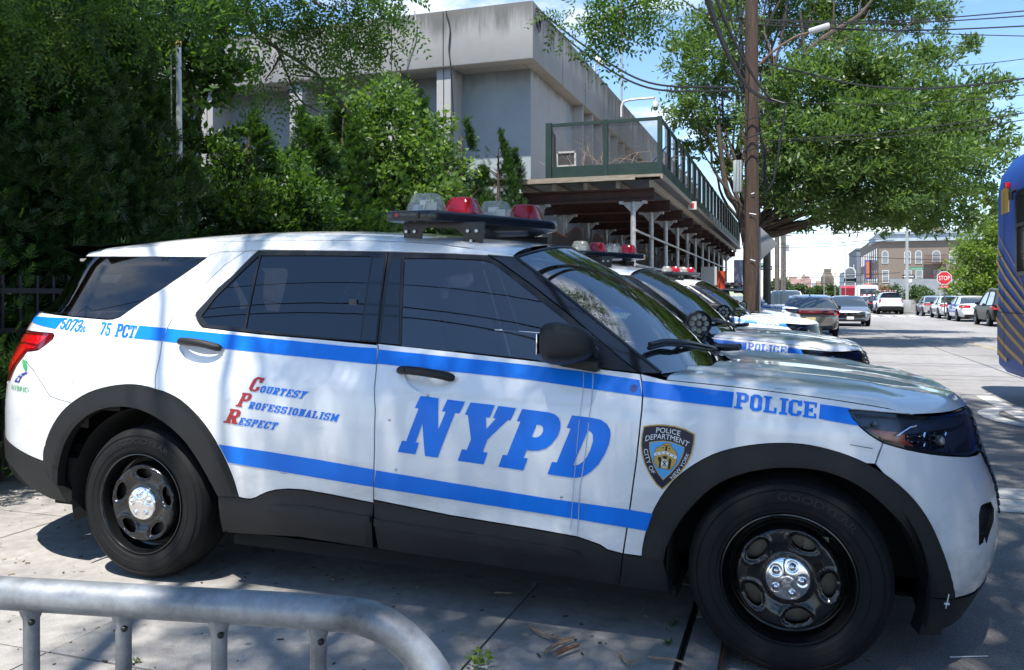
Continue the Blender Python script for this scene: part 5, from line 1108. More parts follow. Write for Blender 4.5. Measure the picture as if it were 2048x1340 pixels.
for k, y in enumerate(posts_y):
    zb_ = DZ - .24
    mb = MB(); mb.bbox((XI + .05, y - .075, zb_ - .035), (px0 + .42, y + .075, zb_ - .003)); mb.bbox((XI + .05, y - .01, zb_ - .215), (px0 + .42, y + .01, zb_ - .037)); mb.bbox((XI + .05, y - .075, zb_ - .25), (px0 + .42, y + .075, zb_ - .217)); sp(mb, 'cross_beam', M_ibeam)
    for xx in (px0, XI + .55):
        mb = MB(); mb.tube([(xx, y, 0.02), (xx, y, zb_ - .255)], .052, 10); mb.prism([(xx - .24, zb_ - .262), (xx - .05, zb_ - .46), (xx + .05, zb_ - .46), (xx + .24, zb_ - .262)], y - .012, y + .012); mb.box((xx - .23, y, zb_ - .275), (.09, .14, .05)); mb.box((xx + .23, y, zb_ - .275), (.09, .14, .05)); mb.bbox((xx - .12, y - .12, .004), (xx + .12, y + .12, .025)); sp(mb, 'post', M_post, smooth=True, angle=.6)
for z in (2.70, 2.02):
    mb = MB(); mb.tube([(px0 + .075, posts_y[0] - .2, z), (px0 + .075, posts_y[-1] + .3, z)], .026, 8); sp(mb, 'guard_rail', M_post, smooth=True)
mb = MB(); mb.tube([(px0 + .08, posts_y[3], .3), (px0 + .08, posts_y[4], 3.0)], .022, 8); sp(mb, 'brace', M_post, smooth=True)
# mesh parapet
def meshmat(name, col, a):
    m = bpy.data.materials.new(name); m.use_nodes = True; N, L = m.node_tree.nodes, m.node_tree.links; b = N['Principled BSDF']; b.inputs['Base Color'].default_value = (*col, 1); b.inputs['Roughness'].default_value = .7
    t = N.new('ShaderNodeBsdfTransparent'); mx = N.new('ShaderNodeMixShader'); tcx = N.new('ShaderNodeTexCoord'); n = N.new('ShaderNodeTexNoise'); n.inputs['Scale'].default_value = 40; mpn = N.new('ShaderNodeMapping'); mpn.inputs['Scale'].default_value = (.3, .3, 3); L.new(tcx.outputs['Object'], mpn.inputs[0]); L.new(mpn.outputs[0], n.inputs['Vector'])
    r = N.new('ShaderNodeMapRange'); L.new(n.outputs[0], r.inputs['Value']); r.inputs['From Min'].default_value = .3; r.inputs['From Max'].default_value = .7; r.inputs['To Min'].default_value = a - .08; r.inputs['To Max'].default_value = a + .08
    L.new(r.outputs[0], mx.inputs[0]); L.new(t.outputs[0], mx.inputs[1]); L.new(b.outputs[0], mx.inputs[2]); L.new(mx.outputs[0], N['Material Output'].inputs[0]); return m
M_mesh = meshmat('black_debris_mesh', (.05, .05, .055), .30); M_mesh2 = meshmat('brown_debris_mesh', (.10, .065, .045), .72)
PT = DZ + 1.12; XL = at_y(1098, 300, SY)[0]
mb = MB(); mb.bbox((XL, SY + .012, DZ + .01), (SX, SY + .04, DZ + .24)); sp(mb, 'toe_board', M_gpaint); mb = MB(); mb.bbox((SX - .03, SY + .045, DZ + .01), (SX, SY + LEN, DZ + .24)); sp(mb, 'toe_board', M_gpaint)
mb = MB(); mb.bbox((XL, SY, PT - .06), (SX, SY + .05, PT)); sp(mb, 'top_rail', M_gpaint); mb = MB(); mb.bbox((SX - .05, SY + .052, PT - .06), (SX, SY + LEN, PT)); sp(mb, 'top_rail', M_gpaint)
mb = MB(); mb.box((XL, SY + .0, DZ + .56), (.12, .10, 1.14)); sp(mb, 'parapet_post', M_gpaint)
for x in (at_y(1211, 300, SY)[0], SX - .03): mb = MB(); mb.bbox((x - .045, SY - .02, DZ + .02), (x + .045, SY + .07, PT + .01)); sp(mb, 'parapet_post', M_gpaint)
mb = MB(); mb.add([(XL, SY + .03, DZ + .2), (SX, SY + .03, DZ + .2), (SX, SY + .03, PT - .03), (XL, SY + .03, PT - .03)], [(0, 1, 2, 3)]); sp(mb, 'mesh_panel', M_mesh)
mb = MB(); mb.add([(XL - .02, SY + .03, DZ + .0), (XL - .22, SY + 1.2, DZ + .0), (XL - .22, SY + 1.2, PT - .03), (XL - .02, SY + .03, PT - .03)], [(0, 1, 2, 3)]); sp(mb, 'mesh_panel', M_mesh2)
mb = MB(); mb.tube([(XL, SY + .03, PT - .03), (XL - .22, SY + 1.2, PT - .03)], .03, 6); mb.tube([(XL - .22, SY + 1.2, DZ), (XL - .22, SY + 1.2, PT)], .03, 6); sp(mb, 'parapet_post', M_gpaint)
rnd = random.Random(11)
for k in range(21):
    y = SY + .05 + 1.22 * k; mb = MB(); mb.bbox((SX - .07, y + 1.18, DZ + .02), (SX + .015, y + 1.26, PT)); sp(mb, 'parapet_post', M_gpaint)
    g0 = y + .06; w0 = rnd.uniform(.12, .4) if k else .3
    mb = MB(); mb.add([(SX - .035, y + .0, DZ + .2), (SX - .035, y + .36, DZ + .2), (SX - .035, y + .30, PT - .03), (SX - .035, y + .0, PT - .03)], [(0, 1, 2, 3)]); mb.add([(SX - .035, y + .36 + w0, DZ + .2), (SX - .035, y + 1.2, DZ + .2), (SX - .035, y + 1.2, PT - .03), (SX - .035, y + .34 + w0, PT - .03)], [(0, 1, 2, 3)]); sp(mb, 'mesh_panel', M_mesh2)
    if k < 6: mb = MB(); mb.tube([(SX - .08, y + 1.2, DZ + .75), (SX - .75, y + 1.2, DZ + .05)], .02, 6); sp(mb, 'parapet_brace', mat('blue_tube', (.05, .07, .22), .5))
# tarps along the building under the shed
M_tarp = mat('dark_tarp', (.018, .016, .015), .8, noise=.3, nscale=2)
tw = MB(); V = []; nn = 120
for i in range(nn): y = SY + .3 + i * .21; sag = .32 * abs(math.sin(math.pi * (y - SY) / 2.25)); x = XI + .85 + .05 * math.sin(y * 5); V += [(x, y, .0), (x + .02, y, 3.0 - sag)]
tw.add(V, [(2 * i, 2 * i + 2, 2 * i + 3, 2 * i + 1) for i in range(nn - 1)]); sp(tw, 'tarp', M_tarp)
tw = MB(); tw.tube([V[2 * i + 1] for i in range(nn)], .02, 5); sp(tw, 'tarp_hem', mat('tarp_hem', (.16, .05, .03), .8))
mb = MB(); mb.bbox((XI - .2, SY + LEN - .3, 0), (px0 - .2, SY + LEN - .2, DZ - .3)); sp(mb, 'end_tarp', M_tarp)
# dead vine on the deck
rnd = random.Random(5); mb = MB()
for k in range(46):
    p = np.array([SX - .6 - rnd.random() * 1.3, SY + .5 + rnd.random() * 1.2, DZ + .05]); q = [p]; d = np.array([rnd.uniform(-.6, .6), rnd.uniform(-.3, .3), 1.0])
    for i in range(6): d = d + np.array([rnd.uniform(-.6, .6), rnd.uniform(-.4, .4), rnd.uniform(-.55, .25)]); d /= np.linalg.norm(d); q.append(q[-1] + d * .19); q[-1][2] = max(q[-1][2], DZ + .03)
    mb.tube(q, [.008, .007, .006, .005, .005, .004, .003], 4, cap=False)
o = mb.build('dead_vine', mat('dry_twig', (.30, .22, .15), .9)); tag(o, 'tangle of dry bare vine lying on the shed deck behind the mesh', 'vine')
mb = MB(); c = at_y(1133, 332, SY + 1.0); mb.box(c, (.36, .04, .55)); o = mb.build('leaning_frame', mat('frame_dark', (.05, .05, .055), .6), None); tag(o, 'small white framed panel leaning on the shed deck behind the mesh', 'panel')
mb = MB()
for a, b_, c2, d2 in ((-.2, 0, .04, .6), (.2, 0, .04, .6), (0, .29, .44, .04), (0, -.29, .44, .04), (0, 0, .36, .03)): mb.box(c + np.array([a, -.025, b_]), (c2, .03, d2))
fo = mb.build('frame_rim', M_frame); fo.parent = o
for k, (px, y, col, sz) in enumerate((((1418, 552), 33, (.45, .46, .47), (.5, .1, .6)), ((1440, 560), 34, (.55, .06, .02), (.32, .1, .6)))):
    c = at_d(px[0], px[1], y - 6); mb = MB(); mb.box(c, sz); o = mb.build('site_board', mat('board%s' % 'ab'[k], col, .6)); tag(o, ('pale grey site board standing under the far scaffold', 'orange site board standing under the far scaffold')[k], 'board')
c = at_d(1482, 553, 30); mb = MB(); mb.box(c, (.5, .05, 1.2)); o = mb.build('notice_board', mat('board_blue', (.35, .42, .60), .6)); tag(o, 'pale blue notice hung on the scaffold beside the utility pole', 'notice')
c = at_x(1385, 411, SX + .05); mb = MB(); mb.box(c, (.20, .05, .20)); mb.tube([c - np.array([.1, 0, -.08]), c - np.array([1.7, 0, -.08])], .015, 6); o = mb.build('exit_light', mat('sign_white', (.65, .62, .6), .5)); tag(o, 'small white projecting sign with a red mark under the shed edge', 'sign')
mb = MB(); mb.box(c + np.array([0, -.03, 0]), (.08, .01, .12)); o2 = mb.build('sign_mark', mat('sign_red', (.5, .03, .03), .5)); o2.parent = o
# ================================================================== brick house, fence, flagpole on the left
def brickmat(name, c1, c2, sc=1.0, mortar=(.30, .28, .25)):
    if name in MATS: return MATS[name]
    m = bpy.data.materials.new(name); m.use_nodes = True; N, L = m.node_tree.nodes, m.node_tree.links; b = N['Principled BSDF']; t = N.new('ShaderNodeTexCoord'); mpn = N.new('ShaderNodeMapping'); L.new(t.outputs['Object'], mpn.inputs[0]); mpn.inputs['Rotation'].default_value = (R(90), 0, 0)
    g = N.new('ShaderNodeNewGeometry'); s = N.new('ShaderNodeSeparateXYZ'); L.new(t.outputs['Object'], s.inputs[0]); ad_ = N.new('ShaderNodeMath'); ad_.operation = 'ADD'; L.new(s.outputs[0], ad_.inputs[0]); L.new(s.outputs[1], ad_.inputs[1]); cb = N.new('ShaderNodeCombineXYZ'); L.new(ad_.outputs[0], cb.inputs[0]); L.new(s.outputs[2], cb.inputs[1])
    br = N.new('ShaderNodeTexBrick'); L.new(cb.outputs[0], br.inputs['Vector']); br.inputs['Scale'].default_value = sc; br.inputs['Brick Width'].default_value = .21; br.inputs['Row Height'].default_value = .075; br.inputs['Mortar Size'].default_value = .009; br.inputs['Color1'].default_value = (*c1, 1); br.inputs['Color2'].default_value = (*c2, 1); br.inputs['Mortar'].default_value = (*mortar, 1)
    L.new(br.outputs[0], b.inputs['Base Color']); b.inputs['Roughness'].default_value = .88; MATS[name] = m; return m
bh = empty('brick_house', (-8.2, 6.7, 0)); tag(bh, 'red brick house wall with a white framed window behind the dark trees at left', 'house')
bw = at_y(48, 160, 6.68)
mb = MB(); mb.bbox((-22, 6.7, 0), (bw[0] - .5, 7.9, 9)); mb.bbox((bw[0] - .498, 6.7, 0), (bw[0] + .42, 7.9, bw[2] - .62)); mb.bbox((bw[0] - .498, 6.7, bw[2] + .62), (bw[0] + .42, 7.9, 9)); mb.bbox((bw[0] + .422, 6.7, 0), (-8.15, 7.9, 9)); part(mb, 'wall', brickmat('red_brick', (.20, .075, .045), (.15, .055, .035)), bh)
mb = MB(); mb.bbox((bw[0] - .5, 6.86, bw[2] - .62), (bw[0] + .42, 6.9, bw[2] + .62)); o = part(mb, 'window', M_win, bh)
mb = MB()
for lo, hi in (((-.5, -.62), (-.43, .62)), ((.35, -.62), (.42, .62)), ((-.43, .55), (.35, .62)), ((-.43, -.62), (.35, -.55)), ((-.43, -.03), (.35, .03))): mb.bbox((bw[0] + lo[0], 6.78, bw[2] + lo[1]), (bw[0] + hi[0], 6.85, bw[2] + hi[1]))
part(mb, 'window_frame', M_frame, bh)
mb = MB(); M_iron = mat('black_iron', (.010, .010, .011), .5)
fx0 = -2.55; mb.bbox((fx0 - .02, 1.0, 1.42), (fx0 + .02, 12.5, 1.46)); mb.bbox((fx0 - .02, 1.0, 1.12), (fx0 + .02, 12.5, 1.16)); mb.bbox((fx0 - .02, 1.0, .2), (fx0 + .02, 12.5, .24))
for k in range(77): mb.bbox((fx0 - .011, 1.05 + .15 * k, .02), (fx0 + .011, 1.072 + .15 * k, 1.56))
o = mb.build('iron_fence', M_iron); tag(o, 'black iron railing in front of the dark conifers behind the cars', 'fence')
fp = at_d(364, 400, 9.3); mb = MB(); mb.lathe([(.055, -4), (.05, fp[2]), (.038, 8)], c=(0, 0, 0), n=12)
ftop = at_d(357, 92, 9.3); mb = MB(); mb.tube([(fp[0], fp[1], 0), (ftop[0], ftop[1], ftop[2])], [.042, .030], 12); o = mb.build('flagpole', mat('pale_steel', (.50, .52, .53), .4, metal=.3), smooth=True); tag(o, 'pale metal flagpole with a gold ball rising among the trees', 'flagpole')
mb = MB(); mb.sphere((ftop[0], ftop[1], ftop[2] + .03), .036, 14, 8); mb.build('ball_finial', mat('gold_ball', (.62, .34, .10), .35), o, smooth=True)
mb = MB(); mb.tube([(fp[0] - .07, fp[1] - .05, 1.0), (ftop[0] - .06, ftop[1] - .05, ftop[2] - .1)], .008, 5); mb.build('halyard', M_cab2, o)
# ================================================================== foliage
def leafmat(name, col, tr=.45, rough=.42, var=.25):
    m = bpy.data.materials.new(name); m.use_nodes = True; N, L = m.node_tree.nodes, m.node_tree.links; b = N['Principled BSDF']; b.inputs['Roughness'].default_value = rough; b.inputs['Specular IOR Level'].default_value = .4
    t = N.new('ShaderNodeTexCoord'); n = N.new('ShaderNodeTexNoise'); n.inputs['Scale'].default_value = 1.7; n.inputs['Detail'].default_value = 3; L.new(t.outputs['Object'], n.inputs['Vector'])
    mx = N.new('ShaderNodeMix'); mx.data_type = 'RGBA'; L.new(n.outputs[0], mx.inputs['Factor']); mx.inputs['A'].default_value = (*[c * (1 - var) for c in col], 1); mx.inputs['B'].default_value = (*[c * (1 + var) for c in col], 1)
    L.new(mx.outputs['Result'], b.inputs['Base Color']); tl = N.new('ShaderNodeBsdfTranslucent'); sc_ = N.new('ShaderNodeVectorMath'); sc_.operation = 'MULTIPLY'; L.new(mx.outputs['Result'], sc_.inputs[0]); sc_.inputs[1].default_value = (1.5, 1.45, .7); L.new(sc_.outputs[0], tl.inputs[0])
    s = N.new('ShaderNodeMixShader'); s.inputs[0].default_value = tr; L.new(b.outputs[0], s.inputs[1]); L.new(tl.outputs[0], s.inputs[2]); L.new(s.outputs[0], N['Material Output'].inputs[0]); return m
LM = {k: [leafmat(k + ' leaf ' + s, c, tr) for s, c in zip(('a', 'b', 'c'), cs)] for k, cs, tr in (
    ('conifer', ((.030, .076, .018), (.048, .108, .024), (.020, .052, .015)), .35),
    ('locust', ((.062, .135, .026), (.088, .17, .032), (.045, .10, .022)), .5),
    ('oak', ((.095, .165, .042), (.125, .205, .052), (.065, .125, .034)), .42),
    ('bright', ((.150, .230, .045), (.185, .27, .055), (.115, .19, .04)), .5),
    ('sapling', ((.095, .175, .036), (.125, .21, .045), (.07, .14, .03)), .45),
    ('bush', ((.060, .105, .035), (.080, .130, .040), (.045, .085, .030)), .35))}
M_bark = mat('bark', (.085, .065, .050), .92, noise=.4, nscale=7, bump=.8, bscale=20, stretch=(3, 3, .6)); M_twig = mat('twig_bark', (.10, .075, .05), .9)
def leaves(P, D, Nn, L_, W_, fold=.0):
    """diamond leaves at P (n,3), along D, face normal Nn, length L_, width W_"""
    S = np.cross(D, Nn); S /= np.linalg.norm(S, axis=1)[:, None] + 1e-9; L_ = np.broadcast_to(L_, (len(P),))[:, None]; W_ = np.broadcast_to(W_, (len(P),))[:, None]
    a = P; b = P + D * L_ * .45 + S * W_ * .5; c = P + D * L_; d = P + D * L_ * .45 - S * W_ * .5
    V = np.stack([a, b, c, d], 1).reshape(-1, 3); return V
def unit(v): return v / (np.linalg.norm(v, axis=-1, keepdims=True) + 1e-9)
def leafmesh(name, V, rs, mats, parent, loc=None):
    n = len(V) // 4; me = mesh_np(name, V, np.arange(4 * n, dtype=np.int32).reshape(n, 4)); o = obj(name, me, mats, parent)
    me.polygons.foreach_set('material_index', rs.integers(0, len(mats), n).astype(np.int32)); return o
def clump_leaves(rs, clumps, n, L_, W_, tw=26, tight=.22, up=.4, compound=0, droop=.0):
    """leaves gathered on twig ends inside round clumps; gaps stay between twigs"""
    vol = np.array([c[1] ** 2.2 for c in clumps]); cnt = np.maximum(8, (vol / vol.sum() * n)).astype(int); out = []
    for (c, r, *sq), k in zip(clumps, cnt):
        sqz = np.array(sq[0]) if sq else np.array([1, 1, .8]); nt = max(5, int(tw * (r ** 1.3)))
        T = unit(rs.normal(size=(nt, 3))) * (rs.random((nt, 1)) ** .45) * r * sqz; i = rs.integers(0, nt, k); ax = unit(T + rs.normal(size=(nt, 3)) * .35 * r + np.array([0, 0, .2 * r]))
        P = T[i] + rs.normal(size=(k, 3)) * tight * min(r, 1.2) * np.array([1, 1, .7]) + np.asarray(c); D = unit(ax[i] * .8 + rs.normal(size=(k, 3)) * .7 + np.array([0, 0, -droop])); Nn = unit(rs.normal(size=(k, 3)) * .7 + np.array([0, 0, up]))
        if compound:
            S = unit(np.cross(D, Nn)); Nn = np.cross(S, D); lf = []
            for j in range(compound):
                f = (j + 1) / compound; base = P + D * (L_ * f) + np.array([0, 0, -1]) * (L_ * .25 * f * f)
                for sg in (-1, 1):
                    dd = unit(S * sg + D * .55 + np.array([0, 0, -.15])); lf.append(leaves(base, dd, Nn, W_ * rs.uniform(.8, 1.2, k), W_ * .42))
            out.append(np.stack([x.reshape(k, 4, 3) for x in lf], 1).reshape(-1, 3))
        else: out.append(leaves(P, D, Nn, L_ * rs.uniform(.7, 1.3, k), W_ * rs.uniform(.7, 1.2, k)))
    return np.concatenate(out)
def limb(mb, a, b, r0, r1, rnd, wob=.15, k=6, sagz=0.0):
    a = np.asarray(a, float); b = np.asarray(b, float); L_ = np.linalg.norm(b - a); q = []
    for i in range(k + 1):
        t = i / k; w_ = math.sin(math.pi * t) * wob * L_; q.append(a + (b - a) * t + np.array([rnd.uniform(-1, 1) * w_ * .5, rnd.uniform(-1, 1) * w_ * .5, sagz * L_ * math.sin(math.pi * t)]))
    q = catmull(q, 2); mb.tube(q, np.linspace(r0, r1, len(q)), 7); return q
def tree(name, base, fork, clumps, kind, n, L_, W_, seed, label, cat='tree', group=None, r0=.25, tw=26, tight=.22, compound=0, twigs=2, droop=0.0, limbs=0, up=.4, split=None):
    rs = np.random.default_rng(seed); rnd = random.Random(seed); root = empty(name, base); tag(root, label, cat, group); b = np.asarray(base, float); cl = [(np.asarray(c[0]) - b, *c[1:]) for c in clumps]; fk = np.asarray(fork) - b
    mb = MB(); q = [np.zeros(3), fk * .35 + np.array([.03, .02, 0]), fk * .7, fk]; q = catmull(q, 3); mb.tube(q, np.linspace(r0 * 1.25, r0 * .72, len(q)), 12)
    if True:
        for c in cl[limbs:]:
            e = limb(mb, fk * rnd.uniform(.8, 1.0), c[0], r0 * .34, r0 * .09, rnd, .12, 6, .05)
            for j in range(twigs):
                d = unit(rnd_vec(rnd)) * c[1] * .75; limb(mb, e[rnd.randrange(len(e) // 2, len(e))], c[0] + d, r0 * .09, r0 * .02, rnd, .15, 4)
    tr = mb.build('trunk', M_bark, None, smooth=True); tr.parent = root
    V = clump_leaves(rs, cl, n, L_, W_, tw, tight, up, compound, droop) if not split else np.concatenate([clump_leaves(rs, cl[:limbs], split, L_, W_, tw, tight, up, compound, droop), clump_leaves(rs, cl[limbs:], n, L_ * 1.2, W_ * 1.35, 30, tight, up, compound, droop)]); cr = leafmesh('crown', V, rs, LM[kind], None); cr.parent = root
    return root
def rnd_vec(r): return np.array([r.gauss(0, 1), r.gauss(0, 1), r.gauss(0, .7)])
# ---- conifer hedge: two templates, copied
def conifer(seed, H=4.8, Rb=1.0, n=15000):
    rs = np.random.default_rng(seed); rnd = random.Random(seed); root = empty('conifer'); mb = MB(); mb.tube([(0, 0, 0), (.03, 0, H * .5), (0, .02, H * .97)], [.09, .06, .012], 8)
    for k in range(60):
        z = rnd.uniform(.3, H * .93); a = rnd.uniform(0, 6.28); rr = Rb * 1.0 * (1 - (z / H) ** 1.5) * rnd.uniform(.7, 1.0); mb.tube([(0, 0, z), (rr * .5 * math.cos(a), rr * .5 * math.sin(a), z + rr * .25), (rr * math.cos(a), rr * math.sin(a), z + rr * .6)], [.018, .012, .004], 5, cap=False)
    mb.build('trunk', M_bark, root, smooth=True)
    nb = 120; bz = H * (1 - rs.random(nb) ** .75 * .98) ; bz = np.clip(bz, .15, H * .98); ba = rs.random(nb) * 6.283
    i = rs.integers(0, nb, n); lump = rs.uniform(.62, 1.22, nb); prof = lambda z: Rb * (1 - np.clip(z / H, 0, 1) ** 1.7) ** .8 + .06
    a = ba[i] + rs.normal(size=n) * .22; z = bz[i] + rs.normal(size=n) * .16 + .12; z = np.clip(z, .05, H * 1.03); rad = prof(z) * lump[i] * (1 - .55 * rs.random(n) ** 2.2)
    ld = rs.integers(0, 4, nb)[i]; hs_ = np.array([1.0, .84, .74, .92])[ld]; la = np.array([.3, 2.1, 3.9, 5.3])[ld] + seed; lo_ = np.array([.04, .30, .36, .25])[ld] * Rb * np.clip((z / H - .25) / .6, 0, 1); thin = 1 - .12 * np.clip((z / H - .3) / .5, 0, 1); rad = rad * thin
    P = np.stack([rad * np.cos(a) + lo_ * np.cos(la), rad * np.sin(a) + lo_ * np.sin(la), z * hs_], 1); out = np.stack([np.cos(a), np.sin(a), 0 * a], 1); D = unit(out * .55 + np.array([0, 0, .85]) + rs.normal(size=(n, 3)) * .35); S = unit(np.cross(D, out) + rs.normal(size=(n, 3)) * .5); Nn = unit(np.cross(S, D)); S = np.cross(D, Nn)
    L0 = rs.uniform(.08, .16, n); lf = [leaves(P, D, Nn, L0 * 1.1, .013)]
    for f, an in ((.15, .9), (.35, .75), (.55, .6), (.75, .5)):
        for sg in (-1, 1): lf.append(leaves(P + D * (L0 * f)[:, None], unit(D * math.cos(an) + S * sg * math.sin(an) + rs.normal(size=(n, 3)) * .08), Nn, L0 * (.58 - .35 * f), .0115))
    V = np.stack([x.reshape(n, 4, 3) for x in lf], 1).reshape(-1, 3); leafmesh('crown', V, np.random.default_rng(seed), LM['conifer'], root); return root
c1, c2 = conifer(1), conifer(2)
hedge = [  # x, y, scale xy, scale z, turn
    (-3.35, .6, 1.15, .92, 0.), (-3.6, 1.9, 1.2, .98, 1.), (-3.3, 3.1, 1.15, .90, 2.), (-3.7, 4.3, 1.2, .66, 3.), (-3.4, 5.5, 1.25, .74, 4.), (-3.5, 6.7, 1.3, .80, 5.), (-3.4, 7.8, 1.3, .88, .5), (-3.6, 8.9, 1.3, .94, 1.5), (-3.3, 9.9, 1.25, .98, 2.5), (-3.5, 10.9, 1.3, 1.04, 3.5), (-3.1, 11.8, 1.25, .98, 4.5), (-2.65, 12.65, 1.1, .95, 5.5), (-5.2, 3.4, 1.3, 1.15, 2.2), (-5.4, 1.4, 1.4, 1.2, .7), (-5.6, 5.6, 1.2, 1.0, 1.2)]
where = ['at the left edge of the photo behind the rear bumper', 'behind the tail of the nearest police car', 'second of the front row behind the nearest car roof', 'third of the front row, dark and broad', 'in the dip left of the flagpole', 'in front of the flagpole foot, low and dark', 'just right of the flagpole', 'left of the pale sapling', 'under the pale sapling', 'right behind the roof light bar', 'with a sunlit tip before the concrete pier', 'nearest the scaffold, sunlit and narrow', 'tall in the back row near the flagpole', 'tall in the back row before the brick house', 'in the back row before the concrete windows']
for k, (x, y, s, sz, a) in enumerate(hedge):
    o = (c1, c2)[k] if k < 2 else copy_tree((c1, c2)[k % 2]); o.location = (x, y, 0); o.scale = (s, s, sz); o.rotation_euler = (0, 0, a); tag(o, 'green conifer ' + where[k], 'conifer', 'conifers in the hedge behind the cars')
# ---- pale sapling in the hedge
A = lambda px, py, d: at_d(px, py, d)
cl = [(A(720, 235, 13.2), .55), (A(760, 200, 13.4), .5), (A(700, 300, 13), .6), (A(770, 290, 13.2), .65), (A(735, 370, 13), .6), (A(665, 250, 13), .42), (A(805, 190, 13.8), .45), (A(800, 330, 13.2), .5), (A(668, 210, 13.2), .35), (A(850, 260, 13.4), .5), (A(880, 330, 13.2), .55), (A(840, 390, 13.0), .6)]
p0 = A(745, 600, 13.2); tree('sapling', (p0[0], p0[1], 0), (p0[0], p0[1], 3.0), cl, 'sapling', 7500, .11, .060, 21, 'pale yellow-green leafy sapling catching sun before the grey building', group=None, r0=.06, tight=.2, tw=30)
cl = [(A(470, 330, 10.4), .42), (A(520, 390, 10.3), .5), (A(560, 330, 10.6), .4), (A(440, 400, 10.2), .45), (A(500, 280, 10.6), .32), (A(600, 410, 10.4), .5), (A(540, 450, 10.2), .5), (A(430, 300, 10.5), .3), (A(460, 450, 10.1), .5)]
p0 = A(510, 600, 10.4); tree('shrub', (p0[0], p0[1], 0), (p0[0], p0[1], 1.6), cl, 'locust', 7500, .085, .045, 24, 'dark leafy shrub filling the hedge right of the flagpole', 'shrub', r0=.05, tight=.2, tw=34)
cl = [(A(345, 80, 10.5), .9), (A(430, 130, 10.8), .7), (A(300, 160, 10.2), .7), (A(250, 60, 10), .8), (A(410, 190, 11), .32), (A(380, 20, 10.6), .5), (A(450, 40, 11), .4), (A(180, 30, 9.6), .9), (A(330, 250, 10.6), .5), (A(120, 80, 9.4), .7)]
p0 = A(395, 600, 10.8); tree('broadleaf_tree', (p0[0], p0[1], 0), (p0[0] - .2, p0[1], 3.6), cl, 'locust', 9500, .12, .066, 22, 'leafy mid green tree behind the flagpole at upper left', r0=.10, tight=.20, tw=26)
# ---- overhead tree: trunk out of frame on the left, low sprays hanging into the picture
def hang(rows):
    out = []
    for px, py, d, r in rows: out.append((A(px, py, d), r, (1, 1, .7)))
    return out
low = hang([(540, 10, 7.0, .36), (600, 40, 7.2, .30), (660, 15, 7.0, .40), (720, 50, 7.2, .36), (705, 110, 7.4, .20), (770, 15, 7.2, .30), (620, 120, 7.4, .16), (560, 130, 7.6, .18), (660, 150, 7.5, .15), (690, 95, 7.3, .22), (740, 90, 7.4, .16), (560, 215, 8, .15), (630, 205, 8, .14), (500, 190, 8.2, .16), (440, 30, 7.4, .34), (30, 40, 6.6, .6), (90, 20, 6.8, .5), (20, 110, 6.6, .35), (250, 10, 7.0, .4)])
high = [((-1.5, 1.9, 6.4), 1.2), ((-3.4, .2, 6.6), 1.6), ((-4.4, 2.2, 6.4), 1.5), ((-2.8, 2.6, 6.6), .9), ((-5.2, 4.2, 6.2), 1.4)]
tb = (-3.6, -1.2, 0)
T1 = tree('street_tree', tb, (-3.0, -.2, 4.2), low + high, 'locust', 7000, .26, .050, 31, limbs=len(low), split=1500, label= 'feathery-leaved tree whose low branches hang over the top left of the photo', r0=.2, compound=6, tw=60, tight=.22, droop=.5, twigs=2)
mb = MB(); rnd = random.Random(8)
for path, r in (([(488, -20), (500, 40), (520, 75), (553, 95), (562, 115)], .032), ([(556, 98), (600, 125), (640, 155), (690, 215), (705, 228)], .018), ([(560, 112), (545, 140), (530, 160)], .012), ([(560, 112), (575, 150), (600, 200), (640, 225)], .012), ([(640, 155), (590, 150), (575, 140)], .009), ([(625, 0), (650, 20)], .02)):
    mb.tube(catmull([A(px, py, 7.2 + .001 * px) for px, py in path], 4), np.linspace(r, r * .45, 4 * (len(path) - 1) + 1), 7)
o = mb.build('branch', M_bark, smooth=True); o.parent = T1; o.matrix_parent_inverse = Matrix.Translation(-Vector(tb))
# sprays of the kerb tree over the street, top middle
low2 = hang([(1175, 40, 8.6, .30), (1220, 20, 8.6, .32), (1190, 90, 8.8, .22), (1240, 70, 8.8, .25), (1150, 20, 8.8, .28), (1270, 20, 8.8, .38), (1300, 5, 8.8, .3), (1235, 110, 9, .17), (1215, 100, 9.0, .16), (1125, 45, 8.8, .12), (1255, 20, 8.6, .25), (1310, 25, 9, .12)])
over = [((4.3, -3.6, 9.5), 2.0), ((2.2, -3.4, 9.3), 1.7), ((6.4, -2.4, 9.8), 2.0), ((4.6, -.8, 9.0), 2.0), ((2.6, -1.2, 8.6), 1.6), ((6.2, .8, 9.4), 2.0), ((4.4, 2.2, 9.0), 1.9), ((2.3, 1.3, 8.8), 1.5), ((5.6, 4.0, 9.0), 1.8), ((3.4, 4.6, 8.8), 1.6), ((1.6, -4.6, 10), 1.2), ((5, -6, 10), 2.0), ((4.5, 6.0, 8.8), 1.3), ((1.0, -2.6, 9.6), .8), ((1.2, .4, 9.2), .7), ((-.8, -2.3, 9.6), .6), ((-.2, -1.4, 9.3), .5)]
kb = (2.05, -8.5, 0)
T2 = tree('street_tree', kb, (2.6, -6.5, 6.0), low2 + over, 'locust', 15000, .30, .062, 32, limbs=len(low2), split=240, label= 'feathery-leaved kerbside tree whose tips hang at the top middle of the photo', r0=.26, compound=6, tw=30, tight=.24, droop=.4, twigs=2)
mb = MB()
for path, r in (([(1340, -20), (1280, 5), (1220, 30), (1190, 60)], .014), ([(1260, 15), (1230, 60), (1240, 105)], .009)): mb.tube(catmull([A(px, py, 8.7) for px, py in path], 4), np.linspace(r, r * .4, 4 * (len(path) - 1) + 1), 6)
o = mb.build('branch', M_bark, smooth=True); o.parent = T2; o.matrix_parent_inverse = Matrix.Translation(-Vector(kb))
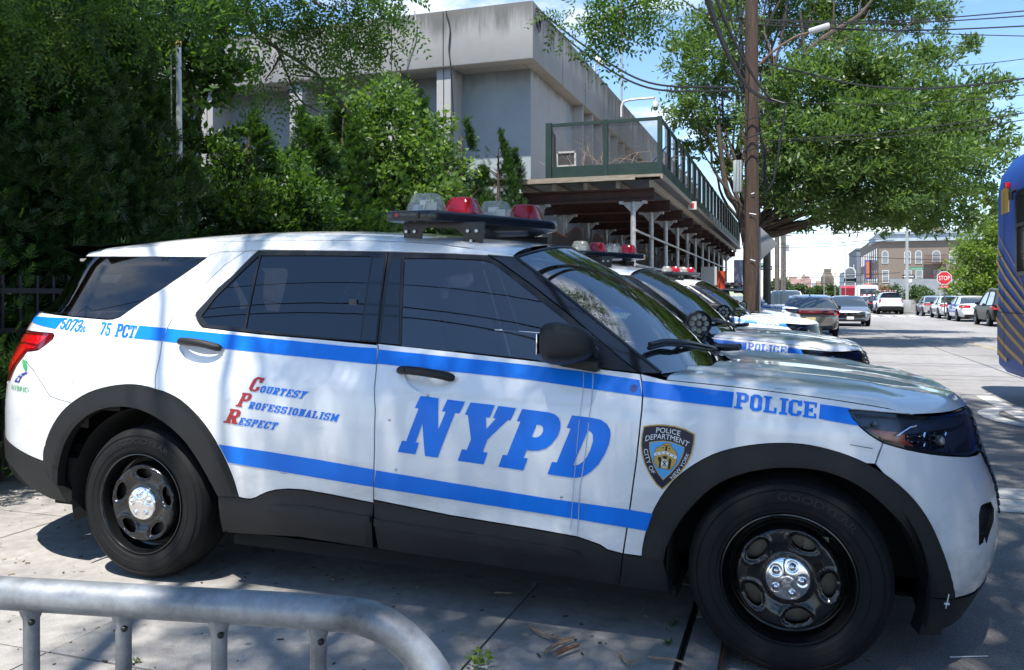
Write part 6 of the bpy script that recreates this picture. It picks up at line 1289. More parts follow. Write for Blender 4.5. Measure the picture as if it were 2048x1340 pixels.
# ---- big oak beyond the pole
D0 = 27.0
def oc(rows): return [(A(px, py, D0 + dd), r) for px, py, dd, r in rows]
oak = oc([(1400, 130, 0, 1.1), (1375, 210, -.5, .9), (1440, 60, .5, 1.2), (1430, 230, 1, 1.0), (1370, 90, .5, .7), (1400, 290, .5, .7), (1455, 330, .6, .6), (1550, 30, 2, 1.3), (1640, 60, 3, 1.2), (1740, 20, 3, 1.4), (1840, 30, 3, 1.0), (1560, 250, -2, 1.3), (1620, 180, -3, 1.4), (1700, 150, -3, 1.5), (1780, 170, -3, 1.4), (1640, 290, -4, 1.5), (1740, 270, -4, 1.6), (1840, 240, -3, 1.5), (1920, 200, -2, 1.0), (1970, 260, -2, .9), (1990, 170, -2, .6), (1860, 330, -4, 1.4), (1950, 340, -2, 1.0), (1560, 360, -2, 1.0), (1640, 390, -3, 1.2), (1740, 370, -4, 1.4), (1820, 410, -3, 1.2), (1900, 420, -2, 1.0), (1550, 430, 0, .6), (1700, 430, -1, .8), (1610, 440, 0, .5), (1780, 440, 0, .6), (1830, 440, 1, .6), (1940, 90, 2, .5), (1860, 110, 2, .9), (1540, 150, 3, .8), (1480, 150, 3, .9), (1680, 330, 3, 1.5), (1800, 300, 4, 1.5), (1900, 280, 4, 1.4), (1600, 320, 4, 1.2), (1700, 220, 5, 1.5), (1985, 400, 0, .6), (2010, 300, -1, .5), (1480, -40, 2, 1.2), (1560, -90, 1, 1.4), (1660, -60, 3, 1.5), (1760, -80, 2, 1.4), (1430, -130, 2, 1.1), (1510, -200, 1, 1.5), (1620, -210, 3, 1.6), (1720, -190, 2, 1.4), (1470, -300, 3, 1.3), (1560, -330, 2, 1.5), (1660, -320, 4, 1.4), (1530, -420, 3, 1.2), (1610, -430, 3, 1.1)])
ob = A(1497, 640, D0); ob = (ob[0], ob[1], 0)
tree('oak_tree', ob, tuple(A(1497, 440, D0)), oak, 'oak', 125000, .20, .070, 41, 'large spreading street tree behind the wooden utility pole', r0=.19, tw=36, tight=.155, twigs=2)
mb = MB()
for path, r in (([(1495, 500), (1478, 420), (1455, 385), (1445, 330), (1436, 250)], .13), ([(1497, 470), (1560, 465), (1640, 430), (1720, 360)], .15), ([(1500, 380), (1560, 250), (1610, 110), (1720, 30)], .14), ([(1720, 30), (1760, -20)], .06), ([(1610, 110), (1600, 20)], .06), ([(1650, 80), (1760, 90), (1830, 40)], .05), ([(1700, 120), (1720, 60), (1740, 20)], .05)): mb.tube(catmull([A(px, py, D0 - .3) for px, py in path], 5), np.linspace(r, r * .5, 5 * (len(path) - 1) + 1), 8)
o = mb.build('limb', M_bark, smooth=True); o.parent = bpy.data.objects['oak_tree']; o.matrix_parent_inverse = Matrix.Translation(-Vector(ob))
# ---- trees across and down the street
def bgtree(px, py, d, rx, rz, n, kind, seed, label, L_=.22, cat='tree', name='street_tree', group=None):
    c = A(px, py, d); rs = random.Random(seed); cl = [(c + np.array([rs.uniform(-1, 1) * rx * .6, rs.uniform(-1, 1) * rx * .5, rs.uniform(-1, 1) * rz * .6]), rs.uniform(.35, .55) * min(rx, rz) * 1.2) for _ in range(9)]; return tree(name, (c[0], c[1], RZ), (c[0], c[1], max(.5, c[2] - rz * .6)), cl, kind, n, L_, L_ * .55, seed, label, cat, group, r0=.12 * max(1, rz / 2), twigs=1, tw=16, tight=.3)
cl = [(A(1945, 500, 54), 1.3), (A(1962, 560, 54), 1.4), (A(1922, 540, 54), .9), (A(1980, 470, 54), 1.2), (A(1908, 572, 53), .6), (A(1985, 530, 54), 1.4), (A(2010, 440, 54), 1.2), (A(1955, 590, 54), .9), (A(2005, 580, 54), 1.2), (A(1925, 590, 54), .7)]
p0 = A(1965, 620, 54); tree('sunlit_tree', (p0[0], p0[1], .07), (p0[0], p0[1], 2.2), cl, 'bright', 9000, .26, .15, 51, 'bright yellow-green tree beside the stop sign', r0=.1, tight=.26, tw=22)
for k, (px, py, d, rx, rz, kd, lab, nm) in enumerate([(1790, 596, 72, 1.8, 1.1, 'bush', 'dense green shrub left of the pole with the one way sign', 'shrub'), (1835, 592, 70, 1.8, 1.2, 'bush', 'dense green shrub between the one way sign and the stop sign', 'shrub'), (1868, 604, 66, 1.4, .8, 'bush', 'low green shrub below the stop sign', 'shrub'), (1605, 582, 330, 5, 2.4, 'bush', 'dark round tree far down the street before the pink towers', 'street_tree'), (1648, 583, 260, 4, 1.8, 'bush', 'dark tree far down the street below the church tower', 'street_tree'), (1560, 583, 120, 2.2, 2.0, 'bush', 'small dark tree right of the far utility poles', 'street_tree'), (1674, 585, 230, 3, 1.6, 'bush', 'dark tree far down the street beside the grey house', 'street_tree')]):
    bgtree(px, py, d, rx, rz, 3500 if k < 3 else 2500, kd, 60 + k, lab, .2 if k < 3 else .9 if d > 200 else .5, 'shrub' if nm == 'shrub' else 'tree', nm)

# ---- unseen trees added around the viewer to block low sky; paintwork mirrors them
bt = bpy.data.objects['broadleaf_tree']
for k, (x, y, s_, a, lab) in enumerate(((-9, -15, 1.5, .3, 'leftmost unseen tree added behind the viewer to block low sky'), (-5, -13, 1.9, 1.4, 'second unseen tree from the left, added behind the viewer to block low sky'), (1, -14, 1.7, 2.6, 'unseen tree added straight behind the viewer to block low sky'), (8, -20, 1.8, 3.9, 'unseen tree added behind the viewer toward the roadway to block low sky'), (15, -16, 1.7, 5.0, 'unseen tree added across the roadway behind the viewer to block low sky'), (19, -5, 1.8, .9, 'unseen tree added across the roadway at the right of the viewer to block low sky'), (20, 6, 1.6, 2.0, 'unseen tree added across the roadway beyond the bus to block low sky'))):
    o = copy_tree(bt); o.location = (x, y, 0); o.scale = (s_, s_, s_); o.rotation_euler = (0, 0, a); tag(o, lab, 'tree', 'unseen trees added around the viewer')
def rel(x, y, z=0.0): return (x + CAM[0], y + CAM[1], z)
# ================================================================== the other police SUVs
def next_suv(dx, y, label, bar=True, dz=0.0, rz=0.0):
    o = copy_tree(suv); o.matrix_world = Matrix.Translation((dx, y, dz)) @ Matrix.Rotation(rz, 4, 'Z') @ Matrix.Rotation(CAR_PITCH if rz == 0 else 0, 4, 'Y'); o['label'] = label; o['category'] = 'police car'
    if not bar:
        for ch in list(o.children):
            if ch.name.startswith('light_bar'):
                for g in list(ch.children): bpy.data.objects.remove(g)
                bpy.data.objects.remove(ch)
    return o
next_suv(-.13, CAR_Y + 3.62, 'white and blue police SUV parked second, between the nearest one and the third', dz=.0)
next_suv(-.29, CAR_Y + 10.2, 'white and blue police SUV parked third, its sunlit nose near the utility pole')
next_suv(-.75, 16.57, 'white police SUV without a roof bar, parked just beyond the utility pole', bar=False)
next_suv(-.45, 27.82, 'white police SUV farthest down the row, only its roof bar showing under the scaffold')
s5 = next_suv(0, 0, 'white police SUV seen from behind, parked across the street near the crosswalk'); s5.matrix_world = Matrix.Translation((10.4, 69.0, RZ)) @ Matrix.Rotation(R(90), 4, 'Z'); s5['group'] = 'police cars across the street'
f, wd = sans_fill('NYPD POLICE'); lt = flat_text(f, wd, lambda u, v: (-1.275, .55 - 1.1 * u, .80 + .12 * v), 'lettering', M_blue, s5)
# ================================================================== passenger cars
def make_car(name, paint, L_=4.85, W=1.84, H=1.46, wb=2.85, fo=.95, suvish=False, plate=None):
    root = empty(name); w = W / 2; ro = L_ - wb - fo
    xs = np.array([0, .04, .14, .35, .7, 1.1, 1.6, 2.1, 2.6, 3.0, 3.4, 3.8, 4.2, 4.5, 4.72, 4.81, 4.85]) * L_ / 4.85
    if suvish: top = np.array([.72, .96, 1.02, 1.03, 1.03, 1.03, 1.02, 1.01, 1.0, 1.0, 1.02, 1.03, 1.0, .96, .88, .78, .60])
    else: top = np.array([.70, .92, .99, 1.01, 1.0, .97, .95, .94, .93, .93, .95, .93, .89, .84, .76, .68, .55])
    wx = np.array([.80, .88, .93, .97, .99, 1, 1, 1, 1, 1, 1, .99, .98, .94, .86, .78, .68]) * w
    rows = []
    for x, t, ww in zip(xs, top, wx):
        zb = .22 + .10 * (abs(x / L_ - .5) * 2) ** 6; rows.append([(x, -y, z) for y, z in ((0, zb), (ww * .86, zb), (ww * .965, zb + .08), (ww * 1.0, zb + (t - zb) * .50), (ww * .985, zb + (t - zb) * .72), (ww * .96, t - .06), (ww * .90, t - .012), (ww * .6, t + .012), (0, t + .02))])
    bo = loft('body', rows, paint, root, mirror=True)
    for k in (0, -1):
        pass
    for k in (0, -1):
        r = rows[k]; poly = [tuple(p) for p in r] + [(p[0], -p[1], p[2]) for p in r[::-1][1:-1]]; MB().add(poly, [tuple(range(len(poly)))]).build('bumper_face', paint, root)
    # cabin
    if suvish: gx = np.array([.10, .42, .62, 1.2, 1.8, 2.4, 2.75, 3.1, 3.45]); gz = np.array([1.02, H - .14, H - .03, H, H, H - .02, H - .08, H - .32, 1.02])
    else: gx = np.array([.48, .85, 1.25, 1.6, 2.0, 2.35, 2.65, 3.0, 3.42]); gz = np.array([.985, 1.20, H - .09, H - .02, H, H - .02, H - .08, H - .27, .94])
    gx = gx * L_ / 4.85; g = []
    for i, (x, z) in enumerate(zip(gx, gz)):
        zb = float(np.interp(x, xs, top)) - .02; f = np.clip((z - zb) / (H - zb), 0, 1); a = w * .93; b = a + (w * .70 - a) * f; g.append([(x, -a, zb), (x, -(b + .02), max(zb + .001, z - .05 * f)), (x, -b * .86, z), (x, 0, z + .015 * f)])
    G = np.array(g); n = len(G)
    def patch(nm, cells, m, off=0.0):
        V = []; Fs = []
        for i, j in cells:
            for sg in (1, -1):
                q = np.array([G[i, j], G[i, j + 1], G[i + 1, j + 1], G[i + 1, j]]) * np.array([1, sg, 1]); c = len(V); V += list(q); Fs.append((c, c + 1, c + 2, c + 3) if sg > 0 else (c + 3, c + 2, c + 1, c))
        bm = bmesh.new(); vv = [bm.verts.new(v) for v in V]
        for f in Fs:
            try: bm.faces.new([vv[k] for k in f])
            except ValueError: pass
        bmesh.ops.remove_doubles(bm, verts=bm.verts, dist=1e-4); bmesh.ops.recalc_face_normals(bm, faces=bm.faces)
        if sum((f.normal.z * f.calc_area() for f in bm.faces)) < 0: bmesh.ops.reverse_faces(bm, faces=bm.faces)
        me = bpy.data.meshes.new(nm); bm.to_mesh(me); bm.free(); o = obj(nm, me, m, root, True); me.set_sharp_from_angle(angle=.6); return o
    rearc = 2 if not suvish else 1; frontc = n - 4
    patch('roof', [(i, j) for i in range(rearc, frontc) for j in (1, 2)], paint)
    patch('side_window', [(i, 0) for i in range(1 if suvish else 0, n - 1)], M_tintc)
    patch('rear_window', [(i, j) for i in range(0, rearc) for j in (1, 2)], M_windc)
    patch('windscreen', [(i, j) for i in range(frontc, n - 1) for j in (1, 2)], M_windc)
    for sg in (1, -1):
        mb = MB(); A_ = np.array([1, sg, 1]); mb.tube(G[frontc:, 1] * A_, .030, 6); mb.tube(G[:rearc + 1, 1] * A_, .035, 6); mb.tube(G[rearc:frontc + 1, 1] * A_, .028, 6); mb.build('window_pillar', paint, root, smooth=True)
        k = n // 2; mb = MB(); mb.tube([G[k, 0] * A_ + [0, 0, .0], G[k, 1] * A_], .028, 6); mb.build('door_pillar', M_trim, root)
        mb = MB(); mb.box((gx[-2] - .12, sg * (w + .08), float(top[10]) + .06), (.12, .20, .14)); mb.build('wing_mirror', M_trim if True else paint, root, bevel=.03)
        # rear lamp and headlamp hug the corners
        mb = MB(); zt = float(top[2]) - .10
        for (xa, ya, za), (xb, yb, zb2) in (((.02, .50, zt - .05), (.10, .985, zt + .02)),):
            q = [(-.004, sg * w * .42, zt - .09), (-.004, sg * w * .42, zt + .045), (.03, sg * w * .86, zt + .055), (.12, sg * w * .955, zt + .05), (.40, sg * w * 1.0, zt + .045), (.30, sg * w * 1.0, zt - .06), (.12, sg * w * .965, zt - .10), (.03, sg * w * .88, zt - .11)]
            q2 = [(x - .012 if x < .1 else x, y + sg * .014, z) for x, y, z in q]; nq = len(q); mb.add(q + q2, [tuple(range(nq, 2 * nq))] + [(i, (i + 1) % nq, nq + (i + 1) % nq, nq + i) for i in range(nq)])
        mb.build('tail_light', M_lensr, root)
        mb = MB(); zt = float(top[-3]) - .02; q = [(L_ + .006, sg * w * .38, zt - .12), (L_ + .003, sg * w * .38, zt - .05), (L_ - .05, sg * w * .74, zt - .01), (L_ - .15, sg * w * .90, zt + .03), (L_ - .42, sg * w * .965, zt + .07), (L_ - .30, sg * w * .965, zt - .03), (L_ - .14, sg * w * .92, zt - .09), (L_ - .05, sg * w * .78, zt - .12)]
        q2 = [(x + .012, y + sg * .012, z) for x, y, z in q]; nq = len(q); mb.add(q + q2, [tuple(range(nq, 2 * nq))] + [(i, (i + 1) % nq, nq + (i + 1) % nq, nq + i) for i in range(nq)]); mb.build('headlight', mat('headlight_clear', (.40, .42, .43), .1, coat=1), root)
    mb = MB(); mb.box((L_ + .004, 0, .50), (.02, w * 1.1, .20)); mb.build('grille', M_gloss, root, bevel=.02); mb = MB(); mb.box((L_ - .02, 0, .30), (.06, w * 1.3, .12)); mb.build('air_intake', M_trim, root, bevel=.02)
    mb = MB(); mb.box((.005, 0, .34), (.08, w * 1.5, .16)); mb.build('rear_valance', M_trim, root, bevel=.03)
    mb = MB(); mb.box((-.02, 0, .62 if not suvish else .72), (.02, .32, .16)); mb.build('licence_plate', mat('plate', (.62, .52, .25), .5), root, bevel=.008)
    mb = MB(); mb.box((L_ + .022, 0, .40), (.012, .32, .15)); mb.build('licence_plate', mat('plate_front', (.60, .60, .58), .5), root, bevel=.006)
    r_ = .345 if not suvish else .375
    for x in (ro, ro + wb):
        for sg in (1, -1):
            wr = empty('wheel', (x, sg * (w - .10), r_), 0, root); mb = MB(); mb.lathe([(.20, .0), (r_ - .08, .005), (r_ - .02, .02), (r_, .05), (r_, .17), (r_ - .03, .2), (.2, .2)], c=(0, -.10, 0), axis='Y', n=28); mb.build('tyre', M_tyre, wr, smooth=True)
            mb = MB(); mb.lathe([(.001, .02), (.05, .018), (.06, .03), (.17, .035), (.205, .012), (.215, .0)], c=(0, 0, 0), axis='Y', n=28)
            if sg > 0: mb.v = [v * np.array([1, -1, 1]) + np.array([0, .115, 0]) for v in mb.v]
            else: mb.v = [v + np.array([0, -.115, 0]) for v in mb.v]
            for k in range(5): a = 2 * math.pi * k / 5; mb.box((.11 * math.cos(a), sg * .10, .11 * math.sin(a)), (.03, .02, .03))
            mb.build('rim', M_alloy, wr, smooth=True, angle=.5)
            a = np.linspace(-.15, math.pi + .15, 20); mb = MB(); V = [(x + (r_ + .05) * math.cos(t), sg * (w + .004), r_ + (r_ + .05) * math.sin(t)) for t in a] ; V = V + [(x, sg * (w + .004), r_)]; V2 = [(p[0], sg * (w - .3), p[2]) for p in V]; nn = len(V); mb.add(V + V2, [tuple(range(nn))] + [(i, (i + 1) % nn, nn + (i + 1) % nn, nn + i) for i in range(nn)]); mb.build('wheel_arch', M_dark, root)
    return root
M_tintc = mat('car_glass_side', (.018, .022, .026), .04, coat=1.0); M_windc = mat('car_glass_screen', (.035, .045, .050), .03, coat=1.0); M_alloy = mat('alloy_rim', (.50, .51, .52), .3, metal=.8)
P_grey = mat('warm_grey_paint', (.20, .185, .165), .25, metal=.55, coat=1); P_silver = mat('blue_silver_paint', (.27, .30, .33), .25, metal=.6, coat=1); P_white = M_white; P_black = mat('black_paint', (.010, .010, .012), .35, spec=.25); P_silv2 = mat('pale_silver_paint', (.45, .46, .46), .3, metal=.4, coat=1)
def put(o, x, y, rz, label, group=None, z=RZ, cat='car'): o.location = rel(x, y, z); o.rotation_euler = (0, 0, R(rz)); tag(o, label, cat, group); return o
ch = make_car('parked_sedan', P_grey, L_=5.05, W=1.90, H=1.48); put(ch, .62, 30.6, 90, 'warm grey sedan seen from behind with a full-width dark lamp band, beyond the police row')
mb = MB(); mb.box((-.022, 0, .885), (.03, 1.52, .13)); mb.build('lamp_band', M_lensd, ch, bevel=.02)
mb = MB(); mb.box((.35, 0, 1.02), (.06, 1.4, .03)); mb.build('boot_lip', P_grey, ch, bevel=.01)
mb = MB(); mb.sphere((1.75, 0, 1.50), .05, 10, 6, sc=(1.6, .5, .9)); mb.build('roof_aerial', M_trim, ch, smooth=True)
ho = make_car('oncoming_sedan', P_silver, L_=4.95, W=1.86, H=1.45); put(ho, 2.62, 47.3, -90, 'silver blue sedan facing the viewer in the roadway beside the warm grey one')
mb = MB(); mb.box((4.955, 0, .56), (.03, 1.32, .26)); mb.build('grille_surround', M_gloss, ho, bevel=.03)
f, wd = sans_fill('KZR 2796'); flat_text(f, wd, lambda u, v: (4.984, .12 - .24 * u, .37 + .06 * v), 'lettering', M_blue, ho) if False else None
wv = make_car('parked_suv', P_white, L_=4.7, W=1.9, H=1.72, suvish=True); put(wv, -.3, 46.5, -90, 'white SUV with pale windscreen partly hidden behind the warm grey sedan')
sd_ = make_car('parked_sedan', P_white); put(sd_, 9.78, 51.8, 90, 'white police sedan with blue stripe, next ahead of the black SUV', 'cars parked along the far kerb')
mb = MB(); mb.bbox((1.25, .905, .52), (3.75, .928, .60)); mb.build('stripe', M_blue, sd_); mb = MB(); mb.bbox((.9, .86, .925), (3.7, .90, .965)); mb.build('stripe', M_blue, sd_); mb = MB(); mb.bbox((2.6, .915, .66), (3.2, .930, .86)); mb.build('lettering', M_blue, sd_)
s2_ = make_car('parked_sedan', P_white); put(s2_, 9.78, 58.2, 90, 'plain white sedan between the silver sedan and the white police sedan', 'cars parked along the far kerb')
s1_ = make_car('parked_sedan', P_silv2); put(s1_, 9.78, 65.0, 90, 'silver sedan first in the row by the one way sign pole', 'cars parked along the far kerb')
bs = make_car('parked_suv', P_black, L_=4.75, W=1.92, H=1.72, suvish=True); put(bs, 9.82, 43.9, 90, 'black SUV partly hidden by the blue bus', 'cars parked along the far kerb')
mb = MB()
for sg in (1, -1): mb.tube([(.7, sg * .62, 1.74), (1.0, sg * .63, 1.79), (2.3, sg * .62, 1.79), (2.6, sg * .6, 1.72)], .018, 6)
mb.build('roof_rack', M_alloy, bs, smooth=True)
dk = make_car('parked_sedan', P_black); put(dk, 7.15, 77.0, 90, 'dark car squeezed between the far police SUV and the far white sedan')
s7 = make_car('parked_sedan', P_white); put(s7, 6.85, 83.5, 90, 'far white police sedan with a roof bar in front of the white van')
mb = MB(); mb.box((2.1, 0, 1.53), (.3, 1.2, .10)); lb = mb.build('light_bar', M_let, s7, bevel=.02)
mb = MB()
for y in (-.35, .1, .5): mb.box((2.1, y, 1.535), (.31, .18, .105))
mb.build('light_dome', M_red, lb)
# white passenger van
vn = empty('police_van'); mb = MB(); rw = []
for x, s_, t in ((0, .90, 2.45), (.06, .97, 2.52), (.3, 1, 2.55), (4.2, 1, 2.55), (4.8, .95, 1.9), (5.3, .9, 1.2), (5.5, .8, .9)): rw.append([(x, -y, z) for y, z in ((0, .35), (.95 * s_, .35), (1.0 * s_, .5), (1.0 * s_, 1.2 if t > 1.3 else t * .8), (.93 * s_, t - .15), (.80 * s_, t - .02), (0, t))])
loft('body', rw, P_white, vn, mirror=True); mb.add([tuple(p) for p in rw[0]] + [(p[0], -p[1], p[2]) for p in rw[0][::-1][1:-1]], [tuple(range(12))]); mb.build('rear_door', P_white, vn)
mb = MB(); mb.box((-.012, 0, 1.75), (.03, 1.5, .85)); mb.build('rear_window', M_windc, vn, bevel=.01)
for sg in (1, -1):
    mb = MB(); mb.box((1.0, sg * .975, 1.75), (1.6, .03, .75), rx=-.085 * -sg); mb.build('side_window', M_windc, vn); mb = MB(); mb.box((-.01, sg * .88, 1.05), (.04, .12, .5)); mb.build('tail_light', M_lensr, vn)
    for x in (1.0, 4.6): mb = MB(); mb.lathe([(.001, 0), (.2, .0), (.34, .02), (.36, .05), (.36, .2)], c=(x, -.99 if sg < 0 else .79, .36), axis='Y', n=20); mb.build('wheel', M_tyre, vn)
mb = MB(); mb.box((.5, 0, 2.60), (.2, .7, .08)); mb.build('light_bar', M_red, vn); mb = MB(); mb.box((-.03, 0, .5), (.1, 1.9, .2)); mb.build('bumper', M_trim, vn, bevel=.03)
put(vn, 7.1, 88.5, 90, 'tall white police van seen from behind far down the street', cat='van')
# ================================================================== city bus
bus = empty('city_bus', (0, 0, 0)); tag(bus, 'blue city bus with gold diagonal stripes entering at the right edge', 'bus')
bx0, by1 = 5.85, 10.52; mb = MB()
prof = [(bx0 + .10, .36 + RZ), (bx0 + .01, .46 + RZ), (bx0, .9), (bx0, 2.85), (bx0 + .04, 3.12), (bx0 + .18, 3.34), (bx0 + .45, 3.42), (bx0 + 2.05, 3.42), (bx0 + 2.35, 3.34), (bx0 + 2.52, 3.05), (bx0 + 2.55, 2.6), (bx0 + 2.55, .5), (bx0 + 2.45, .33)]
ysb = [-1.6, -1.5, by1 - .28, by1 - .12, by1 - .03, by1]; insb = [.15, 0, 0, .02, .07, .16]; cxb, czb = bx0 + 1.27, 1.8; V = []; nP = len(prof)
for y, i_ in zip(ysb, insb): V += [(cxb + (x - cxb) * (1 - i_ / 1.27), y, czb + (z - czb) * (1 - i_ * .5 / 1.4)) for x, z in prof]
Fq = [(r * nP + j, r * nP + (j + 1) % nP, (r + 1) * nP + (j + 1) % nP, (r + 1) * nP + j) for r in range(len(ysb) - 1) for j in range(nP)] + [tuple(range(nP)), tuple(range((len(ysb) - 1) * nP, len(ysb) * nP))]
M_bus = mat('bus_blue', (.026, .105, .42), .5, spec=.25); M_busl = mat('bus_lower_blue', (.11, .13, .27), .5, spec=.25, noise=.2, nscale=3); M_bgold = mat('bus_gold', (.72, .42, .08), .4); M_bpeach = mat('bus_peach', (.55, .33, .22), .4)
mb.add(V, Fq); mb.build('body', M_bus, bus, smooth=True, angle=.7)
mb = MB(); mb.bbox((bx0 - .008, -1.4, .55), (bx0 - .003, by1 - .20, 1.16)); mb.build('skirt_panel', M_busl, bus)
mb = MB(); mb.bbox((bx0 - .014, -1.35, 1.72), (bx0 - .002, at_x(2036, 480, bx0)[1] - .02, 2.72)); mb.build('side_window', M_gloss, bus, bevel=.004)
yq = at_x(2036, 480, bx0)[1]; mb = MB(); mb.bbox((bx0 - .02, -1.35, 1.66), (bx0 - .004, yq, 1.715)); mb.bbox((bx0 - .02, -1.35, 2.722), (bx0 - .004, yq, 2.78)); mb.bbox((bx0 - .02, yq - .02, 1.716), (bx0 - .004, yq + .06, 2.72)); mb.bbox((bx0 - .022, -1.35, 2.30), (bx0 - .015, yq - .02, 2.35)); mb.build('window_frame', M_trim, bus)
def bstripe(px, wd, m):
    q = np.array([at_x(a, b_, bx0) for a, b_ in px]); q = q[:, 1:]; d = q[-1] - q[-2]; q = np.vstack([q, q[-1] + d / np.linalg.norm(d) * 1.2]); q = np.array(catmull(list(q), 5)); q = q[(q[:, 1] > .5) & (q[:, 0] < by1 - .14)]; T_ = np.gradient(q, axis=0); N_ = np.stack([-T_[:, 1], T_[:, 0]], 1); N_ /= np.linalg.norm(N_, axis=1)[:, None]
    a = q + N_ * wd / 2; b_ = q - N_ * wd / 2; n = len(q); mb = MB(); mb.add([(bx0 - .011, *p) for p in a] + [(bx0 - .011, *p) for p in b_], [(i, i + 1, n + i + 1, n + i) for i in range(n - 1)]); mb.build('stripe', m, bus)
for px, wd, m in (([(1993, 460), (2006, 487), (2031, 531), (2047, 573)], .022, M_bpeach), ([(1991, 484), (2005, 515), (2024, 547), (2047, 580)], .05, M_bgold), ([(1990, 513), (2009, 549)][:2] + [(2016, 560), (2047, 602)], .055, M_bgold), ([(1990, 543), (2005, 572), (2031, 606), (2047, 625)], .06, M_bgold), ([(1990, 570), (2002, 593), (2024, 621), (2047, 648)], .06, M_bgold), ([(1990, 601), (2014, 639), (2031, 660), (2047, 678)], .06, M_bgold), ([(1990, 631), (2011, 660), (2047, 700)], .06, M_bgold), ([(1990, 662), (2010, 690), (2047, 727)], .06, M_bgold), ([(1990, 692), (2010, 716), (2040, 742)], .06, M_bgold)): bstripe(px, wd, m)
mb = MB(); mb.bbox((bx0 - .006, by1 - .85, 2.55), (bx0 - .001, by1 - .42, 2.90)); mb.build('gold_patch', M_bgold, bus)
mb = MB(); c = at_x(2014, 371, bx0 - .03); mb.box(c, (.06, .08, .08)); mb.build('marker_lamp', M_lensr, bus, bevel=.01); mb = MB(); c = at_x(2022, 385, bx0 - .05); mb.tube([c + np.array([.05, 0, .04]), c, c + np.array([0, 0, -.10])], .03, 8); mb.build('side_camera', M_trim, bus, smooth=True)
M_seamb = mat('bus_seam', (.012, .02, .06), .6)
for a, b_ in (((by1 - .62, .56), (by1 - .61, 2.84)), ((by1 - 1.9, .56), (by1 - 1.89, 1.65)), ((.6, 1.165), (by1 - .19, 1.178)), ((by1 - .6, 1.95), (by1 - .19, 1.96))): mb = MB(); mb.bbox((bx0 - .0135, a[0], a[1]), (bx0 - .0115, b_[0], b_[1])); mb.build('panel_seam', M_seamb, bus)
for yy in (1.2, 6.9):
    mb = MB(); mb.lathe([(.001, 0), (.30, 0), (.46, .02), (.48, .06), (.48, .28)], c=(bx0 + .03, yy, .48 + RZ), axis='X', n=28); mb.build('wheel', M_tyre, bus, smooth=True)
    mb = MB(); mb.lathe([(.001, 0), (.46, 0), (.56, .01)], c=(bx0 - .003, yy, .60 + RZ), axis='X', n=28); mb.build('wheel_arch', M_dark, bus)
mb = MB(); mb.bbox((bx0 + 2.3, by1 + .002, .9), (bx0 + 2.4, by1 + .03, 1.2)); mb.bbox((bx0 + .2, by1 + .002, .9), (bx0 + .3, by1 + .03, 1.2)); mb.build('tail_light', M_lensr, bus)
# ================================================================== crowd barrier
M_galv = bpy.data.materials.new('galvanised_tube'); M_galv.use_nodes = True
def galv(m):
    N, L = m.node_tree.nodes, m.node_tree.links; b = N['Principled BSDF']; t = N.new('ShaderNodeTexCoord'); n = N.new('ShaderNodeTexNoise'); n.inputs['Scale'].default_value = 9; n.inputs['Detail'].default_value = 8; n.inputs['Roughness'].default_value = .7; L.new(t.outputs['Object'], n.inputs['Vector'])
    r = N.new('ShaderNodeValToRGB'); L.new(n.outputs[0], r.inputs[0]); e = r.color_ramp.elements; e[0].position = .30; e[0].color = (.12, .125, .13, 1); e[1].position = .62; e[1].color = (.40, .42, .44, 1); L.new(r.outputs[0], b.inputs['Base Color'])
    n2 = N.new('ShaderNodeTexNoise'); n2.inputs['Scale'].default_value = 45; n2.inputs['Detail'].default_value = 4; L.new(t.outputs['Object'], n2.inputs['Vector']); r2 = N.new('ShaderNodeMapRange'); L.new(n2.outputs[0], r2.inputs['Value']); r2.inputs['To Min'].default_value = .28; r2.inputs['To Max'].default_value = .62; L.new(r2.outputs[0], b.inputs['Roughness']); b.inputs['Metallic'].default_value = .6
    bp = N.new('ShaderNodeBump'); bp.inputs['Strength'].default_value = .15; bp.inputs['Distance'].default_value = .004; L.new(n2.outputs[0], bp.inputs['Height']); L.new(bp.outputs[0], b.inputs['Normal'])
galv(M_galv)
Zb = 1.03; pA, pB, pC = at_z(-60, 1190, Zb), at_z(450, 1213, Zb), at_z(690, 1236, Zb)
dB = pC - at_z(0, 1193, Zb); dB[2] = 0; dB /= np.linalg.norm(dB); bar = empty('crowd_barrier', (pB[0], pB[1], 0)); tag(bar, 'galvanised steel crowd barrier with round top rail close to the viewer', 'barrier')
oB = np.array([pB[0], pB[1], 0]); tl_ = lambda u, z: dB * u + np.array([0, 0, z]) 
ub = float((pC - pB) @ dB)
path = [tl_(-1.9, .30), tl_(-1.9, .85), tl_(-1.87, .96), tl_(-1.78, 1.02), tl_(-1.65, Zb)] + [tl_(u, Zb) for u in np.linspace(-1.4, ub - .04, 7)] + [tl_(ub + .03, Zb - .006), tl_(ub + .075, Zb - .032), tl_(ub + .108, Zb - .075), tl_(ub + .122, Zb - .13), tl_(ub + .125, .5), tl_(ub + .125, .12)]
mb = MB(); mb.tube(catmull(path, 6), .0200, 20); mb.build('frame_tube', M_galv, bar, smooth=True)
mb = MB(); mb.tube([tl_(-1.9, .16), tl_(ub + .12, .16)], .013, 12); mb.build('bottom_rail', M_galv, bar, smooth=True)
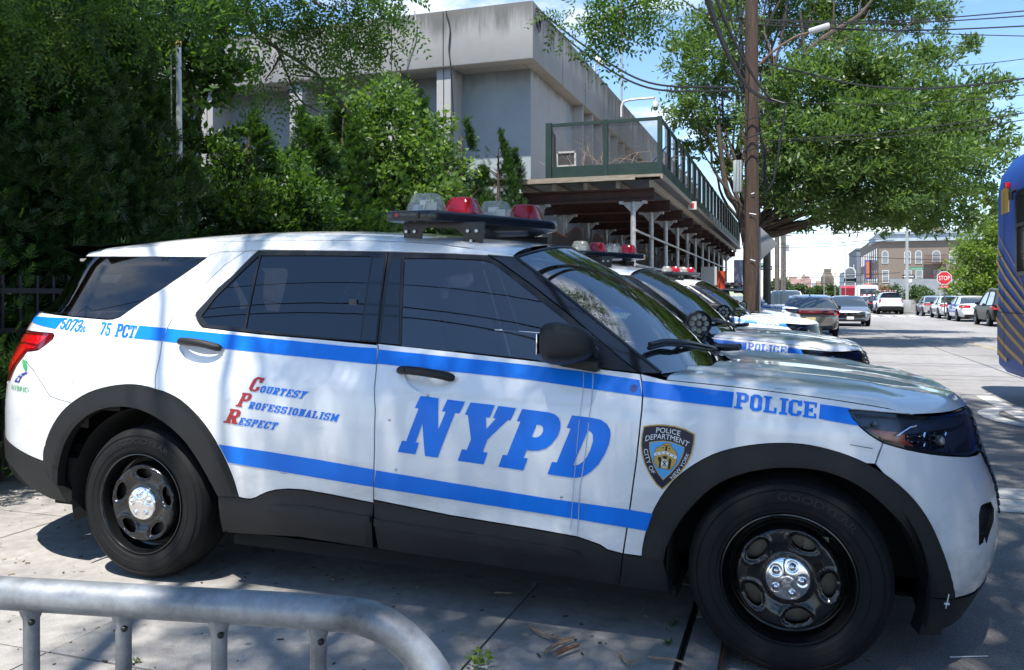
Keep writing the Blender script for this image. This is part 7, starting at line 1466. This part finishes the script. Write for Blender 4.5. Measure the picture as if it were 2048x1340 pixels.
for k in range(12):
    u0 = float((at_z(652, 1260, Zb - .03) - pB) @ dB) - k * .1245
    if u0 < -1.8: break
    mb = MB(); mb.tube([tl_(u0, .165), tl_(u0, Zb - .030), tl_(u0, Zb - .022), tl_(u0, Zb - .012)], [.0095, .0095, .0125, .015], 12); mb.build('upright_bar', M_galv, bar, smooth=True); ub_ = bpy.context.scene.collection.objects[-1]; mb = MB(); nn = np.array([dB[1], -dB[0], 0]); mb.sphere(tl_(u0, Zb - .031) + nn * .0075 + dB * .006, .0042, 8, 6); mb.build('drain_hole', M_black, ub_)
for u in (-1.7, ub - .1):
    mb = MB(); nn = np.array([-dB[1], dB[0], 0]); mb.tube([tl_(u, .17), tl_(u, .03) + nn * .0, tl_(u, .015) + nn * .30], .014, 8); mb.tube([tl_(u, .03), tl_(u, .015) - nn * .30], .014, 8); mb.build('foot', M_galv, bar, smooth=True)
# ================================================================== utility pole and its load
M_wood = mat('weathered_pole_wood', (.070, .044, .030), .9, noise=.5, nscale=5, bump=.9, bscale=14, stretch=(6, 6, .5))
UPX, UPY = rel(-.75, 17)[:2]; pole = empty('utility_pole', (UPX, UPY, 0)); tag(pole, 'thick brown wooden utility pole hung with wires in front of the oak', 'utility pole')
mb = MB(); mb.lathe([(.155, -.1), (.145, 1.2), (.135, 4), (.122, 7), (.112, 10.5), (.0, 10.52)], n=20); mb.build('shaft', M_wood, pole, smooth=True)
mb = MB(); mb.box((-.26, -.12, 3.75), (.16, .14, .62)); mb.build('junction_box', mat('grey_box', (.33, .36, .34), .6), pole, bevel=.02)
mb = MB()
for z in (4.9, 4.55, 4.3): mb.tube([(-.19, -.1, z), (-.1, -.19, z - .08), (.1, -.18, z - .02), (.19, -.05, z + .06)], .014, 5)
for k in range(7): mb.tube(catmull([(.19 + .02 * (k % 3), -.08, 4.5 - .2 * k * .6), (.27, -.1, 4.2 - .1 * k), (.22, -.12, 3.95 - .08 * k), (.17, -.14, 3.8 - .05 * k)], 4), .010, 4)
mb.tube(catmull([(.12, -.14, 5.3), (.55, -.2, 5.12), (.62, -.2, 5.0), (.50, -.2, 4.1), (.40, -.2, 3.6), (.2, -.17, 3.3)], 5), .022, 6); mb.build('cable_loop', M_cab, pole, smooth=True)
mb = MB()
for k in range(5): mb.tube([(-.17 - .02 * (k % 2), -.1, 7.0 - .34 * k), (-.20, -.12, 6.85 - .34 * k)], .035, 6)
mb.tube([(-.19, -.1, 7.2), (-.19, -.1, 5.2)], .02, 6); mb.build('conduit', M_cab, pole, smooth=True)
for z, a, w_ in ((3.0, .2, .13), (2.1, .3, .10), (3.4, -.3, .06)): mb = MB(); mb.box((.03, -.166, z), (w_, .006, .016), ry=a); mb.build('paper_scrap', M_let, pole)
mb = MB(); mb.tube(catmull([(.1, 0, 5.9), (.4, -.05, 6.15), (.8, -.1, 6.38), (1.05, -.1, 6.44)], 5), .022, 7); mb.build('lamp_arm', M_wood if False else mat('rust_arm', (.16, .09, .06), .7), pole, smooth=True)
mb = MB(); mb.box((1.24, -.1, 6.50), (.40, .18, .09), ry=-.22); mb.build('lamp_head', mat('lamp_grey', (.55, .56, .56), .4), pole, bevel=.04)
def wire(pts, r, label, k=10, group='overhead wires'):
    mb = MB(); q = catmull(pts, k); mb.tube(q, r, 5, cap=False); o = mb.build('overhead_wire', M_cab, smooth=True); tag(o, label, 'wire', group); return o
Pp = lambda dx, dy, z: (UPX + dx, UPY + dy, z)
for k, (pp, r, lab) in enumerate([([(1545, 205), (1500, 178), (1462, 120), (1436, 60), (1412, -10)], .034, 'thickest cable sweeping from the pole up over the viewer'), ([(1545, 204), (1515, 165), (1478, 100), (1450, 40), (1430, -10)], .022, 'second cable beside the thickest, sweeping up over the viewer'), ([(1478, 38), (1462, 20), (1440, -10)], .012, 'short wire rising leftward from the top of the pole'), ([(1500, 150), (1475, 80), (1456, 20), (1448, -10)], .010, 'thin wire between the thick cables and the pole top'), ([(1490, 45), (1450, 40), (1400, 22), (1354, -8)], .010, 'thin wire crossing the oak leaves left of the pole')]):
    ds = np.linspace(16.4, 8.5 if k < 2 else 11, len(pp)); q = [A(px, py, d) for (px, py), d in zip(pp, ds)]; e = np.array(q[-1]); q.append(e + (e - np.array(q[-2])) * 2.5); wire(q, r, lab)
def cross(p0, p1, r, lab, d0=16.5, d1=14.9, ext=1.6, sag=0.0):
    a, b = A(*p0, d0), A(*p1, d1); m_ = (a + b) / 2 + np.array([0, 0, -sag]); q = [a, m_, b, b + (b - m_) * ext + np.array([0, 0, sag * ext])]; wire(q, r, lab)
for p0, p1, r, lab, sg in (((1466, 37), (2046, 22), .012, 'uppermost wire crossing the street to the right', .12), ((1440, 36), (2046, 32), .012, 'second wire from the top crossing to the right', .12), ((1500, 48), (2046, 52), .014, 'third wire from the top crossing to the right', .10), ((1500, 42), (2046, 72), .009, 'thin wire dropping to the right across the oak', .05), ((1512, 122), (2046, 157), .018, 'twisted cable sagging across the middle of the oak', .34), ((1545, 204), (2046, 190), .008, 'faint wire across the oak level with the cable loop', .1), ((1530, 282), (2046, 226), .011, 'upper of two wires rising rightward over the lower oak', .08), ((1535, 284), (2046, 240), .009, 'lower of two wires rising rightward over the lower oak', .10), ((1840, 135), (2046, 118), .007, 'short thin wire right of the oak top', .03)): cross(p0, p1, r, lab, sag=sg)
c0 = np.array([BX + .02, BY + .2, TOPZ - .12]); e = A(1468, 175, 16.6); m1 = c0 * .72 + e * .28 + np.array([0, 0, -.42]); m2 = c0 * .4 + e * .6 + np.array([0, 0, -.62])
for dz, lab in ((0, 'upper strand of the service cable from the building corner to the pole'), (-.07, 'lower strand of the service cable from the building corner to the pole')): wire([c0 + [0, 0, dz], m1 + [0, 0, dz * 2.2], m2 + [0, 0, dz * 1.6], e + [0, 0, dz]], .022, lab, group='service cables')
mb = MB()
for k in range(3): mb.tube([(BX + .05 + .02 * k, BY + .2 + .12 * math.cos(t), TOPZ - .42 + .16 * math.sin(t) - .05 * k) for t in np.linspace(0, 6.28, 15)], .010, 5)
o = mb.build('cable_coil', M_cab, smooth=True); tag(o, 'coil of black cable on the building corner below the coping', 'cable')
for k, (z, x0) in enumerate(((10.7, -14), (9.35, -14), (8.85, -14))): wire([(x0, -6.2, z), (-3, -6.0, z - .25), (12, -6.0, z + .2)], .020, ('uppermost', 'middle', 'lowest')[k] + ' wire over the sidewalk behind the viewer, mirrored in the car windows', group='wires mirrored in the car windows')
# diamond sign seen from the back, far poles
dg = A(1519, 488, 17.6); mb = MB(); mb.box(dg, (.53, .012, .53), ry=R(45)); o = mb.build('diamond_sign', mat('sign_back', (.22, .23, .24), .5, metal=.4), bevel=.003); tag(o, 'grey back of a diamond-shaped road sign beside the wooden pole', 'road sign'); mb = MB(); mb.tube([dg + np.array([0, .03, -2.7]), dg + np.array([0, .03, .35])], .03, 6); mb.build('sign_post', M_post, o).parent = o
for k, (x, y, h, r, lab) in enumerate([(-.95, 35, 9.5, .16, 'first wooden pole beyond the oak trunk'), (-.9, 56, 10, .16, 'second wooden pole beyond the oak trunk'), (-.85, 84, 10.5, .17, 'third wooden pole down the left kerb'), (-.9, 120, 10.5, .17, 'fourth wooden pole down the left kerb')]):
    u = empty('utility_pole', rel(x, y, 0)); tag(u, lab, 'utility pole', 'far utility poles'); mb = MB(); mb.lathe([(r, -.1), (r * .8, h), (.0, h + .02)], n=10); mb.build('shaft', mat('grey_pole_wood', (.13, .115, .10), .9, noise=.3, nscale=4), u, smooth=True); mb = MB(); mb.box((0, 0, h - .8), (1.8, .1, .12)); mb.build('crossarm', MATS['grey_pole_wood'], u)
    mb = MB(); mb.lathe([(.001, h - 3), (.2, h - 3), (.2, h - 2.1), (.001, h - 2.1)], c=(.32, -.1, 0), n=12); mb.build('transformer', mat('grey_can', (.28, .29, .30), .5), u, smooth=True)
for k, (x, z, s_) in enumerate(((-1.2, 8.2, .5), (-.5, 8.3, .5), (-.8, 6.2, .7), (-.7, 5.6, .9))): wire([rel(x, 18, z), rel(x, 26, z - s_), rel(x, 35, z + .1), rel(x, 56, z - s_ * .4), rel(x, 84, z + .3), rel(x, 120, z)], .016, ('left high wire', 'right high wire', 'upper low cable', 'lowest cable')[k] + ' running down the kerb from pole to pole')
for px0, py0, px1, py1, d, lab in ((1545, 466, 1760, 462, 60, 'far wire level with the lowest oak leaves'), (1548, 488, 1775, 477, 60, 'far wire above the brick building cornice, upper'), (1546, 496, 1790, 480, 62, 'far wire above the brick building cornice, lower'), (1550, 540, 1770, 548, 90, 'far wire across the pale sky above the tower'), (1550, 556, 1800, 545, 90, 'far wire crossing in front of the church tower'), (1560, 570, 1990, 548, 95, 'far wire crossing low in front of the brick windows'), (1700, 512, 1990, 520, 85, 'far wire across the top windows of the brick building')): wire([A(px0, py0, d), (A(px0, py0, d) + A(px1, py1, d)) / 2 + np.array([0, 0, -.15]), A(px1, py1, d)], .022 if d < 80 else .03, lab, 6, 'far wires')
def streetlight(px, d, ztop, reach, lab):
    b = A(px, 600, d); o = empty('street_lamp', (b[0], b[1], RZ)); tag(o, lab, 'street lamp', 'far street lamps'); mb = MB(); mb.tube(catmull([(0, 0, 0), (0, 0, ztop - 2), (-.15, 0, ztop - .8), (-.8, 0, ztop - .1), (-reach, 0, ztop)], 5), .022 * d / 60, 7); mb.build('lamp_post', M_post, o, smooth=True); mb = MB(); mb.box((-reach - .4, 0, ztop), (.9, .3, .14)); mb.build('lamp_head', MATS['lamp_grey'], o, bevel=.03); return o
streetlight(1691, 118, 9.5, 2.6, 'tall curved street lamp before the grey house'); streetlight(1670, 150, 8.8, 2.8, 'smaller curved street lamp left of the grey house'); streetlight(1648, 210, 9.5, 3, 'faint curved street lamp by the church tower')
# ================================================================== signs
def plate(c, w_, h_, m, name='sign_plate', parent=None, t=.012): mb = MB(); mb.box(c, (w_, t, h_)); return mb.build(name, m, parent, bevel=.003)
M_sgreen = mat('sign_green', (.015, .22, .10), .4); M_sred = mat('stop_red', (.50, .02, .025), .4); M_sblk = mat('sign_black', (.01, .01, .01), .4); M_swht = mat('sign_face_white', (.78, .78, .77), .4)
def arrow(o, c, w_, m, sgn=-1):
    y = c[1] - .011; mb = MB(); x0, x1 = c[0] + sgn * w_ * .46, c[0] - sgn * w_ * .42; z = c[2]; h = .10
    mb.add([(x0, y, z), (x0 - sgn * .20, y, z + h), (x0 - sgn * .20, y, z + h * .55), (x1, y, z + h * .55), (x1, y, z - h * .55), (x0 - sgn * .20, y, z - h * .55), (x0 - sgn * .20, y, z - h)], [(0, 1, 2, 3, 4, 5, 6)]); mb.build('sign_arrow', m, o)
def oneway(px, py, d, parent, wpx):
    c = A(px, py, d); wd_ = wpx * d / F; o = plate(c, wd_, wd_ * .34, M_sblk, 'one_way_plate', None); o.parent = parent; o.matrix_parent_inverse = Matrix.Translation(-parent.location); arrow(o, c, wd_, M_swht)
    f, wdd = sans_fill('ONE WAY'); flat_text(f, wdd, lambda u, v: (c[0] - wd_ * .12 + wd_ * .5 * u, c[1] - .0135, c[2] - .035 + .075 * v), 'lettering', M_sblk, o)
b = A(1814, 629, 66); sg = empty('sign_pole', (b[0], b[1], .07)); tag(sg, 'pale street pole carrying the green street name and one way signs at the right corner', 'sign pole')
mb = MB(); mb.lathe([(.13, 0), (.11, 5), (.09, 8.5)], n=10); mb.build('post', M_post, sg, smooth=True); mb = MB(); mb.box((0, 0, .5), (.55, .5, 1.0)); mb.build('base', M_post, sg, bevel=.05)
oneway(1817, 553, 66, sg, 22)
def lateral(o, par): o.parent = par; o.matrix_parent_inverse = Matrix.Translation(-par.location); return o
c = A(1833, 537.5, 66); gs = lateral(plate(c, 24 * 66 / F, .24, M_sgreen, 'street_name_plate'), sg); f, wd = sans_fill('Linwood St'); flat_text(f, wd, lambda u, v: (c[0] - .42 + .84 * u, c[1] - .012, c[2] - .06 + .13 * v), 'lettering', M_swht, gs)
c = A(1819, 561, 66); lateral(plate(c, .36, .32, M_swht, 'parking_plate'), sg)
b = A(1531, 612, 62); sg2 = empty('sign_pole', (b[0], b[1], 0)); tag(sg2, 'pale street pole with one way sign just right of the oak trunk', 'sign pole'); mb = MB(); mb.lathe([(.10, 0), (.09, 5.8)], n=10); mb.build('post', M_post, sg2, smooth=True)
oneway(1532, 536, 61.9, sg2, 24); c = A(1524, 529, 61.9); gs = lateral(plate(c, .30, .22, M_sgreen, 'street_name_plate'), sg2); f, wd = sans_fill('ST'); flat_text(f, wd, lambda u, v: (c[0] - .07 + .16 * u, c[1] - .012, c[2] - .05 + .1 * v), 'lettering', M_swht, gs)
c = A(1526, 561, 61.9); lateral(plate(c, .17, .50, M_swht, 'parking_plate'), sg2)
b = A(1889, 630, 48); st = empty('stop_sign', (b[0], b[1], .07)); tag(st, 'red octagonal stop sign on a dark post in front of the bright tree', 'stop sign'); c = A(1888.5, 556, 48) - np.array(st.location)
oct_ = lambda r: [(c[0] + r * math.cos(R(22.5 + 45 * k)), c[2] + r * math.sin(R(22.5 + 45 * k))) for k in range(8)]
mb = MB(); mb.prism(oct_(.405), c[1] - .005, c[1] + .008); mb.build('sign_border', M_swht, st); mb = MB(); mb.prism(oct_(.375), c[1] - .009, c[1] - .0055); mb.build('sign_face', M_sred, st)
f, wd = sans_fill('STOP'); flat_text(f, wd, lambda u, v: (c[0] - .28 + .56 * u, c[1] - .0115, c[2] - .125 + .25 * v), 'lettering', M_swht, st)
mb = MB(); mb.box((c[0], c[1], c[2] - .50), (.46, .01, .15)); ap_ = mb.build('all_way_plate', M_sred, st); f, wd = sans_fill('ALL WAY'); flat_text(f, wd, lambda u, v: (c[0] - .19 + .38 * u, c[1] - .008, c[2] - .55 + .10 * v), 'lettering', M_swht, ap_)
mb = MB(); mb.bbox((-.03, -.0 + .012, 0), (.03, .05, c[2] + .42)); mb.build('post', mat('post_brown', (.08, .07, .06), .6), st)
# ================================================================== far buildings
M_tan = brickmat('tan_brick', (.175, .125, .085), (.145, .105, .072), 1.0); M_cor = mat('cornice_paint', (.36, .42, .46), .7, noise=.2, nscale=1.5); M_glassb = mat('house_glass', (.16, .19, .21), .1, coat=1); M_grays = mat('grey_siding', (.17, .185, .21), .8, noise=.12, nscale=1)
def win(par, x, y, z, w_, h_, face, arch=False, ft=.065, m=None):
    """sash window set on a wall: face 'y' looks to -Y, face 'x' looks to -X"""
    P_ = lambda u, v, dd: (x + u, y - dd, z + v) if face == 'y' else (x - dd, y + u, z + v); pts = [(-w_ / 2, -h_ / 2), (w_ / 2, -h_ / 2), (w_ / 2, h_ / 2 - (w_ / 2 if arch else 0))] + ([(w_ / 2 * math.cos(t), h_ / 2 - w_ / 2 + w_ / 2 * math.sin(t)) for t in np.linspace(0, math.pi, 9)[1:-1]] if arch else []) + [(-w_ / 2, h_ / 2 - (w_ / 2 if arch else 0))]
    n = len(pts); k = 1 + 2 * ft / w_; kv = 1 + 2 * ft / h_; mb = MB(); mb.add([P_(u * k, v * kv, .0) for u, v in pts] + [P_(u * k, v * kv, .06) for u, v in pts], [tuple(range(n, 2 * n))] + [(i, (i + 1) % n, n + (i + 1) % n, n + i) for i in range(n)]); o = mb.build('window', m or M_frame, None); o.parent = par; o.matrix_parent_inverse = Matrix.Translation(-par.location)
    mb = MB(); mb.add([P_(u, v, .065) for u, v in pts], [tuple(range(n))]); 
    g = mb.build('pane', M_glassb, o); mb = MB(); a = P_(-w_ / 2, .0, .07); b_ = P_(w_ / 2, .05, .075); lo = np.minimum(a, b_) ; hi = np.maximum(a, b_); mb.bbox(lo, hi + np.array([.001, .001, 0])); mb.build('meeting_rail', M_frame, o); return o
ax0, ay0 = 10.35 + CAM[0], 114 + CAM[1]; ab = empty('apartment_building', (ax0, ay0, 0)); tag(ab, 'tan brick three-storey corner building with a grey-blue cornice and fire escape', 'building')
HB_ = 9.0; mb = MB(); mb.bbox((ax0, ay0, 2.6), (ax0 + 32, ay0 + 29, HB_)); part(mb, 'wall', M_tan, ab); mb = MB(); mb.bbox((ax0 + .001, ay0 + .001, -.2), (ax0 + 31.9, ay0 + 28.9, 2.598)); part(mb, 'shop_front', mat('red_brick_base', (.23, .06, .04), .85, noise=.2, nscale=1), ab)
mb = MB(); mb.bbox((ax0 - .35, ay0 - .35, HB_ - .75), (ax0 + 32.2, ay0 - .003, HB_ + .12)); mb.bbox((ax0 - .55, ay0 - .55, HB_ + .12), (ax0 + 32.3, ay0 + .05, HB_ + .42)); mb.bbox((ax0 - .35, ay0, HB_ - .75), (ax0 - .003, ay0 + 10, HB_ + .12)); part(mb, 'cornice', M_cor, ab)
for k, px in enumerate((1770, 1815, 1837, 1872.5, 1905, 1937)):
    p = at_y(px, 514, ay0); win(ab, p[0], ay0, at_y(px, 514, ay0)[2], .64 if k != 3 else .80, 1.5, 'y', True)
    if k not in (4, 5): p = at_y(px + (2 if k > 2 else 1), 553, ay0); win(ab, p[0], ay0, p[2], .66, 1.45, 'y')
for k in range(9):
    for z in (3.9, 6.7): win(ab, ax0, ay0 + 2.0 + 3.0 * k, z, .9, 1.5, 'x', False)
mb = MB(); q0 = at_y(1847, 525, ay0); q1 = at_y(1892, 525, ay0); zf = [at_y(1870, 525, ay0)[2], at_y(1870, 565, ay0)[2]]
for z in zf:
    mb.bbox((q0[0], ay0 - 1.0, z - .05), (q1[0], ay0 - .08, z)); mb.bbox((q0[0], ay0 - 1.02, z + .85), (q1[0], ay0 - .98, z + .90))
    for x in np.linspace(q0[0], q1[0], 18): mb.bbox((x - .015, ay0 - 1.01, z), (x + .015, ay0 - .99, z + .85))
mb.tube([(q0[0] + .6, ay0 - .6, zf[1]), (q1[0] - .5, ay0 - .6, zf[0])], .09, 6); part(mb, 'fire_escape', mat('oxide_iron', (.10, .035, .028), .7), ab)
mb = MB(); mb.box((ax0 - .5, ay0 + 9, 5.0), (.8, .15, 2.6)); o = part(mb, 'blade_sign', mat('violet_sign', (.10, .07, .30), .5), ab); mb = MB(); mb.box((ax0 - .5, ay0 + 8.9, 5.0), (.45, .05, 2.2)); mb.build('sign_panel', mat('orange_sign', (.55, .18, .06), .5), o).matrix_parent_inverse = Matrix.Identity(4)
mb = MB(); mb.bbox((ax0 + 11.5, ay0 + 4, HB_), (ax0 + 18, ay0 + 10, HB_ + 2.6)); part(mb, 'roof_house', M_frame, ab); mb = MB(); mb.bbox((ax0 + 6.6, ay0 + 3, HB_), (ax0 + 7.7, ay0 + 4, HB_ + 1.9)); part(mb, 'chimney', M_tan, ab)
gx_, gy_ = 10.4 + CAM[0], 152 + CAM[1]; gb = empty('grey_house', (gx_, gy_, 0)); tag(gb, 'blue-grey building with arched white window beside the tan brick one', 'building'); mb = MB(); mb.bbox((gx_, gy_, -.2), (gx_ + 16, gy_ + 20, 9.2)); part(mb, 'wall', M_grays, gb); mb = MB(); mb.bbox((gx_ - .7, gy_ + 18, 0), (gx_ - .003, gy_ + 40, 6.2)); part(mb, 'wing', M_cor, gb); 
p = at_y(1700, 549, gy_); win(gb, p[0], gy_, p[2], 1.5, 2.2, 'y', True, .18); p = at_y(1700, 571, gy_); win(gb, p[0], gy_, p[2], 1.5, 2.2, 'y', False, .18); win(gb, gx_, gy_ + 6, 6, 1.2, 1.8, 'x'); mb = MB(); mb.bbox((gx_ - .12, gy_ - .12, 9.2), (gx_ + 16, gy_ + 20, 9.5)); part(mb, 'coping', M_grays, gb)
# church tower
tc_ = A(1654.5, 590, 380); ct = empty('church_tower', (tc_[0], tc_[1], 0)); tag(ct, 'brown stone church tower with a white lantern far down the street', 'tower'); M_stone = mat('brown_stone', (.12, .10, .08), .9, noise=.2, nscale=.3); u = 380 / F
mb = MB(); mb.bbox((-12 * u, -3, 0), (12 * u, 3, 1.4 + 36 * u)); mb.add([(-12 * u, -3, 1.4 + 36 * u), (12 * u, -3, 1.4 + 36 * u), (12 * u, 3, 1.4 + 36 * u), (-12 * u, 3, 1.4 + 36 * u), (-6.5 * u, -1.6, 1.4 + 48 * u), (6.5 * u, -1.6, 1.4 + 48 * u), (6.5 * u, 1.6, 1.4 + 48 * u), (-6.5 * u, 1.6, 1.4 + 48 * u)], [(0, 1, 5, 4), (1, 2, 6, 5), (2, 3, 7, 6), (3, 0, 4, 7), (4, 5, 6, 7)]); mb.build('shaft', M_stone, ct)
mb = MB(); mb.bbox((-7 * u, -1.7, 1.4 + 48 * u), (7 * u, 1.7, 1.4 + 54 * u)); mb.build('belfry', M_stone, ct); mb = MB(); mb.lathe([(2.6 * u, 1.4 + 54 * u), (2.6 * u, 1.4 + 62 * u), (3.0 * u, 1.4 + 62.2 * u), (1.6 * u, 1.4 + 66 * u), (.1, 1.4 + 69 * u)], n=10); mb.build('lantern', M_let, ct)
mb = MB(); mb.add([(-8 * u, -3.02, 1.4 + 20 * u), (8 * u, -3.02, 1.4 + 20 * u), (8 * u, -3.02, 1.4 + 30 * u), (0, -3.02, 1.4 + 37 * u), (-8 * u, -3.02, 1.4 + 30 * u)], [(0, 1, 2, 3, 4)]); mb.build('gable', mat('dark_stone', (.10, .085, .07), .9), ct)
mb = MB(); mb.bbox((tc_[0] - 4 * u, tc_[1] - 6, 0), (tc_[0] + 14 * u, tc_[1] - 3.2, 1.4 + 17 * u)); o = mb.build('red_brick_block', mat('far_red_brick', (.20, .07, .05), .9)); tag(o, 'low red brick block at the foot of the church tower', 'building')
M_pink = brickmat('pink_tower_brick', (.46, .29, .24), (.20, .15, .16), .028, (.46, .29, .24))
for k, (pa, pb_, pt, d, lab) in enumerate(((1573, 1599, 558.5, 1250, 'left slab of the pink brick towers on the horizon'), (1599, 1623, 557, 1300, 'right slab of the pink brick towers on the horizon'))):
    a = A(pa, pt, d); b_ = A(pb_, pt, d); mb = MB(); mb.bbox((a[0], min(a[1], b_[1]), 0), (b_[0], min(a[1], b_[1]) + 25, a[2])); o = mb.build('tower_block', M_pink); tag(o, lab, 'tower block', 'pink towers'); 
    mb = MB(); cx_ = (a[0] + b_[0]) / 2; mb.bbox((cx_ - 6, a[1] + 2, a[2]), (cx_ + 6, a[1] + 12, a[2] + 4)); mb.build('roof_house', MATS['pink_tower_brick'], o)
a = A(1608, 557, 1300); mb = MB(); mb.lathe([(2.2, a[2]), (2.2, a[2] + 6.5), (.01, a[2] + 7.5)], c=(a[0], a[1] + 5, 0), n=10); o = mb.build('water_tank', MATS['pink_tower_brick']); tag(o, 'small round water tank on top of the pink towers', 'water tank')
for k, (pa, pb_, pt, d, col, lab) in enumerate(((1625, 1636, 566, 700, (.30, .34, .38), 'pale blue block between pink towers and church'), (1633, 1643, 562, 600, (.40, .27, .19), 'tan block just left of the church tower'))):
    a = A(pa, pt, d); b_ = A(pb_, pt, d); mb = MB(); mb.bbox((a[0], a[1], 0), (b_[0], a[1] + 20, a[2])); o = mb.build('tower_block', mat('far_block%s' % 'ab'[k], col, .9)); tag(o, lab, 'building')
c = A(1704, 588, 120); mb = MB(); mb.box((c[0] + 1.2, c[1] + 20, 2.3), (3.2, 1.2, 1.3), rx=.3); o = mb.build('shop_awning', mat('awning_red', (.45, .03, .05), .6)); tag(o, 'red shop awning below the grey house', 'awning')
mb = MB(); c = A(1850, 585, 78); mb.bbox((c[0] - 3, c[1], .07), (c[0] + 9, c[1] + .1, 3.0)); o = mb.build('corrugated_fence', mat('pale_fence', (.30, .32, .33), .6, metal=.3, noise=.2, nscale=2)); tag(o, 'pale grey metal fence behind the shrubs by the stop sign', 'fence')
mb = MB(); c = A(1822, 612, 69); mb.bbox((c[0] - 2.2, c[1], .07), (c[0] + 1.6, c[1] + .25, 1.1)); o = mb.build('low_wall', M_conc); tag(o, 'low concrete wall at the foot of the shrubs behind the sign pole', 'wall')
# ================================================================== litter on the sidewalk
def twig(pts, r, lab, m=None, br=()):
    q = [at_z(px, py, .012 + r) for px, py in pts]; mb = MB(); mb.tube(catmull(q, 4), np.linspace(r, r * .7, 4 * (len(q) - 1) + 1), 7)
    for b_ in br: mb.tube([at_z(px, py, .02 + r) for px, py in b_], r * .6, 6)
    o = mb.build('twig', m or M_twigs, smooth=True); tag(o, lab, 'twig', 'broken twigs on the sidewalk'); return o
M_twigs = mat('broken_twig', (.26, .185, .12), .85, noise=.35, nscale=40); M_twigb = mat('brown_twig', (.17, .09, .05), .85, noise=.4, nscale=60)
ZT = lambda p: [(750 + a / 2.926, 1100 + b_ / 2.926) for a, b_ in p]
twig(ZT([(912, 438), (935, 465), (1000, 495), (1060, 512), (1120, 525)]), .007, 'long curved twig at the back of the little heap')
twig(ZT([(1000, 590), (1060, 555), (1110, 530), (1165, 508)]), .008, 'pale twig lying across the heap', br=(ZT([(1080, 550), (1150, 525)]), ZT([(1110, 535), (1100, 520)])))
twig(ZT([(1065, 605), (1120, 580), (1192, 555)]), .010, 'short thick brown stick in front of the heap', M_twigb)
twig(ZT([(1430, 600), (1450, 630), (1485, 660), (1520, 650), (1560, 637)]), .006, 'bent forked twig left of the kerb joint', br=(ZT([(1432, 600), (1440, 615), (1425, 625)]),))
twig(ZT([(1600, 625), (1650, 632), (1720, 635), (1780, 650), (1835, 675)]), .006, 'slender twig lying across the kerb joint')
twig(ZT([(700, 248), (760, 250), (800, 252)]), .004, 'thin twig in the shade under the sill'); twig(ZT([(862, 492), (905, 500)]), .004, 'tiny twig left of the heap')
rs = np.random.default_rng(9); lp = at_z(750 + 607 / 2.926, 1100 + 660 / 2.926, .02); n = 26; Pl = lp + np.stack([rs.normal(size=n) * .018, rs.normal(size=n) * .03, rs.random(n) * .03], 1); V = leaves(Pl, unit(rs.normal(size=(n, 3)) * [1, 1, .3] + [0, 0, .2]), unit(rs.normal(size=(n, 3)) * .4 + [0, 0, 1]), .035, .02); o = leafmesh('leaf_spray', V, rs, LM['bright'], None); tag(o, 'fallen green leaf spray on the sidewalk joint in front', 'leaf')
def litter(n, seed, x0, x1, y0, y1, z, kind, m, r):
    rr = random.Random(seed); mb = MB()
    for k in range(n):
        x, y = rr.uniform(x0, x1), rr.uniform(y0, y1); s = r * rr.uniform(.4, 1.4); mb.box((x, y, z + s * .2), (s * rr.uniform(1, 3.5), s, s * .35), rz=rr.uniform(0, 3))
    o = mb.build(kind, m); o['kind'] = 'stuff'; return o
litter(520, 4, -2.2, 2.6, -2.0, 2.6, .001, 'leaf_litter', mat('litter', (.06, .048, .035), .95, noise=.5, nscale=8), .007); litter(90, 5, -1.5, 2.6, -1.8, .4, .001, 'seed_litter', mat('pale_litter', (.34, .29, .18), .9), .007); litter(140, 7, 2.78, 3.4, -2, 3, RZ, 'gutter_litter', mat('litter2', (.12, .09, .06), .95), .012)
c = at_z(1975, 1312, RZ + .006); mb = MB(); d_ = at_z(1900, 1314, RZ + .006); mb.tube([d_, c], .0022, 5); o = mb.build('plastic_strip', M_let); tag(o, 'thin white plastic strip on the asphalt by the front wheel', 'litter')
# white cable tie on the front corner trim
tie = empty('cable_tie', (0, 0, 0)); tie.name = 'cable_tie'; bpy.data.objects.remove(tie); s0 = U(Z4([(1448, 978)]))[0]; s1_z = U(Z4([(1434, 1038)]))[0]; mb = MB(); a_, b_ = Bp(*s0, .028), Bp(*s1_z, .028); mb.tube([a_, b_], .0028, 5); mb.box((a_ + 2 * b_) / 3, (.018, .008, .007)); mb.build('cable_tie', M_let, suv)

rs = np.random.default_rng(12)
for k, (px, py, n) in enumerate(((1347, 1250, 16), (1338, 1290, 10), (268, 1328, 14))):
    p = at_z(px, py, .0); V = leaves(p + np.stack([rs.normal(size=n) * .006, rs.normal(size=n) * .02, np.zeros(n)], 1), unit(rs.normal(size=(n, 3)) * [.7, .7, .3] + [0, 0, .8]), unit(rs.normal(size=(n, 3)) + [0, 0, .5]), .028, .009); o = leafmesh('weed', V, rs, LM['bush'], None); tag(o, ('tiny green weed in the kerb joint beside the front wheel', 'smallest green weed in the kerb joint nearest the viewer', 'tiny green weed in the slab joint below the barrier')[k], 'weed')
